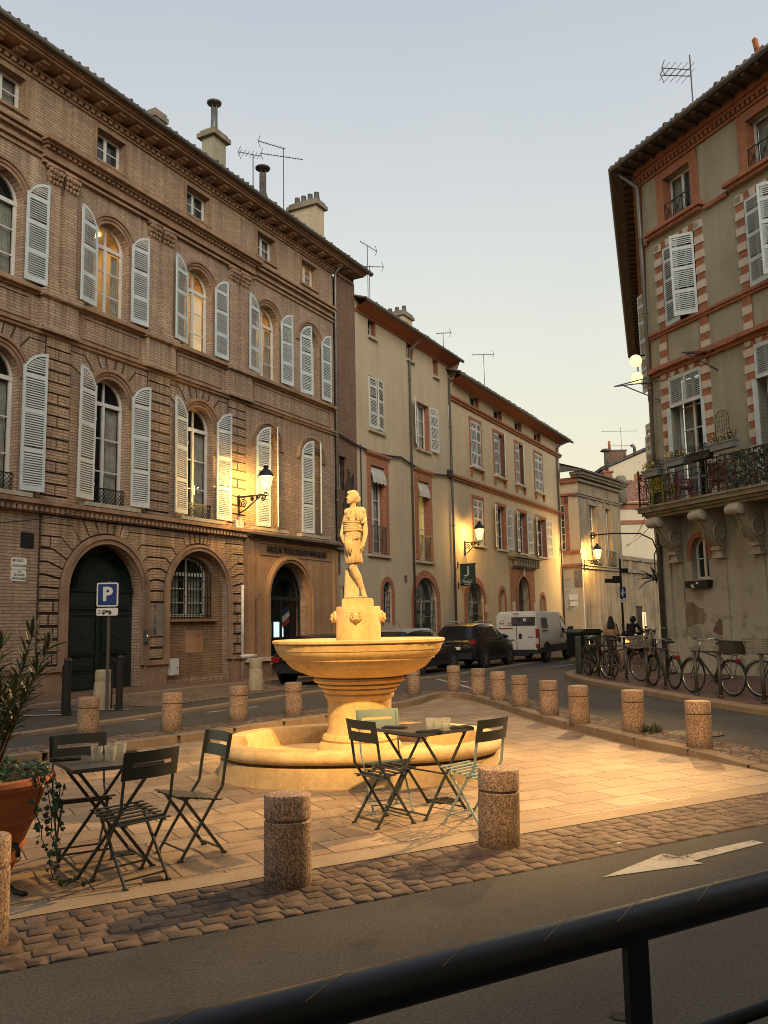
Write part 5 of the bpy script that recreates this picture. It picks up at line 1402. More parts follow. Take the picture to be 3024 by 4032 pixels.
sg = MB(); sg.tube([(Q0[0],Q0[1],15.70),(Q1[0],Q1[1],15.70)],.07,8); sg.add([(Q0[0],Q0[1],15.72),(Q1[0],Q1[1],15.72),(Q1[0]+2,Q1[1]+2,16.9),(2.5,2.6,16.9)],[(0,1,2,3)]); sg.build('side_gutter', M['dark_pipe'], G)
drainpipe(G,-.02,-.14,.2,14.95,.06,'zinc',[(-.02,-.16,15.1),(-.3,-.6,15.6)])
pp = MB()
for k,(dx,dy) in enumerate(((-.22,-.02),(-.34,.06),(-.12,-.06))): pp.tube([(dx,dy,.15),(dx,dy,3.2+k*.2),(dx+.06,dy-.05,3.6),(dx,dy-.05,4.5)],.03+.012*k,8)
pp.build('wall_pipes', M['zinc'], G, True)
pb = MB(); pb.box(-.05,1,2,2.05,15.9,15.95)
cp_ = MB(); cp_.box(5.15,5.28,-.5,-.37,15.9,16.25); cp_.bar((5.2,-.45,16.2),(5.14,-.45,16.55),.1,.1); cp_.bar((5.1,-.45,16.1),(5.4,-.45,16.2),.05,.05); cp_.build('roof_finial', M['terracotta'], G)
br = MB(); br.bar((2.65,-.02,8.45),(2.35,-.9,8.95),.03,.03); br.bar((2.65,-.02,9.0),(2.3,-.9,8.97),.03,.03); br.bar((2.3,-.1,9.0),(2.3,-.92,8.96),.03,.03); br.build('iron_bracket', M['black_iron'], G)
br = MB(); br.bar((.25,-.02,8.2),(-.35,-.9,8.75),.03,.03); br.bar((.2,-.02,8.8),(-.55,-1.0,8.75),.03,.03); br.bar((-.05,-.05,9.0),(-.6,-1.0,8.76),.03,.03); br.build('iron_bracket', M['black_iron'], G)
ib = MB()
pts = [(SX*.3+ONX*.05,SY*.3+ONY*.05,3.5)]
ib.tube([(-.2,0,3.55),(-.35,-.1,4.05),(-.6,-.35,4.25),(-1.2,-.9,4.3),(-1.7,-1.35,4.28)],.022,5)
ib.tube([(-.2,0,3.9),(-.3,-.1,3.6),(-.3,-.12,3.1),(-.15,0,2.8)],.02,5)
ib.tube([(-1.7-.12*math.cos(t)*(1-t/12)+.12,-1.35,4.28-.12*math.sin(t)*(1-t/12)) for t in [k*.6 for k in range(11)]],.02,5)
ib.build('scrolled_bracket', M['black_iron'], G)

# things standing on the balcony
def planter(x,y,z,L,label,grp=True,flower=True,mat='planter',seed=0):
    t = thing('planter_box', label, 'planter', gw_(x,y,z), RZG, 'planters on the balcony' if grp else None)
    mb = MB(); mb.prism([(-L/2,0),(L/2,0),(L/2+.03,.16),(-L/2-.03,.16)],-.09,.09); mb.box(-L/2-.05,L/2+.05,-.11,.11,.16,.2); mb.build('trough', M[mat], t)
    lf = MB(); rr = random.Random(seed)
    for i in range(60):
        p = Vector((rr.uniform(-L/2,L/2),rr.uniform(-.08,.08),.2)); q = p+Vector((rr.uniform(-.08,.08),rr.uniform(-.06,.06),rr.uniform(.05,.24)))
        s = rr.uniform(.02,.04); lf.bar(p,q,.006,.006); lf.add([q+Vector((-s,0,0)),q+Vector((0,-s*.6,s*.5)),q+Vector((s,0,s*.2)),q+Vector((0,s*.6,s*.9))],[(0,1,2,3)])
    lf.build('plants', M['leaf_dark'], t)
    if flower:
        fl = MB()
        for i in range(22): fl.ball((rr.uniform(-L/2,L/2),rr.uniform(-.1,.05),rr.uniform(.24,.42)),.025,6,4)
        fl.build('flowers', M['flower'], t, True)
planter(.85,-.98,5.72,.62,'grey planter with sparse plants on the railing, nearest the drainpipe corner',seed=1)
planter(1.85,-.98,5.86,.72,'grey planter of yellow flowers on the railing below the open french window',seed=2)
planter(2.78,-.98,5.86,.75,'dark planter with thin stems on the railing between the two french windows',flower=False,mat='basket_dark',seed=3)
planter(3.62,-.96,5.98,.8,'grey planter with yellow flowers and an arched wire trellis behind it',seed=4)
tw = thing('wire_trellis', 'arched rusty wire trellis standing behind the planter on the balcony railing', 'trellis', gw_(3.55,-.9,6.15), RZG)
mb = MB(); mb.tube([(-.24,0,0)]+[(-.24*math.cos(PI*i/10),0,.62+.26*math.sin(PI*i/10)) for i in range(11)]+[(.24,0,0)],.011,5)
for x in (-.16,-.08,0,.08,.16): mb.box(x-.004,x+.004,-.004,.004,0,.62+.26*math.sqrt(1-(x/.24)**2))
for z in (.12,.24,.36,.48,.6,.72): mb.box(-.23,.23,-.004,.004,z-.004,z+.004)
mb.build('wires', M['chrome'] if False else M['stem'], tw)
iv = MB(); rr = random.Random(8)
for i in range(2600):
    x = 2.95+rr.random()**.9*(GR-3.0); z = 4.95+rr.random()*.92; y = -.9+rr.uniform(-.08,.06)
    if x < 3.6 and rr.random() < .5: continue
    s = rr.uniform(.03,.06); a = rr.uniform(0,6.3); b = rr.uniform(-.7,.7)
    u = Vector((math.cos(a),.3*b,math.sin(a)))*s; v = Vector((-math.sin(a),b,math.cos(a)))*s*.7
    c = Vector((x,y,z)); iv.add([c-u,c-v,c+u,c+v],[(0,1,2,3)])
o = iv.build('climbing_plant', M['leaf_dark'], None); o.location = GC; o.rotation_euler = (0,0,RZG)
tag(o,'dark leafy climber filling the right part of the balcony railing','climbing plant')
tp = MB(); rr = random.Random(9)
for i in range(26):
    p = Vector((rr.uniform(.25,1.0),-.5+rr.uniform(-.2,.2),4.95)); pts=[p]
    for k in range(5): pts.append(pts[-1]+Vector((rr.uniform(-.06,.09),rr.uniform(-.05,.05),rr.uniform(.2,.32))))
    tp.tube(pts,.007,4)
    for k in range(14):
        c = pts[rr.randint(2,5)]+Vector((rr.uniform(-.08,.08),rr.uniform(-.08,.08),rr.uniform(-.1,.1))); s = rr.uniform(.02,.045)
        tp.add([c+Vector((-s,0,0)),c+Vector((0,0,-s*.5)),c+Vector((s,0,s*.3)),c+Vector((0,.01,s*.6))],[(0,1,2,3)])
o = tp.build('potted_shrub', M['leaf_dark'], None); o.location = GC; o.rotation_euler = (0,0,RZG); tag(o,'thin straggly shrub at the corner of the balcony beside the drainpipe','shrub')
def balcony_chair(x,y,rz,mat,label):
    t = thing('balcony_chair', label, 'chair', gw_(x,y,4.92), RZG+rz)
    mb = MB(); mb.box(-.24,.24,-.22,.22,.38,.42); mb.build('seat', M[mat], t)
    mb = MB(); mb.box(-.24,.24,.2,.24,.44,.82); mb.build('backrest', M[mat], t)
    for sx in (-1,1):
        for sy in (-1,1): mb = MB(); mb.bar((sx*.2,sy*.19,.38),(sx*.24,sy*.23,0),.05,.05); mb.build('leg', M[mat], t)
        mb = MB(); mb.box(sx*.26-.03,sx*.26+.03,-.2,.22,.58,.62); mb.box(sx*.26-.025,sx*.26+.025,-.2,-.14,.4,.6); mb.build('armrest', M[mat], t)
balcony_chair(.72,-.52,rad(180),'yellow_plastic','yellow green plastic chair behind the balcony railing at the corner')
balcony_chair(1.5,-.42,rad(150),'red_plastic','dark red plastic chair on the balcony in front of the french window')
balcony_chair(2.9,-.4,rad(200),'red_plastic','dark red plastic chair on the balcony beside the leafy climber')
bxs = MB(); bxs.prism([(-.42,0),(.42,0),(.45,.2),(-.45,.2)],-.2,.0); o = bxs.build('window_box', M['black_iron'], None); o.location = gw_(1.46,0,2.52); o.rotation_euler = (0,0,RZG); tag(o,'black window box with small stickers under the arched ground floor window','window box')
s1 = MB(); s1.box(-.2,-.1,-.204,-.2,.03,.1); s1.box(.0,.09,-.204,-.2,.1,.16); s1.box(-.17,-.06,-.205,-.2,.0,.03); s1.build('sticker', M['paper'], o)

# twin floodlights on its side wall
FLW = GC+sdw*.35+(GX*ONX+GY*ONY)*.05
fl = thing('twin_floodlight', 'pair of lit round floodlights one above the other on the corner of the grey building', 'floodlight', FLW+Vector((0,0,9.4)), 0)
on = (GX*ONX+GY*ONY).normalized()
mb = MB(); mb.tube([(0,0,-.5),on*.30+Vector((0,0,-.5)),on*.38+Vector((0,0,-.3)),on*.38+Vector((0,0,.5))],.025,6); mb.tube([(0,0,.4),on*.38+Vector((0,0,.4))],.025,6); mb.build('bracket', M['black_iron'], fl)
aim = (Vector((.9,10.2,0))-(FLW+Vector((0,0,9.4)))).normalized()
for z in (.27,-.27):
    c = on*.42+Vector((0,0,z)); hb = MB(); hb.tube([c-aim*.22,c-aim*.05,c+aim*.06],[.08,.17,.2],14,True); h_ = hb.build('lamp_housing', M['black_iron'], fl, True)
    gl = MB(); gl.ball(c+aim*.08,(.19,.19,.19),16,12); gl.build('lamp_lens', M['flood_glass'], h_, True)
    spot('flood_beam', FLW+Vector((0,0,9.4))+c+aim*.3, (.9,10.2,.0), 3200, 27, (1.0,.60,.23), .14, .8)

# an unseen floodlight added further along the same front to light the café tables
f2p = gw_(8.3,-.55,9.0); f2t = Vector((-1.1,8.3,0)); f2a = (f2t-f2p).normalized()
mb = MB(); mb.tube([(0,0,-.2),(0,0,0),(0,0,.06)],[.07,.13,.15],14); f2 = mb.build('square_floodlight', M['black_iron'], None, True); f2.location = f2p; f2.rotation_euler = f2a.to_track_quat('Z','Y').to_euler(); tag(f2,'unseen floodlight added on the grey building front to light the café tables','floodlight')
mb = MB(); mb.bar((0,0,-.1),Vector((0,0,-.1))-f2.rotation_euler.to_matrix().inverted()@(-GY*.5),.05,.05); mb.build('bracket', M['black_iron'], f2)
spot('flood_beam', f2p+f2a*.2, f2t, 19000, 28, (1.0,.60,.23), .14, .7)

# ------------------------------------------------------------------ wall lanterns
def lantern(loc, rz, reach, label, s=1.0, drop=.0, light=900):
    """local -y points away from the wall; origin at the wall bracket"""
    t = thing('wall_lantern', label, 'wall lantern', loc, rz, 'lit street lanterns on the house fronts')
    mb = MB(); mb.box(-.04,.04,-.05,.0,-.62*s,.12*s); mb.box(-.035,.035,-reach+.05,0,.0,.045)
    mb.tube([(0,-.03,-.55*s),(0,-.28*reach,-.42*s),(0,-.62*reach,-.16*s),(0,-.82*reach,0)],.022,6)
    def spiral(cy,cz,r,n=26,w=.017,sg=1): mb.tube([(0,cy+sg*r*(1-k/n)*math.cos(k*.55),cz+r*(1-k/n)*math.sin(k*.55)) for k in range(n)],w,5)
    spiral(-.2*reach,-.2*s,.16*s); spiral(-.52*reach,-.09*s,.08*s); spiral(-.92*reach,-.1*s,.1*s,sg=-1); spiral(-.7*reach,-.05*s,.05*s)
    mb.lathe([(.02,-.03),(.07,.0),(.045,.05),(.06,.1)],10,(0,-reach,.0))
    mb.build('bracket', M['black_iron'], t, 'auto')
    gb = MB(); gb.lathe([(.10*s,.1*s),(.14*s,.16*s),(.245*s,.62*s)],8,(0,-reach,0)); g = gb.build('glass', M['lamp_glass'], t)
    cb = MB(); cb.lathe([(.29*s,.62*s),(.275*s,.67*s),(.2*s,.8*s),(.1*s,.88*s),(.065*s,.93*s),(.1*s,.97*s),(.03*s,1.02*s)],16,(0,-reach,0)); cb.build('cap', M['black_iron'], t, 'auto')
    bb_ = MB(); bb_.ball((0,-reach,.34*s),.055*s,10,8); bb_.build('bulb', M['bulb'], g, True)
    d_ = bpy.data.lights.new('lantern_light','POINT'); lo_ = bpy.data.objects.new('lantern_light',d_); COL.objects.link(lo_); d_.energy = light; d_.color = (1.0,.58,.15); d_.shadow_soft_size = .16
    lo_.location = Vector(loc)+Matrix.Rotation(rz,3,'Z')@Vector((0,-reach-.02,.42*s))
    fb = MB()
    for k in range(8):
        a = 2*PI*k/8; fb.bar((.145*s*math.cos(a),-reach+.145*s*math.sin(a),.15*s),(.25*s*math.cos(a),-reach+.25*s*math.sin(a),.62*s),.012,.012)
    fb.build('frame', M['black_iron'], t)
    return t
lantern(lw(21.02,OFF)+Vector((0,0,5.60)),RZL,1.05,'lit lantern on a scrolled iron bracket between the shutters of the brick building',.9,light=1500)
lantern(lw(38.76,OFF)+Vector((0,0,5.50)),RZL,.8,'lit lantern on the cream house front beside the green banner and the dark drainpipe',1.0)
lantern(PC+Vector((.15,-.1,5.45)),rad(72),.88,'lit lantern at the corner of the stained house at the end of the street',1.1,light=3600)
# conduit and box under the first lantern
jbx = MB(); jbx.box(-.24,-.06,-.12,0,-.95,-.7); jbx.box(-.02,.1,-.1,0,-.98,-.62); jbx.box(.06,.2,-.08,0,-.9,-.72); jbx.tube([(0,-.06,-.98),(.02,-.06,-1.15)],.04,6)
o = jbx.build('junction_box', M['white_pipe'], None); o.location = lw(21.02,OFF)+Vector((0,0,5.60)); o.rotation_euler=(0,0,RZL); tag(o,'pale electrical boxes on the brick wall just under the lantern bracket','junction box')

# ------------------------------------------------------------------ fountain
FC = Vector((-.34,10.62,0))
fo = thing('fountain', 'pale stone fountain with a wide moulded bowl above a low oval basin', 'fountain', FC, 0)
def sup(a,b,e,n=72):
    out=[]
    for k in range(n):
        t = 2*PI*k/n; c,s = math.cos(t),math.sin(t)
        out.append((a*math.copysign(abs(c)**(2/e),c), b*math.copysign(abs(s)**(2/e),s)))
    return out
def oval(mb, rings, n=72, e=2.6):
    o = len(mb.v); m = len(rings)
    for a,b,z in rings: mb.v += [(x,y,z) for x,y in sup(a,b,e,n)]
    for j in range(m-1):
        for k in range(n): mb.f.append((o+j*n+k,o+j*n+(k+1)%n,o+(j+1)*n+(k+1)%n,o+(j+1)*n+k)); mb.mi.append(0)
mb = MB(); oval(mb,[(1.66,1.40,-.02),(1.64,1.38,.04),(1.625,1.365,.205),(1.52,1.26,.207),(1.52,1.26,.27)]); mb.build('basin_wall', M['fountain'], fo, 'auto')
mb = MB(); rg = []
for k in range(11):
    t = -PI/2+PI*k/10*1.0; rg.append((1.60+.07*math.cos(t),1.34+.07*math.cos(t),.305+.068*math.sin(t)))
rg += [(1.42,1.16,.37),(1.38,1.12,.33),(1.34,1.08,.16)]
oval(mb,rg); mb.build('basin_rim', M['fountain'], fo, 'auto')
mb = MB(); pts_ = sup(1.36,1.10,2.6); mb.add([(x,y,.165) for x,y in pts_],[tuple(range(len(pts_)))]); mb.build('basin_floor', M['fountain'], fo)
Z = lambda z: 1.7-(1.7-z)*.961
def pr(L): return [(r*.961,Z(z)) for r,z in L]
mb = MB(); mb.lathe(pr([(.53,.11),(.53,.19),(.515,.22),(.50,.245),(.46,.275),(.475,.30),(.46,.34),(.415,.365),(.40,.42),(.398,.70),(.402,.77),(.43,.80),(.44,.83),(.425,.85),(.46,.87),(.475,.90),(.455,.915),(.505,.93),(.525,.955),(.50,.97),(.555,.985),(.575,1.015),(.56,1.04),(.50,1.05)]),56); mb.build('pedestal', M['fountain'], fo, 'auto')
mb = MB(); rrn = random.Random(4); chips = [rrn.random() for _ in range(97)]
def chip(a,z):
    if z > 1.44:
        k = a/(2*PI)*96; i = int(k)%96; v = chips[i]*(1-(k-int(k)))+chips[(i+1)%96]*(k-int(k)); return 1-.012*max(0,v-.62)/.38
    return 1
mb.lathe(pr([(.40,1.05),(.56,1.055),(.62,1.07),(.74,1.115),(.84,1.165),(.90,1.225),(.925,1.265),(.955,1.272),(.962,1.295),(.985,1.31),(1.0,1.325),(1.028,1.36),(1.03,1.38),(1.04,1.385),(1.062,1.455),(1.05,1.462),(1.088,1.478),(1.088,1.505),(1.06,1.515),(.95,1.515),(.80,1.48),(.3,1.45),(.02,1.45)]),96,wob=chip); mb.build('bowl', M['fountain'], fo, 'auto')
DZ = 1.7+(2457-2385)*.003124
mb = MB(); mb.lathe([(.272,1.36),(.272,1.895),(.262,1.912),(.02,1.913)],48); mb.box(-.187,.187,-.187,.187,1.91,1.995); mb.box(-.175,.175,-.175,.175,1.995,2.008); mb.build('statue_plinth', M['fountain'], fo, 'auto')
for a in (-90,0,180,90):
    t = rad(a); c = Vector((.272*math.cos(t),.272*math.sin(t),1.79)); n_ = Vector((math.cos(t),math.sin(t),0)); s_ = Vector((-math.sin(t),math.cos(t),0)); u_ = Vector((0,0,1))
    if a == -90: c += s_*(-.018)
    lm = MB()
    P = lambda x,z,d: tuple(c+s_*x+u_*z+n_*d)
    def eb_(x,z,d,r): lm.ball(P(x,z,d),r,10,7)
    lm.tube([c-n_*.02,c+n_*.018,c+n_*.022],[.074,.07,.05],20)
    for k in range(18):
        q = 2*PI*k/18; lm.tube([P(.045*math.cos(q),.045*math.sin(q),.02),P(.072*math.cos(q+.12),.072*math.sin(q+.12),.016)],[.009,.006],5)
    eb_(0,.005,.02,.048); eb_(0,-.03,.045,.026); eb_(0,.0,.05,.014); eb_(-.02,-.028,.05,.016); eb_(.02,-.028,.05,.016); eb_(-.022,.022,.052,.013); eb_(.022,.022,.052,.013); eb_(-.045,.045,.02,.014); eb_(.045,.045,.02,.014); eb_(0,-.055,.04,.016)
    l_ = lm.build('lion_mask', M['fountain'], fo, True)
    hb = MB(); hb.tube([P(0,-.036,.068),P(0,-.036,.076)],.008,8); hb.build('spout', M['joint'], l_)
nz = MB(); nz.tube([(-.62,-.55,.2),(-.56,-.5,.25),(-.62,-.52,.27),(-.68,-.54,.265)],.018,6); nz.build('water_nozzle', M['zinc'], fo)

# ------------------------------------------------------------------ statue
SB = FC+Vector((-.005,0,2.01)); k_ = .000847
def sx(x): return (x-357)*k_
def sz(y): return (1752-y)*k_
st = thing('statue', 'pale stone statue of a woman in a belted tunic atop the fountain', 'statue', SB, 0)
def V3(x,y,d=0): return (sx(x),d,sz(y))
pr_ = []
C_ = lambda a,b,r0,r1: pr_.append(('c',a,b,r0,r1))
E_l = lambda c,r,*e: pr_.append(('e',c,r,*e))
# standing leg (viewer right), free leg, feet
C_(V3(300,1180,-.01),V3(300,1310,-.035),.066,.052); C_(V3(300,1310,-.035),V3(365,1440,-.015),.05,.05); C_(V3(365,1440,-.015),V3(432,1620,.0),.047,.028); C_(V3(432,1620,0),V3(450,1700,-.01),.028,.034); E_l(V3(458,1725,-.05),(.036,.075,.024)); E_l(V3(455,1738,-.09),(.034,.04,.014))
C_(V3(290,1200,.05),V3(300,1380,.05),.06,.05); C_(V3(300,1380,.05),V3(345,1600,.05),.046,.03); C_(V3(345,1600,.05),V3(350,1690,.03),.03,.03); E_l(V3(330,1728,-.02),(.05,.05,.022),(0,0,.5)); E_l(V3(290,1735,-.05),(.04,.03,.016),(0,0,.6))
# hips, waist, chest, shoulders
E_l(V3(300,1020,.01),(.10,.08,.15)); E_l(V3(300,800,.01),(.092,.075,.13)); E_l(V3(305,620,.01),(.102,.08,.11)); E_l(V3(330,520,.01),(.115,.072,.075)); E_l(V3(270,570,-.055),(.045,.035,.042)); E_l(V3(375,575,-.055),(.045,.035,.042))
C_(V3(235,490,.01),V3(430,480,.015),.052,.058)
C_(V3(312,450,.01),V3(308,350,.0),.042,.038)
# head turned to the viewer's left
E_l(V3(300,275,0),(.066,.074,.088)); E_l(V3(275,318,-.03),(.045,.045,.052)); E_l(V3(250,355,-.045),(.026,.026,.02)); E_l(V3(252,318,-.07),(.008,.012,.018),(0,0,.5)); E_l(V3(240,285,-.06),(.03,.012,.01))
E_l(V3(250,345,-.065),(.016,.01,.006)); E_l(V3(345,320,.02),(.05,.05,.045)); E_l(V3(350,330,-.01),(.012,.018,.022))
E_l(V3(262,300,-.062),(.012,.01,.008)); E_l(V3(245,300,-.05),(.008,.01,.007))
# viewer-left arm, hand hidden behind the hip
C_(V3(232,500,.02),V3(175,680,.05),.042,.035); C_(V3(175,680,.05),V3(143,820,.03),.035,.031); C_(V3(143,820,.03),V3(172,930,.03),.031,.022)
# viewer-right arm hanging, hand with fingers
C_(V3(448,500,.02),V3(476,680,.02),.046,.037); C_(V3(476,680,.02),V3(486,810,.01),.036,.032); C_(V3(486,810,.01),V3(455,960,-.03),.032,.022); C_(V3(455,960,-.03),V3(440,1000,-.045),.026,.028)
for i,(a,b) in enumerate(((425,1085),(418,1092),(432,1080),(446,1060))): 
    C_(V3(438+i*5,1000,-.05+i*.012),V3(a+8,1045,-.055+i*.012),.011,.010); C_(V3(a+8,1045,-.055+i*.012),V3(a,b-8,-.045+i*.012),.0095,.008)
C_(V3(425,985,-.055),V3(412,1035,-.07),.011,.009)
body = fuse('body', pr_, .0075, M['statue'], st, 2)
# hair
hp = [('e',V3(322,255,.012),(.07,.074,.078)),('e',V3(300,215,0),(.062,.066,.04)),('e',V3(385,295,.03),(.034,.04,.042)),('e',V3(392,325,.02),(.02,.026,.026)),('e',V3(268,222,-.04),(.035,.03,.02))]
rr = random.Random(2)
for i in range(26):
    a = rr.uniform(0,1); x = 235+a*150; y = 222+60*a+rr.uniform(-22,22); hp.append(('c',V3(x,y,-.055+.05*a),V3(x+28,y+14,-.05+.06*a),.011,.009))
hair = fuse('hair', hp, .007, M['statue'], st, 1)
# tunic: lofted rings with folds
def rings(name, spec, folds, seed, n=96, nf=17, flip=False):
    mb = MB(); rr = random.Random(seed); ph = [rr.uniform(0,6.28) for _ in range(6)]
    o = 0; m = len(spec)
    for j,(y,xl,xr,dep,dy,amp) in enumerate(spec):
        cx = sx((xl+xr)/2); a = (xr-xl)/2*k_*.88; dep = dep*.86; 
        for k in range(n):
            t = 2*PI*k/n
            f = 1+amp*(math.sin(nf*t+ph[0]+.35*j)*.6+math.sin((nf*.55)*t+ph[1]+.25*j)*.5+.4*math.sin(nf*1.9*t+ph[2]))
            mb.v.append((cx+a*f*math.cos(t), dy+dep*f*math.sin(t), sz(y+folds*math.sin(2*t+ph[3]))))
    for j in range(m-1):
        for k in range(n): mb.f.append((j*n+k,j*n+(k+1)%n,(j+1)*n+(k+1)%n,(j+1)*n+k)); mb.mi.append(0)
    return mb.build(name, M['statue'], st, True)
rings('skirt',[(800,180,430,.105,.01,.01),(880,168,445,.12,.01,.02),(960,165,440,.125,.01,.04),(1050,160,438,.13,.01,.075),(1150,165,440,.135,.01,.10),(1235,172,446,.14,.01,.12),(1242,180,440,.13,.01,.12),(1200,200,420,.11,.01,.06)],10,5)
rings('peplum',[(660,182,428,.11,.005,.015),(700,178,432,.115,.005,.03),(780,172,436,.12,.005,.03),(860,166,444,.13,.005,.05),(900,164,448,.135,.005,.07),(905,172,440,.125,.005,.07)],16,9)
rings('bodice',[(452,268,420,.07,.012,.01),(475,215,465,.085,.012,.02),(520,190,490,.1,.01,.03),(580,185,500,.112,.005,.035),(625,185,470,.112,.005,.03),(690,186,428,.108,.005,.02)],4,12,nf=25)
wb_ = MB()
for i in range(8):
    y = 632+i*21; pts=[]
    for k in range(41):
        t = 2*PI*k/40; pts.append((sx(306)+(.107+.004*math.sin(i*2.1))*math.cos(t), .005+.100*math.sin(t), sz(y+14*math.sin(t*1+i*.9)+6*math.sin(3*t+i))))
    wb_.tube(pts,.0125+.003*(i%2),7,False)
wb_.build('waist_sash', M['statue'], st, True)
sf_ = MB()
for s0 in ((370,440,-.075),):
    sf_.tube([V3(372,425,-.04),V3(365,520,-.1),V3(360,610,-.112)],.012,6); sf_.tube([V3(300,450,-.045),V3(265,530,-.09),V3(255,610,-.1)],.010,6)
    sf_.tube([V3(430,470,-.03),V3(415,560,-.08),V3(430,640,-.09)],.012,6); sf_.tube([V3(485,600,-.01),V3(455,650,-.05),V3(430,660,-.08)],.016,6)
for i in range(5): sf_.tube([V3(200+i*22,880,-.125),V3(205+i*20,960+12*i,-.135),V3(220+i*12,1080+rr.uniform(-30,40),-.135)],[.012,.016,.008],6)
sf_.build('drapery_folds', M['statue'], st, True)
tk = fuse('tree_stump', [('c',V3(215,1340,.06),V3(235,1720,.05),.032,.07),('c',V3(285,1480,.07),V3(300,1700,.05),.045,.06),('e',V3(330,1740,.0),(.15,.14,.022))], .012, M['statue'], st, 2)

# ------------------------------------------------------------------ granite bollards
def bollard(loc, label, first=None):
    if first is None:
        t = thing('granite_bollard', label, 'bollard', loc, 0, 'granite bollards round the square')
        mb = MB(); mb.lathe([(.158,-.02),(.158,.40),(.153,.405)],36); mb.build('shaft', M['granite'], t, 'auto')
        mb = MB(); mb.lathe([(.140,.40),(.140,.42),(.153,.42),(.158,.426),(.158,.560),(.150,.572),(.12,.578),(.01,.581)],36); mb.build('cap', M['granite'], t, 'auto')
        return t
    return place(copy_tree(first), loc, None, label)
BL = [((-.685,5.98),'granite bollard on the near cobbles between the two café tables'),((.83,6.86),'granite bollard on the near cobbles in front of the right café chair'),((-2.25,4.93),'granite bollard cut by the left frame edge in front of the terracotta pot'),
((3.91,11.15),'granite bollard beside the manhole cover on the right cobbled verge'),((3.52,12.68),'granite bollard with a tuft of weeds at its foot'),((2.98,13.75),'granite bollard on the right verge just beyond the one with weeds'),
((2.75,15.0),'fourth granite bollard along the right kerb, counted from the manhole cover'),((2.49,16.53),'fifth granite bollard along the right kerb, counted from the manhole cover'),((2.27,17.95),'sixth granite bollard along the right kerb, short of the tip of the square'),((2.0,19.3),'granite bollard just right of the far tip of the square'),
((1.56,20.7),'granite bollard at the far tip of the square in front of the dark car'),((.60,19.9),'granite bollard at the far end just right of the fountain bowl'),
((-1.69,15.82),'granite bollard behind the fountain basin, just left of the fountain pedestal'),((-2.57,15.15),'granite bollard on the left verge, second from the fountain pedestal'),((-3.4,13.86),'granite bollard on the left verge behind the left café chairs'),((-4.54,13.36),'granite bollard on the left verge next to the terracotta pot')]
b_first = None
for i,((x,y),lab) in enumerate(BL):
    z = hgt(x,y)+.004 if y > 8 else .006
    b = bollard((x,y,z),lab,b_first); b.rotation_euler = (rad(random.uniform(-1.3,1.3)),rad(random.uniform(-1.3,1.3)),random.uniform(0,6))
    if b_first is None: b_first = b
def marker(loc,label,s=1):
    mb = MB(); mb.lathe([(.19,-.02),(.185,.2),(.165,.5),(.15,.52),(.158,.56),(.155,.72),(.13,.75),(.01,.755)],20,wob=lambda a,z:1+.03*math.sin(3*a+z*9)); o = mb.build('guard_stone', M['marker'], None, 'auto'); o.location = loc; o.scale = (s,s,s); return tag(o,label,'guard stone','old guard stones in the left street')
p = (-5.62,17.35); marker((*p,.15),'worn pale guard stone in front of the dark green double door')
p = (-3.22,21.5); marker((*p,.15),'worn pale guard stone at the kerb near the white wall pipe')
def post(loc,label,first=None):
    t = thing('iron_post', label, 'post', loc, 0, 'dark posts by the parking kerb')
    mb = MB(); mb.tube([(0,0,-.02),(0,0,.98)],.065,14); mb.lathe([(.07,.98),(.075,1.0),(.05,1.04),(.01,1.05)],14); mb.lathe([(.085,0),(.085,.05),(.07,.06)],14); mb.build('shaft', M['black_iron'], t, 'auto'); return t
post((-5.85,16.05,.14),'dark iron post with a hoop, left of the parking sign'); post((-5.17,16.95,.14),'dark iron post with a hoop, right of the parking sign')
for i,(x,y) in enumerate(((-5.95,16.3),(-5.3,17.15))):
    t = MB(); t.tube([(-.12,.12,0),(-.12,.12,.85),(-.06,.06,.95)],.018,6); t.tube([(.14,-.1,0),(.1,-.06,.12)],.02,6); o = t.build('iron_hoop', M['black_iron'], None); o.location = (x,y,.14); tag(o,('thin iron hoop against the post left of the parking sign','thin iron hoop against the post right of the parking sign')[i],'iron hoop')

# parking sign
ps = thing('parking_sign', 'blue square parking sign with a white P above a tow-away panel', 'road sign', (-5.275,16.54,.1), 0)
mb = MB(); mb.tube([(0,0,0),(0,0,2.5)],.03,10); mb.build('pole', M['dark_pipe'], ps)
def rrect(x0,x1,z0,z1,r,n=4):
    out=[]
    for cx,cz,a0 in ((x1-r,z1-r,0),(x0+r,z1-r,90),(x0+r,z0+r,180),(x1-r,z0+r,270)):
        for k in range(n+1): t = rad(a0+90*k/n); out.append((cx+r*math.cos(t),cz+r*math.sin(t)))
    return out
mb = MB(); mb.prism(rrect(-.225,.185,2.02,2.475,.04),-.05,-.035); pn = mb.build('sign_panel', M['sign_white'], ps)
mb = MB(); mb.prism(rrect(-.198,.158,2.047,2.448,.02),-.053,-.049); mb.build('blue_field', M['sign_blue'], pn)
text('P', .36, M['sign_white'], pn, 'letter', Matrix.Translation((-.02,-.056,2.245)), .002, bold=.014)
mb = MB(); mb.prism(rrect(-.225,.185,1.85,1.995,.03),-.05,-.035); pn2 = mb.build('tow_away_panel', M['sign_white'], ps)
mb = MB()
for cx in (-.085,.035): mb.prism([(cx+.028*math.cos(2*PI*k/14),1.895+.028*math.sin(2*PI*k/14)) for k in range(14)],-.053,-.049)
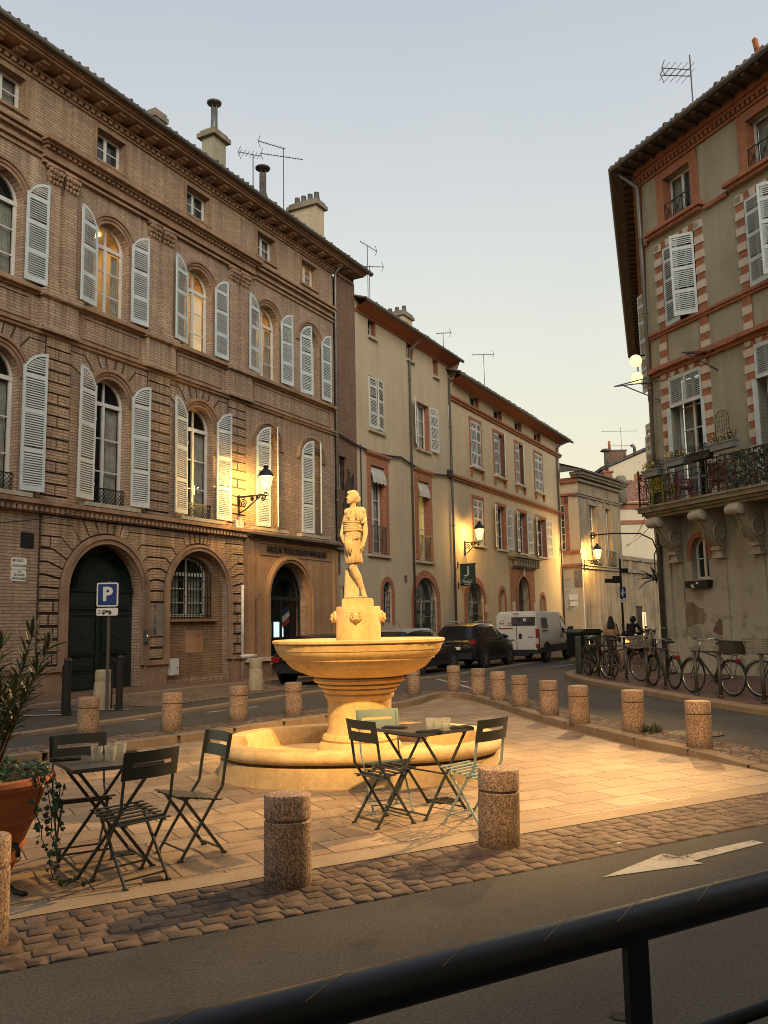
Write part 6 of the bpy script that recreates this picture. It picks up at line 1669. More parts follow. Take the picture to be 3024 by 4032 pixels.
mb.prism([(-.11,1.945),(-.10,1.955),(.03,1.945),(.06,1.93),(.068,1.905),(.03,1.925),(-.02,1.905),(-.05,1.905),(-.06,1.935),(-.11,1.935)],-.054,-.049); mb.prism([(-.2,1.95),(-.15,1.95),(-.115,1.905),(-.12,1.9),(-.155,1.935),(-.2,1.935)],-.0535,-.049); mb.prism([(-.2,1.885),(-.15,1.89),(-.15,1.9),(-.2,1.9)],-.053,-.049)
mb.build('tow_pictogram', M['sign_ink'], pn2)

# street name plaques, vents, meter box, pipes on the brick building
def onA(name,label,cat,u,z,fn,v=-.005,grp=None):
    t = thing(name,label,cat,lw(u,OFF)+Vector((0,0,z)),RZL,grp); fn(t); return t
def plq(lines, shield):
    def f(t):
        mb = MB(); mb.prism([(-.2,-.1),(-.2,.1),(-.17,.13),(.17,.13),(.2,.1),(.2,-.1),(.17,-.13),(-.17,-.13)],-.02,.0); p = mb.build('plate', M['sign_white'], t)
        for i,(s,sz_,zz) in enumerate(lines): text(s, sz_, M['plate_ink'], p, 'lettering', Matrix.Translation((.01 if i else .02,-.0215,zz)), .0015, sx=.72, bold=.002)
        if shield:
            m2 = MB(); m2.prism([(-.165,.09),(-.105,.09),(-.105,.05),(-.135,.025),(-.165,.05)],-.024,-.019); m2.build('shield', M['red_paint'], p)
    return f
onA('street_plaque','white street name plaque with a small red shield, upper one of the pair','street sign',13.14,3.19,plq([('PLACE',.085,.06),('SAINTES SCARBES',.066,-.055)],True),grp='street name plaques')
onA('street_plaque','white street name plaque in grey letters, lower one of the pair','street sign',13.14,2.92,plq([('PLAÇA',.05,.085),('DE L\'OLIVIÈR',.07,.01),('SANTAS CARBAS',.066,-.07)],False),grp='street name plaques')
def f(t): 
    mb = MB(); mb.box(-.17,.17,-.03,.0,-.17,.17)
    for k in range(7): mb.box(-.15,.15,-.04,-.03,-.14+k*.045,-.125+k*.045)
    mb.build('grille', M['black_iron'], t)
onA('air_vent','dark square vent grille on the brick wall above the street plaques','vent',13.34,3.73,f)
def f(t): mb = MB(); mb.box(-.15,.15,-.14,0,-.22,.22); mb.box(-.13,.13,-.15,-.14,-.2,.2); mb.build('case', M['white_pipe'], t); m2 = MB(); m2.box(.05,.08,-.155,-.15,-.05,.0); m2.build('latch', M['black_iron'], t)
onA('meter_box','small white utility meter box low on the brick wall under the barred window','meter box',18.14,.65,f)
mb = MB(); mb.tube([(0,-.08,.15),(0,-.08,2.95)],.05,10); mb.tube([(.22,-.08,.75),(.22,-.08,2.4)],.035,8); mb.tube([(-.2,-.2,.8),(.5,-.2,.8)],.06,8); o = mb.build('wall_pipe', M['white_pipe'], None, True); o.location = lw(21.16,OFF); o.rotation_euler=(0,0,RZL); tag(o,'white vertical pipe low on the brick wall left of the shop front','pipe')
mb = MB(); mb.tube([(0,-.19,.1),(0,-.19,2.55)],.03,8); mb.tube([(0,-.19,2.55),(.04,-.2,2.66),(.1,-.2,2.68)],.035,8); o = mb.build('lightning_rod_sheath', M['rough_brick'], None); o.location = lw(21.72,OFF); o.rotation_euler=(0,0,RZL); tag(o,'thin rusty pipe on the left side of the shop front','pipe')
def f(t): mb = MB(); mb.box(-.16,.16,-.3,-.28,-.3,.3); mb.build('sheet', M['grey_stone'], t); text('■ ■\n— —\n■ ■', .1, M['sign_ink'], t, 'print', Matrix.Translation((0,-.302,0)))
mb = MB(); mb.box(-.02,.02,-.3,-.02,-.02,.06); o = mb.build('door_intercom', M['dark_pipe'], None); 
bpy.data.objects.remove(o)
mb = MB(); mb.box(-.07,.07,-.06,0,-.16,.16); o = mb.build('door_intercom', M['zinc'], None); o.location = lw(17.0,OFF)+Vector((0,0,1.5))-NL*.15; o.rotation_euler=(0,0,RZL); tag(o,'small lit intercom panel beside the dark green double door','intercom')
m2 = MB(); m2.box(-.02,.02,-.065,-.06,-.02,.03); m2.build('button_light', M['lit'], o)
mb = MB(); mb.box(-.28,.28,-.045,-.036,-.42,.42); o = mb.build('wall_plaque', M['grey_stone'], None); o.location = lw(17.5,OFF)+Vector((0,0,1.9)); o.rotation_euler=(0,0,RZL); tag(o,'grey stone plaque on the rusticated pier right of the double door','plaque')
# inside the shop door
mb = MB(); mb.box(-.25,.25,-.02,.02,-.25,.25); o = mb.build('lit_poster', M['screen'], None); o.location = lw(23.86,OFF)+NL*.5+Vector((0,0,1.57)); o.rotation_euler=(0,0,RZL); tag(o,'bright white lit display panel behind the glass shop door','display')
mb = MB(); mb.box(-.06,.06,-.02,.02,-.25,.25); o = mb.build('lit_strip', M['green_screen'], None); o.location = lw(23.36,OFF)+NL*.5+Vector((0,0,1.56)); o.rotation_euler=(0,0,RZL); tag(o,'narrow green lit panel beside the white display behind the shop door','display')
fg = thing('french_flag', 'small drooping blue white and red flag hanging behind the shop door glass', 'flag', lw(24.15,OFF)+NL*.4+Vector((0,0,2.12)), RZL)
for i,(n_,m_) in enumerate((('blue_band','flag_blue'),('white_band','sign_white'),('red_band','flag_red'))):
    mb = MB(); z = .18-.2*i; mb.add([(-.25,0,z-.1),(.2,.02,z+.1),(.22,.0,z-.08),(-.22,-.02,z-.3)],[(0,1,2,3)]); mb.build(n_, M[m_], fg)

# banner on the cream house
bnr = thing('hanging_banner', 'dark green vertical banner with a white figure beside the lit lantern', 'banner', lw(37.85,OFF)+Vector((0,0,0)), RZL)
mb = MB()
for z in (4.42,3.46): mb.box(-.015,.015,-.98,0,z-.015,z+.015); mb.tube([(0,-.02,z-.2),(0,-.02,z+.12)],.03,6)
mb.build('arms', M['black_iron'], bnr)
mb = MB(); n = 8
for i in range(n+1):
    y = -.12-.78*i/n; x = .02*math.sin(i*1.1); mb.v += [(x,y,3.38),(x,y,4.44)]
for i in range(n): mb.f.append((2*i,2*i+2,2*i+3,2*i+1)); mb.mi.append(0)
cl = mb.build('cloth', M['banner'], bnr)
Rb = Matrix.Translation((-.03,-.5,3.9)) @ Matrix.Rotation(rad(-90),4,'Z')
mb = MB(); mb.prism([(.0,.1),(.08,.1),(.1,.12),(.07,.42),(.02,.42)],-.01,0); mb.prism([(-.2,-.2),(-.02,-.06),(.08,.0),(.1,.06),(.02,.08),(.0,.02),(-.18,-.02),(-.16,-.05),(-.03,-.04),(-.2,-.17)],-.01,0); mb.v=[tuple(Rb@Vector(v)) for v in mb.v]; mb.build('white_figure', M['banner_ink'], cl)
mb = MB(); rr = random.Random(6)
for zz,hh,w0 in ((-.25,.03,.27),(-.31,.028,.25),(-.36,.028,.22),(-.44,.055,.15)):
    x = -w0
    while x < w0:
        l = rr.uniform(.02,.05); mb.box(x,min(w0,x+l),-.012,-.008,zz-hh*rr.uniform(.6,1)/2,zz+hh*rr.uniform(.6,1)/2); x += l+.012
mb.v=[tuple(Rb@Vector(v)) for v in mb.v]; mb.build('print_lines', M['banner_ink'], cl)
mb = MB(); mb.box(-.08,.08,-.05,0,-.13,.13); o = mb.build('wall_box', M['dark_pipe'], None); o.location = lw(32.3,OFF)+Vector((0,0,3.55)); o.rotation_euler=(0,0,RZL); tag(o,'small brown box on the cream wall between the narrow and the wide arched windows','box')

# antennas
def yagi(mb, a, b, n, el, up=(0,0,1)):
    a=Vector(a); b=Vector(b); d=(b-a).normalized(); u=Vector(up); s=d.cross(u).normalized()
    mb.tube([a,b],.016,4)
    for i in range(n):
        c=a.lerp(b,(i+.5)/n); l=el*(1-.25*i/n); mb.tube([c-s*l,c+s*l],.009,4)
    mb.tube([b-u*.25-d*.1,b,b+u*.25-d*.1],.012,4)
def ant(loc,label,h,booms):
    t = thing('tv_antenna',label,'antenna',loc,0,'rooftop antennas'); mb=MB(); mb.tube([(0,0,0),(0,0,h)],.02,6); mb.build('mast',M['antenna'],t)
    for a,b,n,e in booms: mb=MB(); yagi(mb,a,b,n,e); mb.build('boom',M['antenna'],t)
    return t
def La(u,v,z): return lw(u,OFF+v)+Vector((0,0,z))
ant(La(26.15,1.8,16.2),'tall antenna with two long horizontal booms beside the four-pot chimney',3.95,[((.08,.0,3.93),(-.92,-.5,4.0),12,.09),((.74,.25,3.62),(-.85,-.3,3.60),14,.08)])
ant(La(24.2,1.8,16.2),'small antenna left of the slim black flue on the brick building roof',2.75,[((.28,.1,2.72),(-.5,-.3,2.68),6,.26)])
ant(La(34.05,2.5,15.0),'antenna with an upward tilted boom on the first cream house roof, left of its chimney',4.4,[((-.36,.0,4.68),(.45,.2,4.22),8,.12)])
ant(La(34.4,2.6,15.0),'shorter antenna with a long level boom on the first cream house roof',3.6,[((-.5,0,3.58),(.68,.1,3.56),10,.12)])
ant(La(42.6,2.5,14.6),'low antenna just showing over the eave of the banded cream house',3.1,[((-.4,0,3.05),(.45,0,3.1),7,.18)])
ant(La(48.7,2.5,14.6),'antenna with one long level boom on the banded cream house roof',3.55,[((-.75,0,3.5),(.65,0,3.5),10,.2)])
ant(gw_(2.6,-.2,15.9),'antenna of two parallel booms on the grey corner building roof',1.95,[((.0,0,1.28),(-.95,-.2,1.2),5,.34),((.0,0,1.48),(-.9,-.2,1.42),5,.34)])
o = ant(Vector((24.2,86,18.6)),'faint antenna standing on the striped chimney of the far gabled house',2.4,[((-2.0,0,2.0),(1.6,0,2.0),8,.3),((-1.6,0,.6),(1.2,0,.5),5,.3)]); o.rotation_euler=(0,0,0)

# ------------------------------------------------------------------ café chairs and tables
def chair(mat, label, loc, rz, first=None):
    if first is not None:
        c = place(copy_tree(first), loc, rz, label)
        for ch in c.children:
            if ch.data.materials[0] != M[mat]: ch.data = recolor(ch.data, mat)
        return c
    t = thing('folding_chair', label, 'chair', loc, rz, 'folding metal café chairs')
    W2 = .19
    P = lambda pts,s: [(x,s,z) for x,z in pts]
    for s in (-W2,W2):
        mb = MB(); pts = [(.19,0),(-.09,.415),(-.155,.50),(-.175,.64),(-.215,.88)]
        for a,b in zip(pts,pts[1:]): mb.bar((a[0],s,a[1]),(b[0],s,b[1]),.011,.021,(1,0,0))
        mb.box(.165,.205,s-.012,s+.012,0,.014); mb.build('back_leg_upright', M[mat], t)
        s2 = s*.86; mb = MB(); pts = [(-.19,0),(.15,.44)]
        for a,b in zip(pts,pts[1:]): mb.bar((a[0],s2,a[1]),(b[0],s2,b[1]),.012,.022,(1,0,0))
        mb.box(-.205,-.165,s2-.012,s2+.012,0,.014); mb.build('leg', M[mat], t)
    for x_,w_,z_,r_ in ((.145,W2,.07,.012),(-.145,W2*.86,.05,.012),(-.09,W2,.405,.014),(.15,W2,.435,.014)): mb = MB(); mb.bar((x_,-w_,z_),(x_,w_,z_),r_,r_); mb.build('stretcher', M[mat], t)
    mb = MB()
    for i in range(7):
        x = .2-.056*i; z = .462-.010*i; mb.box(x-.017,x+.017,-.205,.205,z,z+.007)
    for y in (-.15,.15): mb.bar((.21,y,.456),(-.16,y,.394),.02,.01)
    mb.build('slatted_seat', M[mat], t)
    # curved back panel with the long slot
    mb = MB(); n = 14; H0,H1 = .70,.885
    def px_(y,z): return -.178-.19*(z-.64)+.0-.030*(1-(y/.215)**2)
    ys = [-.215+.43*i/n for i in range(n+1)]
    def pan(z0,z1,y0,y1):
        yy = [y for y in ys if y0-1e-6<=y<=y1+1e-6]
        for q in (0,1):
            off = -.004 if q else .004
            mb.add([(px_(y,z)+off,y,z) for y in yy for z in (z0,z1)],[(2*i,2*i+1,2*i+3,2*i+2) for i in range(len(yy)-1)])
        for z in (z0,z1): mb.add([(px_(y,z)+o_,y,z) for y in yy for o_ in (-.004,.004)],[(2*i,2*i+1,2*i+3,2*i+2) for i in range(len(yy)-1)])
        for y in (yy[0],yy[-1]): mb.add([(px_(y,z0)-.004,y,z0),(px_(y,z0)+.004,y,z0),(px_(y,z1)+.004,y,z1),(px_(y,z1)-.004,y,z1)],[(0,1,2,3)])
    e = .43/n
    pan(H0,.785,ys[0],ys[-1]); pan(.81,H1,ys[0],ys[-1]); pan(.785,.81,ys[0],ys[2]); pan(.785,.81,ys[-3],ys[-1])
    mb.build('back_panel', M[mat], t)
    return t
REC = {}
def recolor(me, mat):
    k = (me.name,mat)
    if k not in REC:
        m = me.copy(); m.materials.clear(); m.materials.append(M[mat]); REC[k] = m
    return REC[k]
c0_ = chair('chair_dark','dark folding chair with its back to the viewer at the left café table',(-1.765,6.15,0),rad(138))
chair('chair_dark','dark folding chair on the right side of the left café table',(-1.51,6.83,0),rad(219),c0_)
chair('chair_dark','dark folding chair behind the left café table beside the terracotta pot',(-2.33,6.76,0),rad(-61),c0_)
chair('chair_dark','blackish folding chair at the left side of the right café table',(-.06,7.70,0),rad(37),c0_)
chair('chair_light','pale sage folding chair behind the right café table against the fountain pedestal',(-.03,8.27,0),rad(-70),c0_)
chair('chair_light','greenish folding chair at the right café table, partly behind a granite bollard',(.73,7.66,0),rad(137),c0_)
c_last = [o for o in bpy.data.objects if o.get('label','').startswith('greenish folding')][0]
for ch in c_last.children:
    if ch.name.startswith('back_panel'): ch.data = recolor(c0_.children[0].data if False else [k for k in c0_.children if k.name.startswith('back_panel')][0].data,'chair_dark')
def cafe_table(loc, rz, label, first=None):
    if first is not None: return place(copy_tree(first), loc, rz, label)
    t = thing('folding_table', label, 'table', loc, rz, 'folding metal café tables'); S = .32
    mb = MB(); mb.box(-S,S,-S,S,.728,.740); mb.box(-S-.004,S+.004,-S-.004,-S,.715,.742); mb.box(-S-.004,S+.004,S,S+.004,.715,.742); mb.box(-S-.004,-S,-S,S,.715,.742); mb.box(S,S+.004,-S,S,.715,.742); mb.build('tabletop', M['table_metal'], t)
    for s in (-1,1):
        for sg in (-1,1):
            mb = MB(); y = s*(.27 if sg > 0 else .25); mb.bar((-sg*.27,y,.0),(sg*.27,y,.72),.014,.022,(1,0,0)); mb.box(-sg*.27-.02,-sg*.27+.02,y-.012,y+.012,0,.012); mb.build('leg', M['chair_dark'], t)
    for x_,z_ in ((-.24,.04),(.24,.04),(-.26,.70),(.26,.70),(0,.36)): mb = MB(); mb.bar((x_,-.26,z_),(x_,.26,z_),.013,.013); mb.build('stretcher', M['chair_dark'], t)
    return t
t1 = cafe_table((-2.08,6.55,0),rad(33.4),'grey square folding café table on the left, set with three glasses')
t2 = cafe_table((.33,8.13,0),rad(41),'grey square folding café table on the right, in front of the fountain basin',t1)
gl0 = None
def glass(loc,label):
    global gl0
    if gl0 is None:
        mb = MB(); mb.lathe([(.028,0),(.036,.085),(.0335,.085),(.026,.012),(.001,.012)],16,cap=False); mb.lathe([(.0275,-.0),(.001,.0)],16,cap=False); o = mb.build('tumbler', M['tumbler'], None, True); gl0 = o
    else: o = gl0.copy(); COL.objects.link(o)
    o.location = loc; o.scale = (1.25,1.25,1.25); return tag(o,label,'glass','drinking glasses on the café tables')
TZ = .7405
for x,y,l in ((-2.14,6.50,'clear tumbler on the left café table, the one furthest left'),(-2.05,6.53,'clear tumbler on the left café table, middle of its three'),(-2.02,6.68,'clear tumbler on the left café table, nearest the front chair back'),
              (.38,7.97,'clear tumbler on the right café table, leftmost of its three'),(.45,7.93,'clear tumbler on the right café table, middle and lowest of its three'),(.52,7.95,'clear tumbler on the right café table, rightmost of its three')): glass((x,y,TZ),l)
def napkin(loc,rz,label,fork=True):
    t = thing('place_setting',label,'cutlery',loc,rz,'dark napkins and cutlery on the café tables')
    mb = MB(); mb.box(-.11,.11,-.05,.05,0,.012); mb.box(-.1,.1,-.035,.045,.012,.018); mb.build('napkin', M['dark_cloth'], t)
    mb = MB(); mb.bar((-.09,-.01,.022),(.12,.0,.026),.012,.005); mb.bar((.1,.0,.026),(.15,.0,.022),.022,.005); mb.build('fork', M['chrome'], t)
napkin((-2.40,6.58,TZ),rad(20),'dark folded napkin with cutlery at the left end of the left café table'); napkin((-2.06,6.85,TZ),rad(15),'dark napkin with cutlery at the far corner of the left café table')
napkin((.06,8.15,TZ),rad(-25),'dark napkin with cutlery at the left corner of the right café table'); napkin((.36,7.80,TZ),rad(20),'dark napkin with cutlery at the near corner of the right café table'); napkin((.66,8.06,TZ),rad(30),'dark napkin with cutlery at the right corner of the right café table')

# ------------------------------------------------------------------ terracotta pot, oleander, ivy
PT = Vector((-2.82,6.15,0))
po = thing('terracotta_pot','large terracotta pot on a black iron stand, cut by the left frame edge','pot',PT,0)
mb = MB(); mb.lathe([(.20,.06),(.22,.07),(.285,.22),(.30,.235),(.30,.255),(.29,.265),(.35,.40),(.372,.41),(.376,.435),(.362,.45),(.405,.56),(.415,.62),(.47,.645),(.485,.675),(.475,.705),(.44,.715),(.41,.70),(.40,.62),(.01,.62)],56); mb.build('pot', M['terracotta'], po, 'auto')
mb = MB(); mb.lathe([(.405,.665),(.3,.68),(.01,.685)],24,cap=False); mb.build('soil', M['soil'], po)
for k in range(3):
    a = rad(-35+120*k); d = Vector((math.cos(a),math.sin(a),0)); mb = MB()
    pts = [d*.22+Vector((0,0,.17))]+[d*(.30-.0+.085*math.sin(t))+Vector((0,0,.24+.0-.085*math.cos(t)+.05)) for t in (2.2,1.6,1.0)][::-1]
    pts = [d*(.42+.05*math.cos(t))+Vector((0,0,.255+.05*math.sin(t))) for t in (-.4,.4,1.2,2.0,2.8)]+[d*.345+Vector((0,0,.2)),d*.34+Vector((0,0,.12)),d*.37+Vector((0,0,.05)),d*.44+Vector((0,0,.015)),d*.52+Vector((0,0,.012)),d*.57+Vector((0,0,.022))]
    mb.tube(pts,.017,8); mb.tube([d*.36+Vector((0,0,.05)),d*.1+Vector((0,0,.05))],.014,6); mb.build('stand_foot', M['black_iron'], po, True)
pl = thing('oleander','oleander shrub with long pointed leaves growing in the terracotta pot','shrub',PT+Vector((0,0,.66)),0)
rr = random.Random(21); sm = MB(); lm = MB()
def lance(mb,p,d,L,w,droop):
    d = d.normalized(); s = d.cross(Vector((0,0,1)));
    if s.length < .1: s = Vector((1,0,0))
    s.normalize(); s = (s+Vector((0,0,rr.uniform(-.5,.5)))).normalized(); V=[]
    for i,ww in enumerate((.25,.8,1,.7,.05)):
        t = i/4; c = p+d*(L*t)+Vector((0,0,-droop*t*t)); V += [c-s*w*ww,c+Vector((0,0,-.004)),c+s*w*ww]
    mb.add(V,[(3*i,3*i+1,3*i+4,3*i+3) for i in range(4)]+[(3*i+1,3*i+2,3*i+5,3*i+4) for i in range(4)])
for i in range(17):
    a = rr.uniform(0,6.28); lean = rr.uniform(.05,.42); p = Vector((rr.uniform(-.1,.1),rr.uniform(-.1,.1),0)); pts=[p]; H = rr.uniform(.55,1.0)
    if i < 3: p = Vector((.05+.03*i,-.05,0)); pts=[p]; a = rad(-20+30*i); lean=.34; H=(.62,.75,.9)[i]
    for k in range(1,7):
        t = k/6; pts.append(p+Vector((math.cos(a)*lean*t**1.2*H*1.1,math.sin(a)*lean*t**1.2*H*1.1,H*t)))
    sm.tube(pts,[.013-.0015*k for k in range(7)],5)
    for node in range(12):
        t = .38+.62*node/11; k = min(5,int(t*6)); q = pts[k].lerp(pts[k+1],t*6-k); ax = (pts[k+1]-pts[k]).normalized()
        for j in range(3):
            b = node*1.1+j*2.094+rr.uniform(-.3,.3); out = Vector((math.cos(b),math.sin(b),0)); d = out*rr.uniform(.55,1)+ax*rr.uniform(.5,1.2)
            lance(lm,q,d,rr.uniform(.12,.20),rr.uniform(.009,.014),rr.uniform(0,.06))
    for j in range(6):
        b = j*1.05; lance(lm,pts[-1],Vector((math.cos(b)*.35,math.sin(b)*.35,1)),rr.uniform(.11,.17),.011,.0)
sm.build('stems', M['stem'], pl); lm.build('leaves', M['leaf'], pl)
ivt = thing('ivy','green ivy filling the pot rim and trailing down its right side to the paving','ivy',PT,0)
im = MB(); vs = MB()
def ivyleaf(c,s,nrm=None):
    n_ = Vector((rr.uniform(-.4,.9),rr.uniform(-1,-.1),rr.uniform(-.2,.9))) if nrm is None else nrm; n_.normalize(); u = n_.cross(Vector((rr.uniform(-1,1),rr.uniform(-1,1),rr.uniform(-1,1)))).normalized(); v = n_.cross(u)
    sh = ((0,-.7),(.55,-.45),(.95,.1),(.45,.25),(.35,1.05),(0,.75),(-.35,1.05),(-.45,.25),(-.95,.1),(-.55,-.45))
    P = [c+u*(x*s)+v*(y*s) for x,y in sh]; im.add(P+[c+n_*.15*s],[(i,(i+1)%10,10) for i in range(10)])
for i in range(420):
    a = rr.uniform(0,6.28); r = .44*math.sqrt(rr.random()); ivyleaf(Vector((r*math.cos(a),r*math.sin(a),.70+rr.uniform(0,.12)*(1-r))),rr.uniform(.018,.036),Vector((rr.uniform(-.6,.6),rr.uniform(-.8,.3),1)))
for strand in range(4):
    a = rad(-18+9*strand); x,y = .47*math.cos(a),.47*math.sin(a); L=[Vector((x*.85,y*.85,.72)),Vector((x,y,.72)),Vector((x*1.06,y*1.06,.64))]; n = (11,9,5,3)[strand]
    for k in range(n):
        L.append(L[-1]+Vector((rr.uniform(-.015,.03),rr.uniform(-.012,.012),-.052 if L[-1].z > .06 else 0)))
        if L[-1].z < .03: L[-1].z = .03; L[-1].x += .04
    if strand == 0:
        for k in range(4): L.append(L[-1]+Vector((.05,-.02,0)))
    vs.tube(L,.004,4)
    for q in L[1:]:
        for j in range(2 if strand < 2 else 3):
            ivyleaf(q+Vector((rr.uniform(-.03,.04),rr.uniform(-.04,.0),rr.uniform(-.03,.03))),rr.uniform(.016,.032))
vs.build('vines', M['stem'], ivt); im.build('leaves', M['ivy'], ivt)

# ------------------------------------------------------------------ foreground guard rail
ra_ = thing('guard_rail','thick black tubular guard rail in the near foreground with worn tape seams','railing',(0,0,0),0)
p0 = Vector((.05,1.54,1.108)); p1 = Vector((.83,1.99,1.108)); dd_ = (p1-p0).normalized(); a = p0-dd_*2.2; b = p0+dd_*5.4
mb = MB(); mb.tube([a.lerp(b,i/40) for i in range(41)],.0355,28); mb.build('top_tube', M['rail'], ra_, 'auto')
s_ = dd_.cross(Vector((0,0,1))).normalized(); u_ = s_.cross(dd_)
for k,t0 in enumerate((1.72,1.97,2.22,2.44,2.62,2.84,3.1)):
    mb = MB(); pts=[]
    for i in range(13):
        th = rad(38)+i*.13; q = a+dd_*(t0+.011*i)+(s_*math.cos(th)+u_*math.sin(th))*.0357; pts.append(q)
    mb.tube(pts,.0011,4); mb.build('tape_seam', M['rail_edge'], ra_)
for t,hh in ((2.69,1.06),(.9,1.06),(4.7,1.06),(7.0,1.06)):
    mb = MB(); q = a+dd_*t; f_ = dd_
    mb.cbox(q+Vector((0,0,-.55)),dd_,s_,(0,0,1),.028,.008,.53);  mb.cbox(q+Vector((0,0,-1.08)),dd_,s_,(0,0,1),.09,.07,.006); mb.build('post', M['rail'], ra_)
mb = MB(); q0 = a+Vector((0,0,-.34))-s_*.0; mb.tube([a+dd_*2.72+Vector((0,0,-.24)),a+dd_*7.55+Vector((0,0,-.24))],.014,12); mb.build('lower_tube', M['rail'], ra_, True)

# covers, drains, weeds, litter
def cover(name,pts,label,mat='cast_iron',z=.006,ribs=0):
    mb = MB(); P=[Vector((x,y,hgt(x,y)*0+z)) for x,y in pts]; mb.add([tuple(p) for p in P],[tuple(range(len(P)))])
    if ribs:
        for i in range(ribs):
            t=(i+.5)/ribs; mb.bar(P[0].lerp(P[1],t)+Vector((0,0,.003)),P[3].lerp(P[2],t)+Vector((0,0,.003)),.012,.006)
    o = mb.build(name,M[mat],None); return tag(o,label,name.replace('_',' '))
def sq(c,s,a): return [(c[0]+s*math.cos(a+k*PI/2+PI/4),c[1]+s*math.sin(a+k*PI/2+PI/4)) for k in range(4)]
cover('drain_grate',sq((.52,8.58),.17,rad(29)),'dark square drain grate in the paving under the right café table',ribs=7)
cover('drain_cover',sq((-1.62,6.15),.085,rad(29)),'small dark square cover in the paving by the front left chair'); cover('drain_cover',sq((-2.03,6.86),.11,rad(29)),'small dark cover in the paving under the left café table')
mb = MB(); mb.lathe([(.30,.0),(.30,.006),(.26,.008),(.255,.004),(.01,.005)],28); mb.lathe([(.36,0),(.36,.004),(.31,.005)],28,cap=False); o = mb.build('manhole_cover',M['cast_iron'],None); o.location=(4.28,12.3,hgt(4.28,12.3)+.004); tag(o,'round cast iron manhole cover in the road behind a granite bollard','manhole cover')
def tuft(loc,label,n=60,r=.14,seed=1):
    q = random.Random(seed); mb = MB()
    for i in range(n):
        a = q.uniform(0,6.28); rr_ = r*math.sqrt(q.random()); p = Vector((rr_*math.cos(a),rr_*math.sin(a),0)); t = p+Vector((q.uniform(-.07,.07),q.uniform(-.07,.07),q.uniform(.03,.12))); s = Vector((-math.sin(a),math.cos(a),0))*.008
        mb.add([p-s,p+s,t+s*.6,t-s*.3],[(0,1,2,3)])
    o = mb.build('weeds',M['moss'],None); o.location = loc; return tag(o,label,'weeds')
tuft((3.72,12.55,hgt(3.72,12.55)),'tuft of weeds at the foot of a granite bollard on the right verge',120,.17,1); tuft((5.5,24.75,.22),'weeds at the foot of the bike rack posts near the kerb tip',60,.2,2); tuft((5.68,23.9,.22),'weeds at the foot of the second bike rack from the kerb tip',50,.2,3)
mb = MB(); mb.add([(0,0,.004),(.07,.02,.012),(.075,.05,.004),(.01,.035,.014)],[(0,1,2,3)]); o = mb.build('paper_scrap',M['paper'],None); o.location=(1.72,6.82,0); tag(o,'small pale paper scrap at the edge of the cobbles near the road arrow','litter')
def patch(loc,r,label):
    mb = MB(); mb.add([(r*(1+.2*math.sin(3*k)) *math.cos(k*.35),r*.7*(1+.15*math.cos(2*k))*math.sin(k*.35),0) for k in range(18)],[tuple(range(18))]); o = mb.build('oil_stain',M['joint'],None); o.location = loc; return tag(o,label,'stain','oil stains on the road')
patch((.99,3.97,.004),.06,'round dark oil stain on the road left of the rail post'); patch((1.38,3.87,.004),.045,'small dark oil stain on the road right of the rail post')

# ------------------------------------------------------------------ vehicles
def loft(stations, seg=1):
    """stations: (x, zlow, zbelt, zroof, wlow, wbelt, wroof); returns MB of the body skin and ring count"""
    mb = MB(); R_ = []
    for (x,zl,zb,zr,wl_,wb2,wr_) in stations:
        half = [(wl_*.9,zl),(wl_,zl+.08),(wb2*1.0,zl+(zb-zl)*.45),(wb2,zb-.06),(wb2-.02,zb),(wr_+.02,zr-.07),(wr_-.03,zr-.015),(wr_*.5,zr),]
        ring = [(x,y,z) for y,z in half]+[(x,-y,z) for y,z in half[::-1]]
        R_.append(ring); mb.v += ring
    m = len(R_[0])
    for i in range(len(R_)-1):
        for k in range(m-1): mb.f.append((i*m+k,i*m+k+1,(i+1)*m+k+1,(i+1)*m+k)); mb.mi.append(0)
        mb.f.append((i*m+m-1,i*m,(i+1)*m,(i+1)*m+m-1)); mb.mi.append(0)
    mb.f.append(tuple(range(m))); mb.mi.append(0); mb.f.append(tuple((len(R_)-1)*m+k for k in range(m))); mb.mi.append(0)
    return mb, R_
def wheel(parent, x, y, r, w, side, rimmat='rim'):
    t = MB(); prof = [(r*.62,-w/2),(r*.9,-w/2),(r,-w/2+.03),(r,w/2-.03),(r*.9,w/2),(r*.62,w/2)]
    n = 28
    for pr_i,(q,yy) in enumerate(prof):
        for k in range(n): a=2*PI*k/n; t.v.append((x+q*math.cos(a),y+yy,r+q*math.sin(a)))
    for j in range(len(prof)-1):
        for k in range(n): t.f.append((j*n+k,j*n+(k+1)%n,(j+1)*n+(k+1)%n,(j+1)*n+k)); t.mi.append(0)
    ty = t.build('wheel', M['tyre'], parent, 'auto')
    rm = MB(); yo = y+side*(w/2-.02)
    rm.tube([(x,yo-.02*side,r),(x,yo,r)],r*.12,12)
    for k in range(5):
        for d in (-.16,.16):
            a = 2*PI*k/5+d; rm.bar((x+r*.1*math.cos(a),yo,r+r*.1*math.sin(a)),(x+r*.6*math.cos(a-d*.3),yo,r+r*.6*math.sin(a-d*.3)),.03,.035,(0,1,0))
    rm.tube([(x+r*.61*math.cos(a),yo,r+r*.61*math.sin(a)) for a in [2*PI*i/20 for i in range(21)]],.014,6,False)
    rm.build('rim', M[rimmat], ty); bk = MB(); bk.tube([(x,yo-.05*side,r),(x,yo-.045*side,r)],r*.6,16); bk.build('brake_disc', M['plastic_black'], ty)
    return ty
def quadpanel(parent,name,mat,P,off=.0,up=None):
    mb = MB(); mb.add(P,[tuple(range(len(P)))]); return mb.build(name,M[mat],parent)
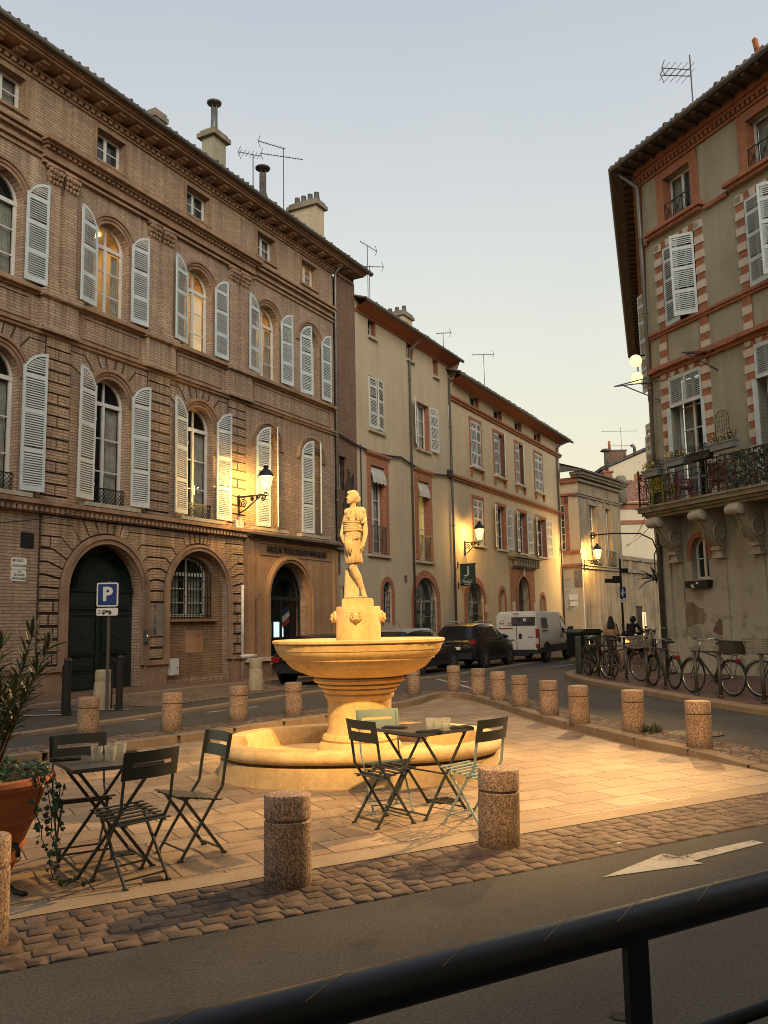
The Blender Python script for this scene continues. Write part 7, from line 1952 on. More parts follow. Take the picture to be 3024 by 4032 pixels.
def between(r0,r1,k0,k1,t0,t1,s0,s1,n_off):
    """patch on the loft between ring points k0,k1 and stations r0,r1"""
    def L(a,b,t): return Vector(a)+(Vector(b)-Vector(a))*t
    A = L(L(r0[k0],r1[k0],t0),L(r0[k1],r1[k1],t0),s0); B_ = L(L(r0[k0],r1[k0],t1),L(r0[k1],r1[k1],t1),s0)
    C = L(L(r0[k0],r1[k0],t1),L(r0[k1],r1[k1],t1),s1); D = L(L(r0[k0],r1[k0],t0),L(r0[k1],r1[k1],t0),s1)
    return [p+Vector(n_off) for p in (A,B_,C,D)]
def car(label, loc, rz, paint, roofmat=None, tall=0, rails=False, plate=None, antenna=False):
    """hatchback, local +x is forward, origin on the ground under its middle"""
    h = tall
    t = thing('parked_car', label, 'car', loc, rz, 'cars parked along the left street')
    st_ = [(-2.02,.42,.80+h,.86+h,.70,.74,.66),(-1.98,.33,.92+h,.98+h,.78,.83,.70),(-1.86,.27,.99+h,1.12+h,.84,.87,.66),(-1.62,.25,1.02+h,1.44+h,.86,.89,.60),(-1.30,.24,1.01+h,1.50+h,.87,.895,.62),(-.7,.23,.99+h,1.535+h,.87,.895,.64),(0,.23,.97+h,1.53+h,.87,.895,.64),(.45,.23,.955+h,1.44+h,.87,.895,.60),(.95,.23,.95+h,1.10+h,.87,.89,.66),(1.15,.23,.93+h,1.00+h,.87,.885,.70),(1.6,.24,.84+h,.92+h,.86,.87,.66),(1.92,.28,.70+h,.78+h,.80,.80,.58),(2.04,.36,.60+h,.66+h,.66,.66,.45)]
    mb,R_ = loft(st_); body = mb.build('body', M[paint], t, 'auto')
    # glass
    for s,(k0,k1) in ((1,(4,5)),(-1,(11,10))):
        for (i0,i1,ta,tb,nm) in ((3,4,.25,.85,'quarter_window'),(4,6,.05,.97,'rear_side_window'),(6,8,.05,.86,'front_side_window')):
            P = between(R_[i0],R_[i1],k0,k1,ta,tb,.12,.9,(0,s*.012,.004))
            if i1-i0 > 1:
                P[2] = between(R_[i1-1],R_[i1],k0,k1,.2,.75,.12,.9,(0,s*.014,.004))[2] if nm.startswith('front') else P[2]
            quadpanel(t,nm,'car_glass',P)
    P = [Vector(R_[2][5])+Vector((-.012,-.06,.02)),Vector(R_[2][10])+Vector((-.012,.06,.02)),Vector(R_[3][10])+Vector((-.012,.04,-.06)),Vector(R_[3][5])+Vector((-.012,-.04,-.06))]
    quadpanel(t,'rear_window','car_glass',P)
    P = [Vector(R_[8][5])+Vector((.012,-.06,.02)),Vector(R_[8][10])+Vector((.012,.06,.02)),Vector(R_[7][10])+Vector((.012,.04,.0)),Vector(R_[7][5])+Vector((.012,-.04,.0))]
    quadpanel(t,'windscreen','car_glass',P)
    if roofmat:
        rf = MB()
        for i in range(3,7):
            a,b = R_[i],R_[i+1]
            ks = [5,6,7,8,9,10]
            for k in range(5): rf.add([Vector(a[ks[k]])+Vector((0,0,.006)),Vector(a[ks[k+1]])+Vector((0,0,.006)),Vector(b[ks[k+1]])+Vector((0,0,.006)),Vector(b[ks[k]])+Vector((0,0,.006))],[(0,1,2,3)])
        rf.build('roof', M[roofmat], t)
    for x in (-1.25,1.28):
        for s in (-1,1):
            ma = MB(); ma.tube([(x,s*.80,.36),(x,s*.905,.36)],.41,24); ma.build('wheel_arch', M['plastic_black'], t)
            wheel(t,x,s*.80,.335,.23,s)
    for s in (-1,1):
        mb = MB(); mb.cbox((-1.95,s*.72,.88+h),(1,0,0),(0,1,0),(0,0,1),.08,.12,.075); mb.build('tail_lamp', M['tail_red'], t)
        mb = MB(); mb.ball((1.86,s*.6,.70+h),(.12,.14,.07),8,6); mb.build('headlight', M['head_lens'], t, True)
        mb = MB(); mb.ball((.62,s*.99,1.02+h),(.07,.1,.07),8,6); mb.bar((.62,s*.86,.98+h),(.62,s*.95,1.0+h),.04,.03); mb.build('wing_mirror', M[paint], t, True)
        mb = MB(); mb.box(-.62,-.46,s*.91-.012,s*.91+.012,.84+h,.87+h); mb.box(.28,.44,s*.91-.012,s*.91+.012,.83+h,.86+h); mb.build('door_handle', M['chrome'], t)
        mb = MB(); mb.box(-.9,.95,s*.885-.01,s*.885+.01,.27,.40); mb.build('side_sill', M['plastic_black'], t)
        if rails: mb = MB(); mb.tube([(-1.45,s*.56,1.50+h),(-1.35,s*.57,1.58+h),(.1,s*.57,1.61+h),(.2,s*.56,1.53+h)],.022,6); mb.build('roof_rail', M['car_grey'], t)
    mb = MB(); mb.box(-2.07,-1.93,-.7,.7,.34,.56); mb.build('rear_bumper', M['plastic_black'], t)
    mb = MB(); mb.box(-2.045,-2.02,-.26,.26,.60+h,.71+h); mb.build('number_plate', M['sign_white'], t)
    if antenna: mb = MB(); mb.tube([(-.85,0,1.53+h),(-1.1,0,1.78+h)],.008,4); mb.build('aerial', M['plastic_black'], t)
    return t
RZC = RZL
def lcar(u,o): p = lw(u,o); return p+Vector((0,0,hgt(p.x,p.y)+.048))
car('black parked car almost hidden behind the fountain pedestal',lcar(21.2,12.9),RZC,'car_black',tall=-.2)
car('dark parked car with a silver roof and short aerial behind the fountain bowl',lcar(26.1,12.95),RZC,'car_black','car_grey',antenna=True,tall=-.06)
car('black parked car with roof rails and tinted rear window, behind the white van',lcar(30.6,12.55),RZC,'car_black',tall=.06,rails=True,antenna=True)
# white van
vn_ = thing('white_van','white panel van with printed rear doors, parked in the left street','van',lw(36.0,11.95)+Vector((0,0,.052)),RZC)
SV = .915
st_ = [(-2.45,.50,1.2,2.12,.86,.93,.80),(-2.42,.45,1.25,2.18,.92,.985,.86),(-2.2,.42,1.28,2.22,.95,1.0,.88),(.6,.42,1.28,2.22,.95,1.0,.88),(1.05,.42,1.26,2.16,.95,1.0,.84),(1.55,.42,1.20,1.62,.95,.99,.78),(1.75,.42,1.12,1.3,.94,.98,.8),(2.2,.42,.98,1.08,.92,.94,.72),(2.42,.45,.78,.86,.84,.84,.6)]
mb,R_ = loft([tuple([s[0]]+[q*SV for q in s[1:]]) for s in st_]); vb = mb.build('body', M['van_white'], vn_, 'auto')
xr = -2.455
def rear(name,mat,y0,y1,z0,z1,d=.012,par=None,slope=True):
    m_ = MB(); m_.add([(xr-d,y0,z0*SV),(xr-d,y1,z0*SV),(xr-d+(.0),y1,z1*SV),(xr-d,y0,z1*SV)],[(0,1,2,3)]); m_.box(xr-d+.001,xr+.04,min(y0,y1),max(y0,y1),z0*SV,z1*SV); return m_.build(name,M[mat],par or vn_)
# local y>0 is the left side of the van (left in the view from behind)
d1 = rear('rear_door','van_white',.02,.84,.55,2.05); d2 = rear('rear_door','van_white',-.84,-.02,.55,2.05)
rear('print_panel','photo_panel',-.80,.20,1.58,1.96,.016,d2); rear('printed_figure','sign_white',-.42,-.30,1.78,1.90,.018,d2); rear('printed_figure','sign_ink',-.56,-.36,1.59,1.74,.019,d2)
RV = Matrix.Translation((xr-.018,0,0)) @ Matrix.Rotation(rad(-90),4,'Z')
text('Ma maison',.14,M['red_paint'],d1,'lettering',RV@Matrix.Translation((-.22,0,1.72*SV)),.001,sx=.6) if False else text('étabe',.17,M['red_paint'],d1,'lettering',RV@Matrix.Translation((-.2,0,1.72*SV)),.001,sx=.9)
rear('red_band','red_paint',.14,.76,1.44,1.50,.016,d1); rear('small_print','sign_ink',.30,.58,1.08,1.10,.016,d1); rear('small_logo','sign_ink',.5,.6,1.16,1.26,.016,d1); rear('small_print','sign_ink',-.72,-.46,1.07,1.10,.016,d2); rear('small_print','plate_ink',.12,.42,1.60,1.625,.016,d1)
m_ = MB()
for k in range(9): 
    a=rad(20*k); m_.box(xr-.017,xr-.012,.60+.09*math.cos(a)-.012,.60+.09*math.cos(a)+.012,(1.72+.1*math.sin(a))*SV-.012,(1.72+.1*math.sin(a))*SV+.012)
m_.box(xr-.017,xr-.012,.5,.72,1.66*SV,1.71*SV); m_.build('house_logo',M['red_paint'],d1)
rear('plate_lamp_bar','plastic_black',.1,.78,.94,.99,.03); npl = rear('number_plate','sign_white',.16,.68,.80,.91,.018); text('FC·828·ME',.09,M['sign_ink'],npl,'lettering',RV@Matrix.Translation((-.42,-.003,.855*SV)),.001,sx=.95)
rear('door_handle','plastic_black',-.22,-.09,1.02,1.24,.02,d2)
for y0,y1,z0,z1 in ((-.012,.012,.55,2.05),): rear('door_gap','plate_ink',y0,y1,z0,z1,.008)
for s in (-1,1):
    m_ = MB(); m_.box(xr-.02,xr+.12,s*.86-.06*1,s*.86+.06,.62*SV,1.45*SV); m_.build('tail_lamp',M['tail_red'],vn_); m_ = MB(); m_.box(xr-.024,xr-.018,s*.86-.05,s*.86+.05,.78*SV,1.05*SV); m_.build('reverse_lamp',M['head_lens'],vn_)
m_ = MB(); m_.box(xr-.05,xr+.1,-.93,.93,.33,.50); m_.box(xr-.09,xr+.1,-.5,.5,.25,.36); m_.build('rear_bumper',M['plastic_black'],vn_)
m_ = MB(); m_.box(xr-.01,xr+.05,-.13,.13,2.09*SV,2.13*SV); m_.build('brake_lamp',M['tail_red'],vn_)
for s in (-1,1):
    m_ = MB(); y = s*(.94); m_.box(-2.3,2.2,y-.02,y+.01,.36,.55); m_.box(-1.1,.9,y-.025,y+.02,.50,.66); m_.build('side_moulding',M['plastic_black'],vn_)
    m_ = MB(); m_.add([(.75,s*.94,1.22*SV),(1.42,s*.935,1.20*SV),(1.30,s*.86,1.62*SV),(1.02,s*.835,1.98*SV),(.75,s*.83,2.0*SV)],[(0,1,2,3,4)]); m_.build('cab_window',M['car_glass'],vn_)
    m_ = MB(); m_.box(1.3,1.42,s*1.12-.11,s*1.12+.11,1.18*SV,1.5*SV); m_.bar((1.36,s*.93,1.25),(1.36,s*1.03,1.25),.05,.06); m_.build('wing_mirror',M['plastic_black'],vn_)
    m_ = MB(); m_.box(-1.9,-.9,s*.905-.004,s*.905+.004,1.45*SV,1.95*SV) if False else m_.add([(-1.95,s*.925,1.50*SV),(-1.2,s*.925,1.50*SV),(-1.2,s*.865,1.93*SV),(-1.95,s*.865,1.93*SV)],[(0,1,2,3)]); m_.build('side_print',M['photo_panel'],vn_)
    m_ = MB(); m_.box(-2.05,-1.3,s*.935-.004,s*.935+.006,1.33*SV,1.37*SV); m_.build('side_line',M['sign_ink'],vn_)
    m_ = MB(); m_.box(.45,.49,s*.945-.006,s*.945+.012,1.0*SV,1.18*SV); m_.box(.7,.74,s*.945-.006,s*.945+.012,1.0*SV,1.18*SV); m_.build('side_door_handle',M['plastic_black'],vn_)
    for x in (-1.45,1.5):
        ma = MB(); ma.tube([(x,s*.86,.36),(x,s*.945,.36)],.44,24); ma.build('wheel_arch',M['plastic_black'],vn_); wheel(vn_,x,s*.85,.34,.22,s)
m_ = MB(); m_.add([(1.12,-.72,2.10*SV),(1.12,.72,2.10*SV),(1.62,.72,1.58*SV),(1.62,-.72,1.58*SV)],[(0,1,2,3)]); m_.build('windscreen',M['car_glass'],vn_)

# ------------------------------------------------------------------ bicycles and racks
def ring(mb,c,r,t,n=30,ax=0):
    mb.tube([(c[0]+r*math.cos(a),c[1],c[2]+r*math.sin(a)) for a in [2*PI*i/n for i in range(n+1)]],t,6,False)
def bicycle(label, loc, rz, frame='black_iron', basket=None, rear_box=None, bar='city', wheel_r=.34, rimm='chrome', light=False, bag=False, steer=0):
    """local +x is forward, origin on the ground under the bottom bracket"""
    t = thing('bicycle',label,'bicycle',loc,rz,'bicycles at the racks'); r = wheel_r
    xf,xb = .60,-.46
    hx = Vector((.42,0,.86)); st_ = Vector((-.16,0,.82)); bb = Vector((0,0,.28)); ra = Vector((xb,0,r)); fa = Vector((xf,0,r))
    mb = MB()
    for a,b,w in ((bb,st_,.016),(bb,hx+Vector((.03,0,-.14)),.018),(st_+Vector((.02,0,-.12)),hx+Vector((.015,0,-.03)),.015),(hx+Vector((.05,0,-.2)),hx,.019)): mb.tube([a,b],w,8)
    for s in (-.06,.06): mb.tube([bb+Vector((0,s*.6,0)),ra+Vector((0,s,0))],.010,6); mb.tube([st_+Vector((.01,s*.3,-.1)),ra+Vector((0,s,0))],.009,6); mb.tube([hx+Vector((.05,s*.8,-.22)),hx+Vector((.10,s,-.36)),fa+Vector((0,s,0))],.011,6)
    fr = mb.build('frame',M[frame],t,True)
    for c in (ra,fa):
        w = MB(); ring(w,c,r-.018,.021); wo = w.build('wheel',M['tyre'],t,True)
        w = MB(); ring(w,c,r-.045,.010); w.tube([c+Vector((0,-.04,0)),c+Vector((0,.04,0))],.022,8); w.build('rim',M[rimm],wo,True)
        w = MB()
        for k in range(18): a = 2*PI*k/18; w.bar(c+Vector((.02*math.cos(a+.5),.025*(-1)**k,.02*math.sin(a+.5))),c+Vector(((r-.05)*math.cos(a),0,(r-.05)*math.sin(a))),.0035,.0035,(0,1,0))
        w.build('spokes',M['zinc'],wo)
        w = MB(); L=[(c.x+(r+.02)*math.cos(a),0,c.z+(r+.02)*math.sin(a)) for a in [rad(20+i*13) for i in range(11)]]
        w.add([(x,y,z) for x,_,z in L for y in (-.026,.026)],[(2*i,2*i+1,2*i+3,2*i+2) for i in range(len(L)-1)]); w.build('mudguard',M['plastic_black'],t)
    w = MB(); s0 = st_+Vector((-.03,0,.13)); w.tube([st_,s0],.013,8); w.build('seat_post',M['chrome'],t)
    w = MB(); w.ball(s0+Vector((-.05,0,.03)),(.13,.085,.035),12,6); w.ball(s0+Vector((.09,0,.03)),(.09,.035,.026),10,6); w.build('saddle',M['plastic_black'],t,True)
    w = MB(); h0 = hx+Vector((-.02,0,.14)); w.tube([hx,h0],.014,8)
    if bar == 'city': L = [h0+Vector((-.20,-.27,.05)),h0+Vector((-.06,-.26,.08)),h0+Vector((.03,-.10,.04)),h0+Vector((.03,.10,.04)),h0+Vector((-.06,.26,.08)),h0+Vector((-.20,.27,.05))]
    else: L = [h0+Vector((-.04,-.31,.04)),h0+Vector((0,-.15,.03)),h0+Vector((.0,.15,.03)),h0+Vector((-.04,.31,.04))]
    w.tube(L,.012,8); hb = w.build('handlebar',M['chrome'],t,True)
    w = MB()
    for s in (0,-1): w.tube([L[s],L[s].lerp(L[1 if s==0 else -2],.55)],.018,8)
    w.build('grip',M['plastic_black'],hb)
    w = MB(); w.tube([bb+Vector((0,-.05,0)),bb+Vector((0,.05,0))],.03,10); w.tube([bb+Vector((0,-.055,0)),bb+Vector((0,-.05,0))],.09,18); w.bar(bb+Vector((0,.07,0)),bb+Vector((.12,.07,-.11)),.02,.015); w.bar(bb+Vector((0,-.07,0)),bb+Vector((-.12,-.07,.11)),.02,.015); w.box(.08,.17,.08,.16,.155,.175); w.box(-.17,-.08,-.16,-.08,.375,.395); w.build('crank_and_pedals',M['zinc'],t)
    w = MB(); w.bar(ra+Vector((-.1,.0,.42)),ra+Vector((.3,0,.44)),.1,.012); w.bar(ra+Vector((-.05,.06,.42)),ra+Vector((0,.06,0)),.01,.01); w.bar(ra+Vector((-.05,-.06,.42)),ra+Vector((0,-.06,0)),.01,.01); w.build('carrier',M['zinc'],t)
    w = MB(); w.box(xb-.17,xb-.13,-.04,.04,r+.28,r+.36); w.build('rear_reflector',M['tail_red'],t)
    if light: w = MB(); w.ball(Vector((hx.x+.12,0,hx.z-.1)),(.05,.04,.04),8,6); w.build('head_lamp',M['head_lens'],t,True)
    if basket:
        w = MB(); x0,x1,y,z0,z1 = .50,.80,.17,.80,1.06
        for k in range(7):
            z = z0+(z1-z0)*k/6; e = .05*k/6; w.tube([(x0-e*.3,-y-e,z),(x1+e,-y-e,z),(x1+e,y+e,z),(x0-e*.3,y+e,z),(x0-e*.3,-y-e,z)],.006 if k < 6 else .011,5)
        for k in range(8):
            yy = -y+2*y*k/7; w.bar((x1,yy,z0),(x1+.05,yy*1.28,z1),.006,.006); w.bar((x0,yy,z0),(x0-.015,yy*1.28,z1),.006,.006)
            xx = x0+(x1-x0)*k/7
            for s in (-1,1): w.bar((xx,s*y,z0),(xx+.04*k/7,s*(y+.05),z1),.006,.006)
            w.bar((xx,-y,z0),(xx,y,z0),.006,.006)
        w.build('front_basket',M[basket],t)
    if rear_box:
        w = MB(); w.prism([(xb-.17,r+.44),(xb+.17,r+.44),(xb+.2,r+.68),(xb-.2,r+.68)],-.15,.15); w.prism([(xb-.21,r+.67),(xb+.21,r+.67),(xb+.21,r+.69),(xb-.21,r+.69)],-.16,.16); w.build('rear_box',M[rear_box],t)
    if bag: w = MB(); w.ball((xb+.05,.17,r+.18),(.17,.10,.20),12,8); w.build('saddle_bag',M['dark_cloth'],t,True)
    return t
def at(p,q): # heading from rear to front wheel positions
    return math.atan2(q[1]-p[1],q[0]-p[0])
def bike2(label,rear_,front,**k):
    ang = at(rear_,front); x = rear_[0]+.46*math.cos(ang); y = rear_[1]+.46*math.sin(ang)
    b = bicycle(label,(x,y,RPZ(x,y)+.004),ang,**k); b.rotation_euler = (rad(k.get('lean',0)) if False else rad(4),0,ang); return b
bike2('black bicycle with a rear box and a swept chrome handlebar',(6.45,16.45),(6.06,17.43),rear_box='basket_dark',rimm='chrome')
bike2('dark bicycle with a big pale wire front basket, cut by the right frame edge',(7.55,15.25),(6.85,16.02),basket='basket',light=True)
bike2('dark bicycle seen end-on with a red rear reflector at the rack beside the corner drainpipe',(5.97,18.30),(5.84,19.36),bar='flat',rimm='black_iron')
bike2('faded red bicycle with a large bare front wheel and chrome fittings',(5.52,21.75),(6.02,20.82),frame='bike_red',rimm='chrome',basket='basket',bag=True)
bike2('dark bicycle with a dark front basket, second from the kerb tip',(5.42,23.6),(5.62,22.56),basket='basket_dark',rimm='black_iron')
bike2('dark bicycle nearest the kerb tip, behind the first rack',(5.78,24.5),(5.95,23.45),rimm='black_iron')
def rackf(label,p,q,h=.82):
    t = thing('bike_rack',label,'bike rack',(p[0],p[1],RPZ(*p)),at(p,q),'steel bike racks along the right pavement'); L = math.hypot(q[0]-p[0],q[1]-p[1])
    for x in (0,L): mb = MB(); mb.tube([(x,0,-.02),(x,0,h)],.034,10); mb.tube([(x,0,0),(x,0,.05)],.05,10); mb.build('post',M['rack'],t,True)
    mb = MB(); mb.box(-.06,L+.06,-.035,.035,h,h+.03); mb.build('top_bar',M['rack'],t); return t
rackf('bike rack holding the black bicycle with a rear box',(5.94,16.9),(6.16,16.27))
rackf('bike rack cut by the right frame edge beside the wire basket',(6.44,15.07),(6.75,14.4))
rackf('bike rack in front of the end-on bicycle by the drainpipe',(5.77,19.48),(5.85,18.48))
rackf('bike rack in front of the faded red bicycle',(5.57,21.65),(5.66,20.76))
rackf('bike rack second from the kerb tip',(5.63,24.35),(5.49,22.75))
for i,(x,y) in enumerate(((5.55,25.5),(5.48,24.85),(6.7,29.3))):
    t = MB(); t.tube([(0,0,-.02),(0,0,1.0)],.055,12); t.lathe([(.06,1.0),(.055,1.04),(.01,1.06)],12); o = t.build('steel_post',M['rack'],None,'auto'); o.location = (x,y,RPZ(x,y)); tag(o,('round steel post at the very tip of the right kerb','round steel post just in front of the one at the kerb tip','round steel post behind the kerb tip near the green bin')[i],'post','steel posts at the kerb tip')

# ------------------------------------------------------------------ people, scooter, bin, signpost
def px2(x,Y): # helper: lateral position of a photo column at depth Y (photo columns run 0..3024)
    return (x-1512)/3400*Y*1.004
def woman(loc,rz):
    t = thing('person','person with long brown hair seen from behind in a tan top','person',loc,rz)
    P=[]; C=lambda a,b,r0,r1:P.append(('c',a,b,r0,r1)); E=lambda c,r,*e:P.append(('e',c,r,*e))
    for s in (-1,1):
        C((.02*s,s*.09,.88),(.03*s+.02,s*.10,.48),.085,.055); C((.03*s+.02,s*.10,.48),(-.05+.04*s,s*.10,.10),.055,.036); E((-.02+.04*s,s*.10,.04),(.12,.045,.035))
        C((-.01,s*.17,1.36),(-.04,s*.235,1.08),.05,.042); C((-.04,s*.235,1.08),(.10,s*.225,.86),.04,.028); E((.14,s*.22,.83),(.05,.022,.04))
        for i in range(4): C((.15,s*(.21+.008*i),.82-.012*i),(.20,s*(.20+.005*i),.79-.012*i),.010,.008)
        C((.13,s*.20,.84),(.17,s*.185,.83),.011,.009)
    E((0,0,.92),(.12,.17,.13)); E((0,0,1.12),(.105,.14,.17)); E((-.01,0,1.30),(.11,.175,.12)); C((0,-.13,1.40),(0,.13,1.40),.05,.05); C((0,0,1.40),(.01,0,1.52),.05,.048)
    E((.02,0,1.58),(.092,.075,.115)); E((.11,0,1.565),(.02,.014,.02)); E((.09,0,1.52),(.03,.03,.02)); E((.02,.078,1.57),(.02,.01,.03)); E((.02,-.078,1.57),(.02,.01,.03))
    body = fuse('body',P,.014,M['skin'],t,2)
    Q=[('e',(0,0,1.30),(.13,.195,.14)),('e',(0,0,1.12),(.125,.165,.2)),('e',(0,0,.99),(.135,.18,.08))]
    for s in (-1,1): Q += [('c',(-.01,s*.16,1.37),(-.04,s*.235,1.08),.07,.06),('c',(-.04,s*.235,1.08),(.06,s*.23,.93),.057,.045)]
    fuse('tan_top',Q,.016,M['tan_top'],t,2)
    Q=[('e',(0,0,.88),(.14,.185,.14))]
    for s in (-1,1): Q += [('c',(.02*s,s*.09,.86),(.03*s+.02,s*.10,.48),.10,.075),('c',(.03*s+.02,s*.10,.48),(-.05+.04*s,s*.10,.12),.075,.06)]
    fuse('trousers',Q,.016,M['dark_cloth'],t,2)
    Q=[('e',(-.005,0,1.60),(.105,.095,.115)),('e',(-.06,0,1.47),(.065,.12,.14)),('e',(-.085,0,1.34),(.05,.13,.13)),('e',(-.03,.075,1.42),(.05,.035,.14)),('e',(-.03,-.075,1.42),(.05,.035,.14))]
    for i in range(12): Q.append(('c',(-.09,-.11+.02*i,1.5),(-.11,-.13+.024*i,1.22+.03*(i%3)),.022,.014))
    fuse('hair',Q,.014,M['hair'],t,2)
    mb = MB(); mb.prism([(-.16,0),(.16,0),(.13,.3),(-.13,.3)],-.05,.05); o = mb.build('shoulder_bag',M['dark_cloth'],None); 
    wl_ = Matrix.Translation(loc)@Matrix.Rotation(rz,4,'Z')
    o.location = wl_@Vector((-.06,-.29,.72)); o.rotation_euler=(0,0,rz); tag(o,'dark shoulder bag hanging at the side of the long-haired person','bag')
    m2 = MB(); m2.bar((-.10,0,.28),(-.02,.1,.72),.03,.012); m2.bar((.10,0,.28),(.02,.1,.72),.03,.012); m2.build('strap',M['dark_cloth'],o)
yw = 33.0; woman((px2(2385,yw),yw,.1),rad(75))
def rider(loc,rz):
    sc_ = thing('scooter','dark motor scooter with a lit red tail lamp ridden away by a helmeted person','scooter',loc,rz)
    for x in (-.62,.66):
        w = MB(); w.tube([(x+.22*math.cos(a),0,.25+.22*math.sin(a)) for a in [2*PI*i/20 for i in range(21)]],.055,8,False); w.tube([(x,-.05,.25),(x,.05,.25)],.12,14); w.build('wheel',M['tyre'],sc_,True)
    fuse('bodywork',[('e',(-.5,0,.58),(.38,.16,.16)),('e',(-.15,0,.33),(.4,.17,.07)),('c',(.42,0,.35),(.30,0,.95),.15,.12),('e',(.66,0,.42),(.2,.09,.10)),('e',(-.75,0,.66),(.14,.13,.1))],.02,M['car_black'],sc_,2)
    w = MB(); w.ball((-.42,0,.78),(.34,.15,.06),12,6); w.build('saddle',M['plastic_black'],sc_,True)
    w = MB(); w.tube([(.16,-.36,1.02),(.26,-.2,1.04),(.28,.2,1.04),(.16,.36,1.02)],.018,8); w.tube([(.3,0,.9),(.27,0,1.04)],.03,8)
    for s in (-1,1): w.tube([(.24,s*.3,1.03),(.24,s*.36,1.22)],.008,5); w.ball((.23,s*.37,1.25),(.02,.06,.045),8,6)
    w.build('handlebar',M['black_iron'],sc_,True)
    w = MB(); w.ball((-.90,0,.70),(.05,.13,.06),10,6); w.build('tail_lamp',M['tail_lit'],sc_,True)
    w = MB(); w.ball((-.86,.17,.70),(.04,.045,.035),8,6); w.ball((-.86,-.17,.70),(.04,.045,.035),8,6); w.build('indicator',M['lit'],sc_,True)
    w = MB(); w.box(-.97,-.95,-.1,.1,.45,.6); w.build('number_plate',M['sign_white'],sc_)
    tb = MB(); tb.ball((-.95,0,.98),(.2,.2,.16),14,10); tb.build('top_case',M['helmet'],sc_,True)
    t = thing('person','person in dark clothes and a dark helmet riding the scooter away','person',loc,rz)
    P=[]; C=lambda a,b,r0,r1:P.append(('c',a,b,r0,r1)); E=lambda c,r,*e:P.append(('e',c,r,*e))
    for s in (-1,1):
        C((-.35,s*.1,.88),(.08,s*.17,.80),.095,.065); C((.08,s*.17,.80),(.05,s*.15,.42),.06,.045); E((.10,s*.15,.40),(.13,.05,.045))
        C((-.26,s*.19,1.36),(-.10,s*.29,1.12),.06,.05); C((-.10,s*.29,1.12),(.15,s*.31,1.06),.048,.036); E((.19,s*.31,1.05),(.05,.035,.035))
        for i in range(4): C((.20,s*(.29+.018*i),1.05),(.23,s*(.29+.018*i),1.02),.012,.011)
    E((-.36,0,.92),(.15,.18,.13)); E((-.33,0,1.12),(.12,.16,.18)); E((-.27,0,1.30),(.12,.19,.13)); C((-.25,0,1.36),(-.20,0,1.5),.06,.055); E((-.17,0,1.55),(.09,.075,.11))
    fuse('body',P,.016,M['dark_cloth'],t,2)
    w = MB(); w.ball((-.18,0,1.58),(.145,.125,.14),16,12); w.build('helmet',M['helmet'],t,True)
    w = MB(); w.ball((-.13,0,1.60),(.115,.1,.06),12,8); w.build('visor',M['car_glass'],t,True)
    return t
ys = 36.0; rider((px2(2478,ys),ys,.1),rad(52))
# wheelie bin
yb = 36.0; bn = thing('wheelie_bin','large dark wheelie bin with a green lid and white graffiti beside the van','bin',(px2(2278,yb),yb,.1),rad(35))
mb = MB(); mb.prism([(-.5,.1),(.5,.1),(.62,1.05),(-.62,1.05)],-.4,.4); mb.build('body',M['plastic_black'],bn)
mb = MB(); mb.prism([(-.68,1.05),(.68,1.05),(.66,1.12),(.4,1.22),(-.4,1.22),(-.66,1.12)],-.46,.46); mb.build('lid',M['bin_green'],bn)
for x in (-.4,.4): mb = MB(); mb.tube([(x,-.36,.08),(x,-.30,.08)],.08,12); mb.build('wheel',M['tyre'],bn)
mb = MB(); rr = random.Random(3)
for i in range(5):
    x = -.3+.14*i; mb.tube([(x+.055*math.cos(a),-.405,.90+.05*math.sin(a)+.01*(i%2)) for a in [k*.9+i for k in range(7)]],.012,4)
mb.build('graffiti',M['sign_white'],bn)
# direction signpost with a blue sign
yp = 31.0; sgp = thing('signpost','dark direction signpost with finger boards above a small blue traffic sign','signpost',(px2(2433,yp),yp,.1),0)
mb = MB(); mb.tube([(0,0,0),(0,0,3.75)],.04,10); mb.build('pole',M['black_iron'],sgp)
for x0,x1,z in ((-.58,0,3.0),(-.30,0,3.0),(.02,.27,3.32)):
    mb = MB(); hh = .09 if x0 < -.4 or x0 > 0 else .2; zc = z-.04 if x0 < -.4 else z; mb.box(x0,x1,-.03-.004*abs(x0),.0,zc-hh/1.0*.5-.03,zc+hh*.5+.03); mb.build('finger_board',M['black_iron'],sgp)
mb = MB(); mb.prism(rrect(-.08,.14,2.33,2.72,.02),-.06,-.045); bsg = mb.build('blue_sign',M['sign_blue'],sgp)
mb = MB(); mb.prism([(.0,2.38),(.05,2.40),(.05,2.52),(.11,2.50),(.11,2.55),(.05,2.58),(.05,2.62),(.07,2.65),(.03,2.67),(.0,2.63),(.0,2.55),(-.05,2.5),(-.04,2.46),(.0,2.48)],-.064,-.059); mb.build('white_pictogram',M['sign_white'],bsg)
mb = MB(); mb.box(-.08,.14,-.058,-.045,2.18,2.29); mb.build('small_panel',M['sign_white'],sgp)
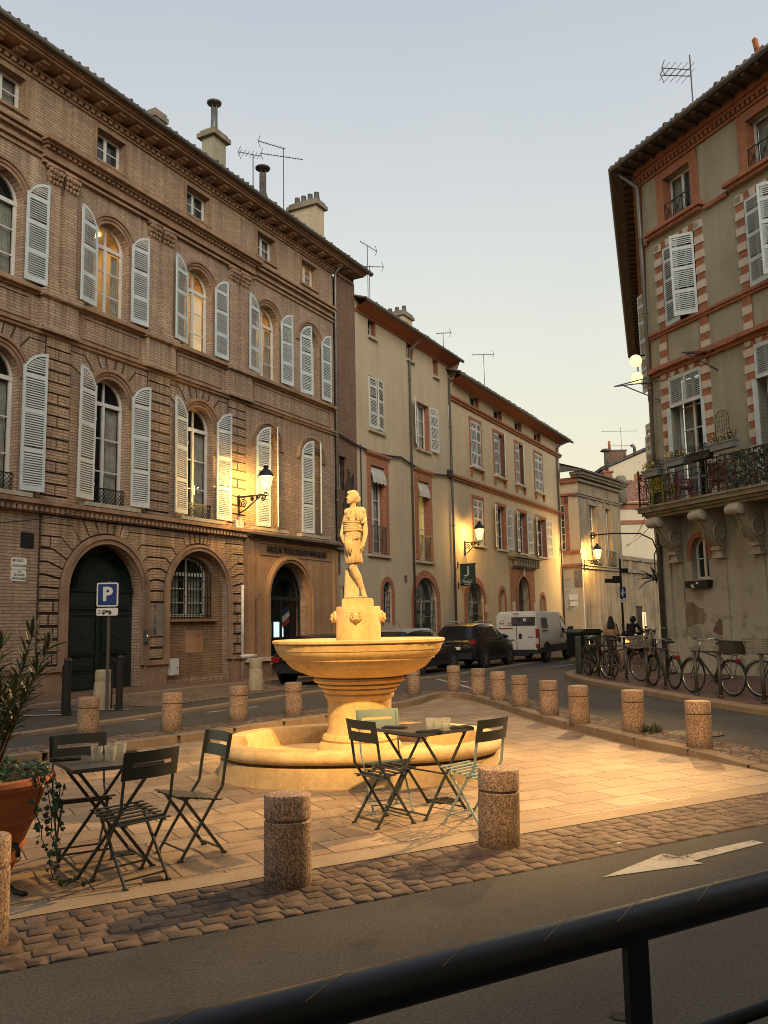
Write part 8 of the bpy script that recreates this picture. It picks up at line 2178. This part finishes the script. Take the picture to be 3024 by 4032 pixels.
# papers and plaques on the end wall, palm-like plant, far motorbikes
def onL(name,label,cat,x,z,w,h,mat):
    c = PC+dl*x+Vector((0,0,z)); out_ = Vector((-dl.y,dl.x,0)); out_ = out_ if out_.y < 0 else -out_
    mb = MB(); mb.cbox((0,0,0),dl,out_,(0,0,1),w/2,.02,h/2); o = mb.build(name,M[mat],None); o.location = c+out_*.03; return tag(o,label,cat)
onL('street_plaque','white street plaque on the end house beside the lantern post, upper one','street sign',.62,3.15,.6,.35,'sign_white'); onL('street_plaque','white street plaque on the end house beside the lantern post, lower one','street sign',.62,2.72,.5,.3,'sign_white')
onL('letter_box','small black box on the pale end house wall left of the plaques','box',1.45,3.05,.28,.6,'black_iron'); onL('bare_patch','grey bare plaster patch on the end house wall behind the plaques','patch',1.05,3.3,1.5,2.1,'grey_render').location += Vector((0,.045,0))
o = onL('blind_niche','dark arched niche at the corner of the end house','niche',.22,4.35,.5,1.1,'grey_stone')
gp_ = thing('gas_pipe','pale vertical pipe at the corner of the stained end house','pipe',PC+ex*.25+Vector((-.1,-.12,0)),0); mb = MB(); mb.tube([(0,0,0),(0,0,5.2)],.06,8); mb.build('tube',M['white_pipe'],gp_)
pm = MB(); rr = random.Random(12)
for i in range(40):
    a = rr.uniform(0,6.28); d = Vector((math.cos(a)*.7,math.sin(a)*.7,rr.uniform(.1,1))); lance(pm,Vector((0,0,0)),d,rr.uniform(.5,.95),.035,rr.uniform(.1,.5))
o = pm.build('palm_plant',M['leaf_dark'],None); yy = 30.0; o.location = (px2(2572,yy),yy,3.0); tag(o,'spiky palm-like plant projecting from the side wall beyond the corner drainpipe','plant')
for i,(xx,yy) in enumerate(((2545,40.0),(2520,43.0))):
    b = bicycle(('dark bicycle parked in the far side street behind the corner, nearer one','dark bicycle parked in the far side street behind the corner, farther one')[i],(px2(xx,yy),yy,RPZ(px2(xx,yy),yy)),rad(80),basket='basket_dark',rimm='black_iron')
lt = MB(); lt.box(-.12,.12,-.02,.02,.0,2.0); lt.box(.35,.55,-.02,.02,0,2.0); o = lt.build('lit_doorway',M['lit_pale'],None); o.location = PC+ex*(9.9)+Vector((.15,-.25,.15)); o.rotation_euler=(0,0,math.atan2(ex.y,ex.x)); tag(o,'narrow pale lit strips of a glazed doorway in the end wall behind the signpost','doorway')
# overhead cables
def wire(label,a,b,sag,r=.012):
    mb = MB(); a=Vector(a); b=Vector(b); mb.tube([a.lerp(b,i/16)-Vector((0,0,sag*4*(i/16)*(1-i/16))) for i in range(17)],r,4); return tag(mb.build('overhead_cable',M['cable'],None),label,'cable')
wire('thin cable rising to the right between the end house and the grey corner building',PC+ex*8+Vector((0,0,7.0)),gw_(SX*3,SY*3,6.2),.5,.02); wire('thin level cable between the end house and the grey corner building',PC+ex*8+Vector((0,0,6.9)),gw_(SX*4,SY*4,5.2),.15,.018)
wire('pale thin wire sagging across the brick front above the double door',lw(11,OFF-.2)+Vector((0,0,3.9)),lw(14.6,OFF-.25)+Vector((0,0,4.5)),.12,.012)

# ------------------------------------------------------------------ the floodlight that lights the fountain from the viewer's side of the square
# unseen house front added behind the viewer to block low sky; carries the floodlight
hb = thing('added_house_front', 'plain plastered house front added unseen behind the viewer to shade the near ground', 'house', near(0,-3.2), math.atan2(DN.y,DN.x))
mb = MB(); mb.box(-32,26,-8,0,-.1,14.5); mb.build('wall', M['cream'], hb)
mb = MB(); mb.box(-32.3,26.3,-8.3,.6,14.5,14.9); mb.build('roof', M['roof_tile'], hb)
for i in range(9):
    for z in (1.2,5.2,9.4): mb = MB(); mb.box(-28+6*i,-26.7+6*i,-.02,.03,z,z+2.2); mb.build('shutter', M['shutter'], hb)
FLP = near(-.34,-2.75)+Vector((0,0,12.4))
mb = MB(); mb.tube([(0,0,0),(0,0,.2)],.16,16); mb.tube([(0,0,-.15),(0,0,0)],.10,12); fh = mb.build('square_floodlight', M['black_iron'], None); fh.location = FLP; fh.rotation_euler = (Vector((-.34,10.62,1.1))-FLP).to_track_quat('Z','Y').to_euler(); tag(fh,'floodlight on the house front behind the viewer, aimed at the fountain','floodlight')
spot('fountain_flood', FLP+(Vector((-.34,10.62,1.1))-FLP).normalized()*.3, (-.34,10.62,1.35), 20000, 13.5, (1.0,.57,.14), .10, .3)
spot('square_flood', FLP+Vector((.3,.3,.1)), (1.2,13.6,.0), 13000, 42, (1.0,.62,.26), .12, .75)
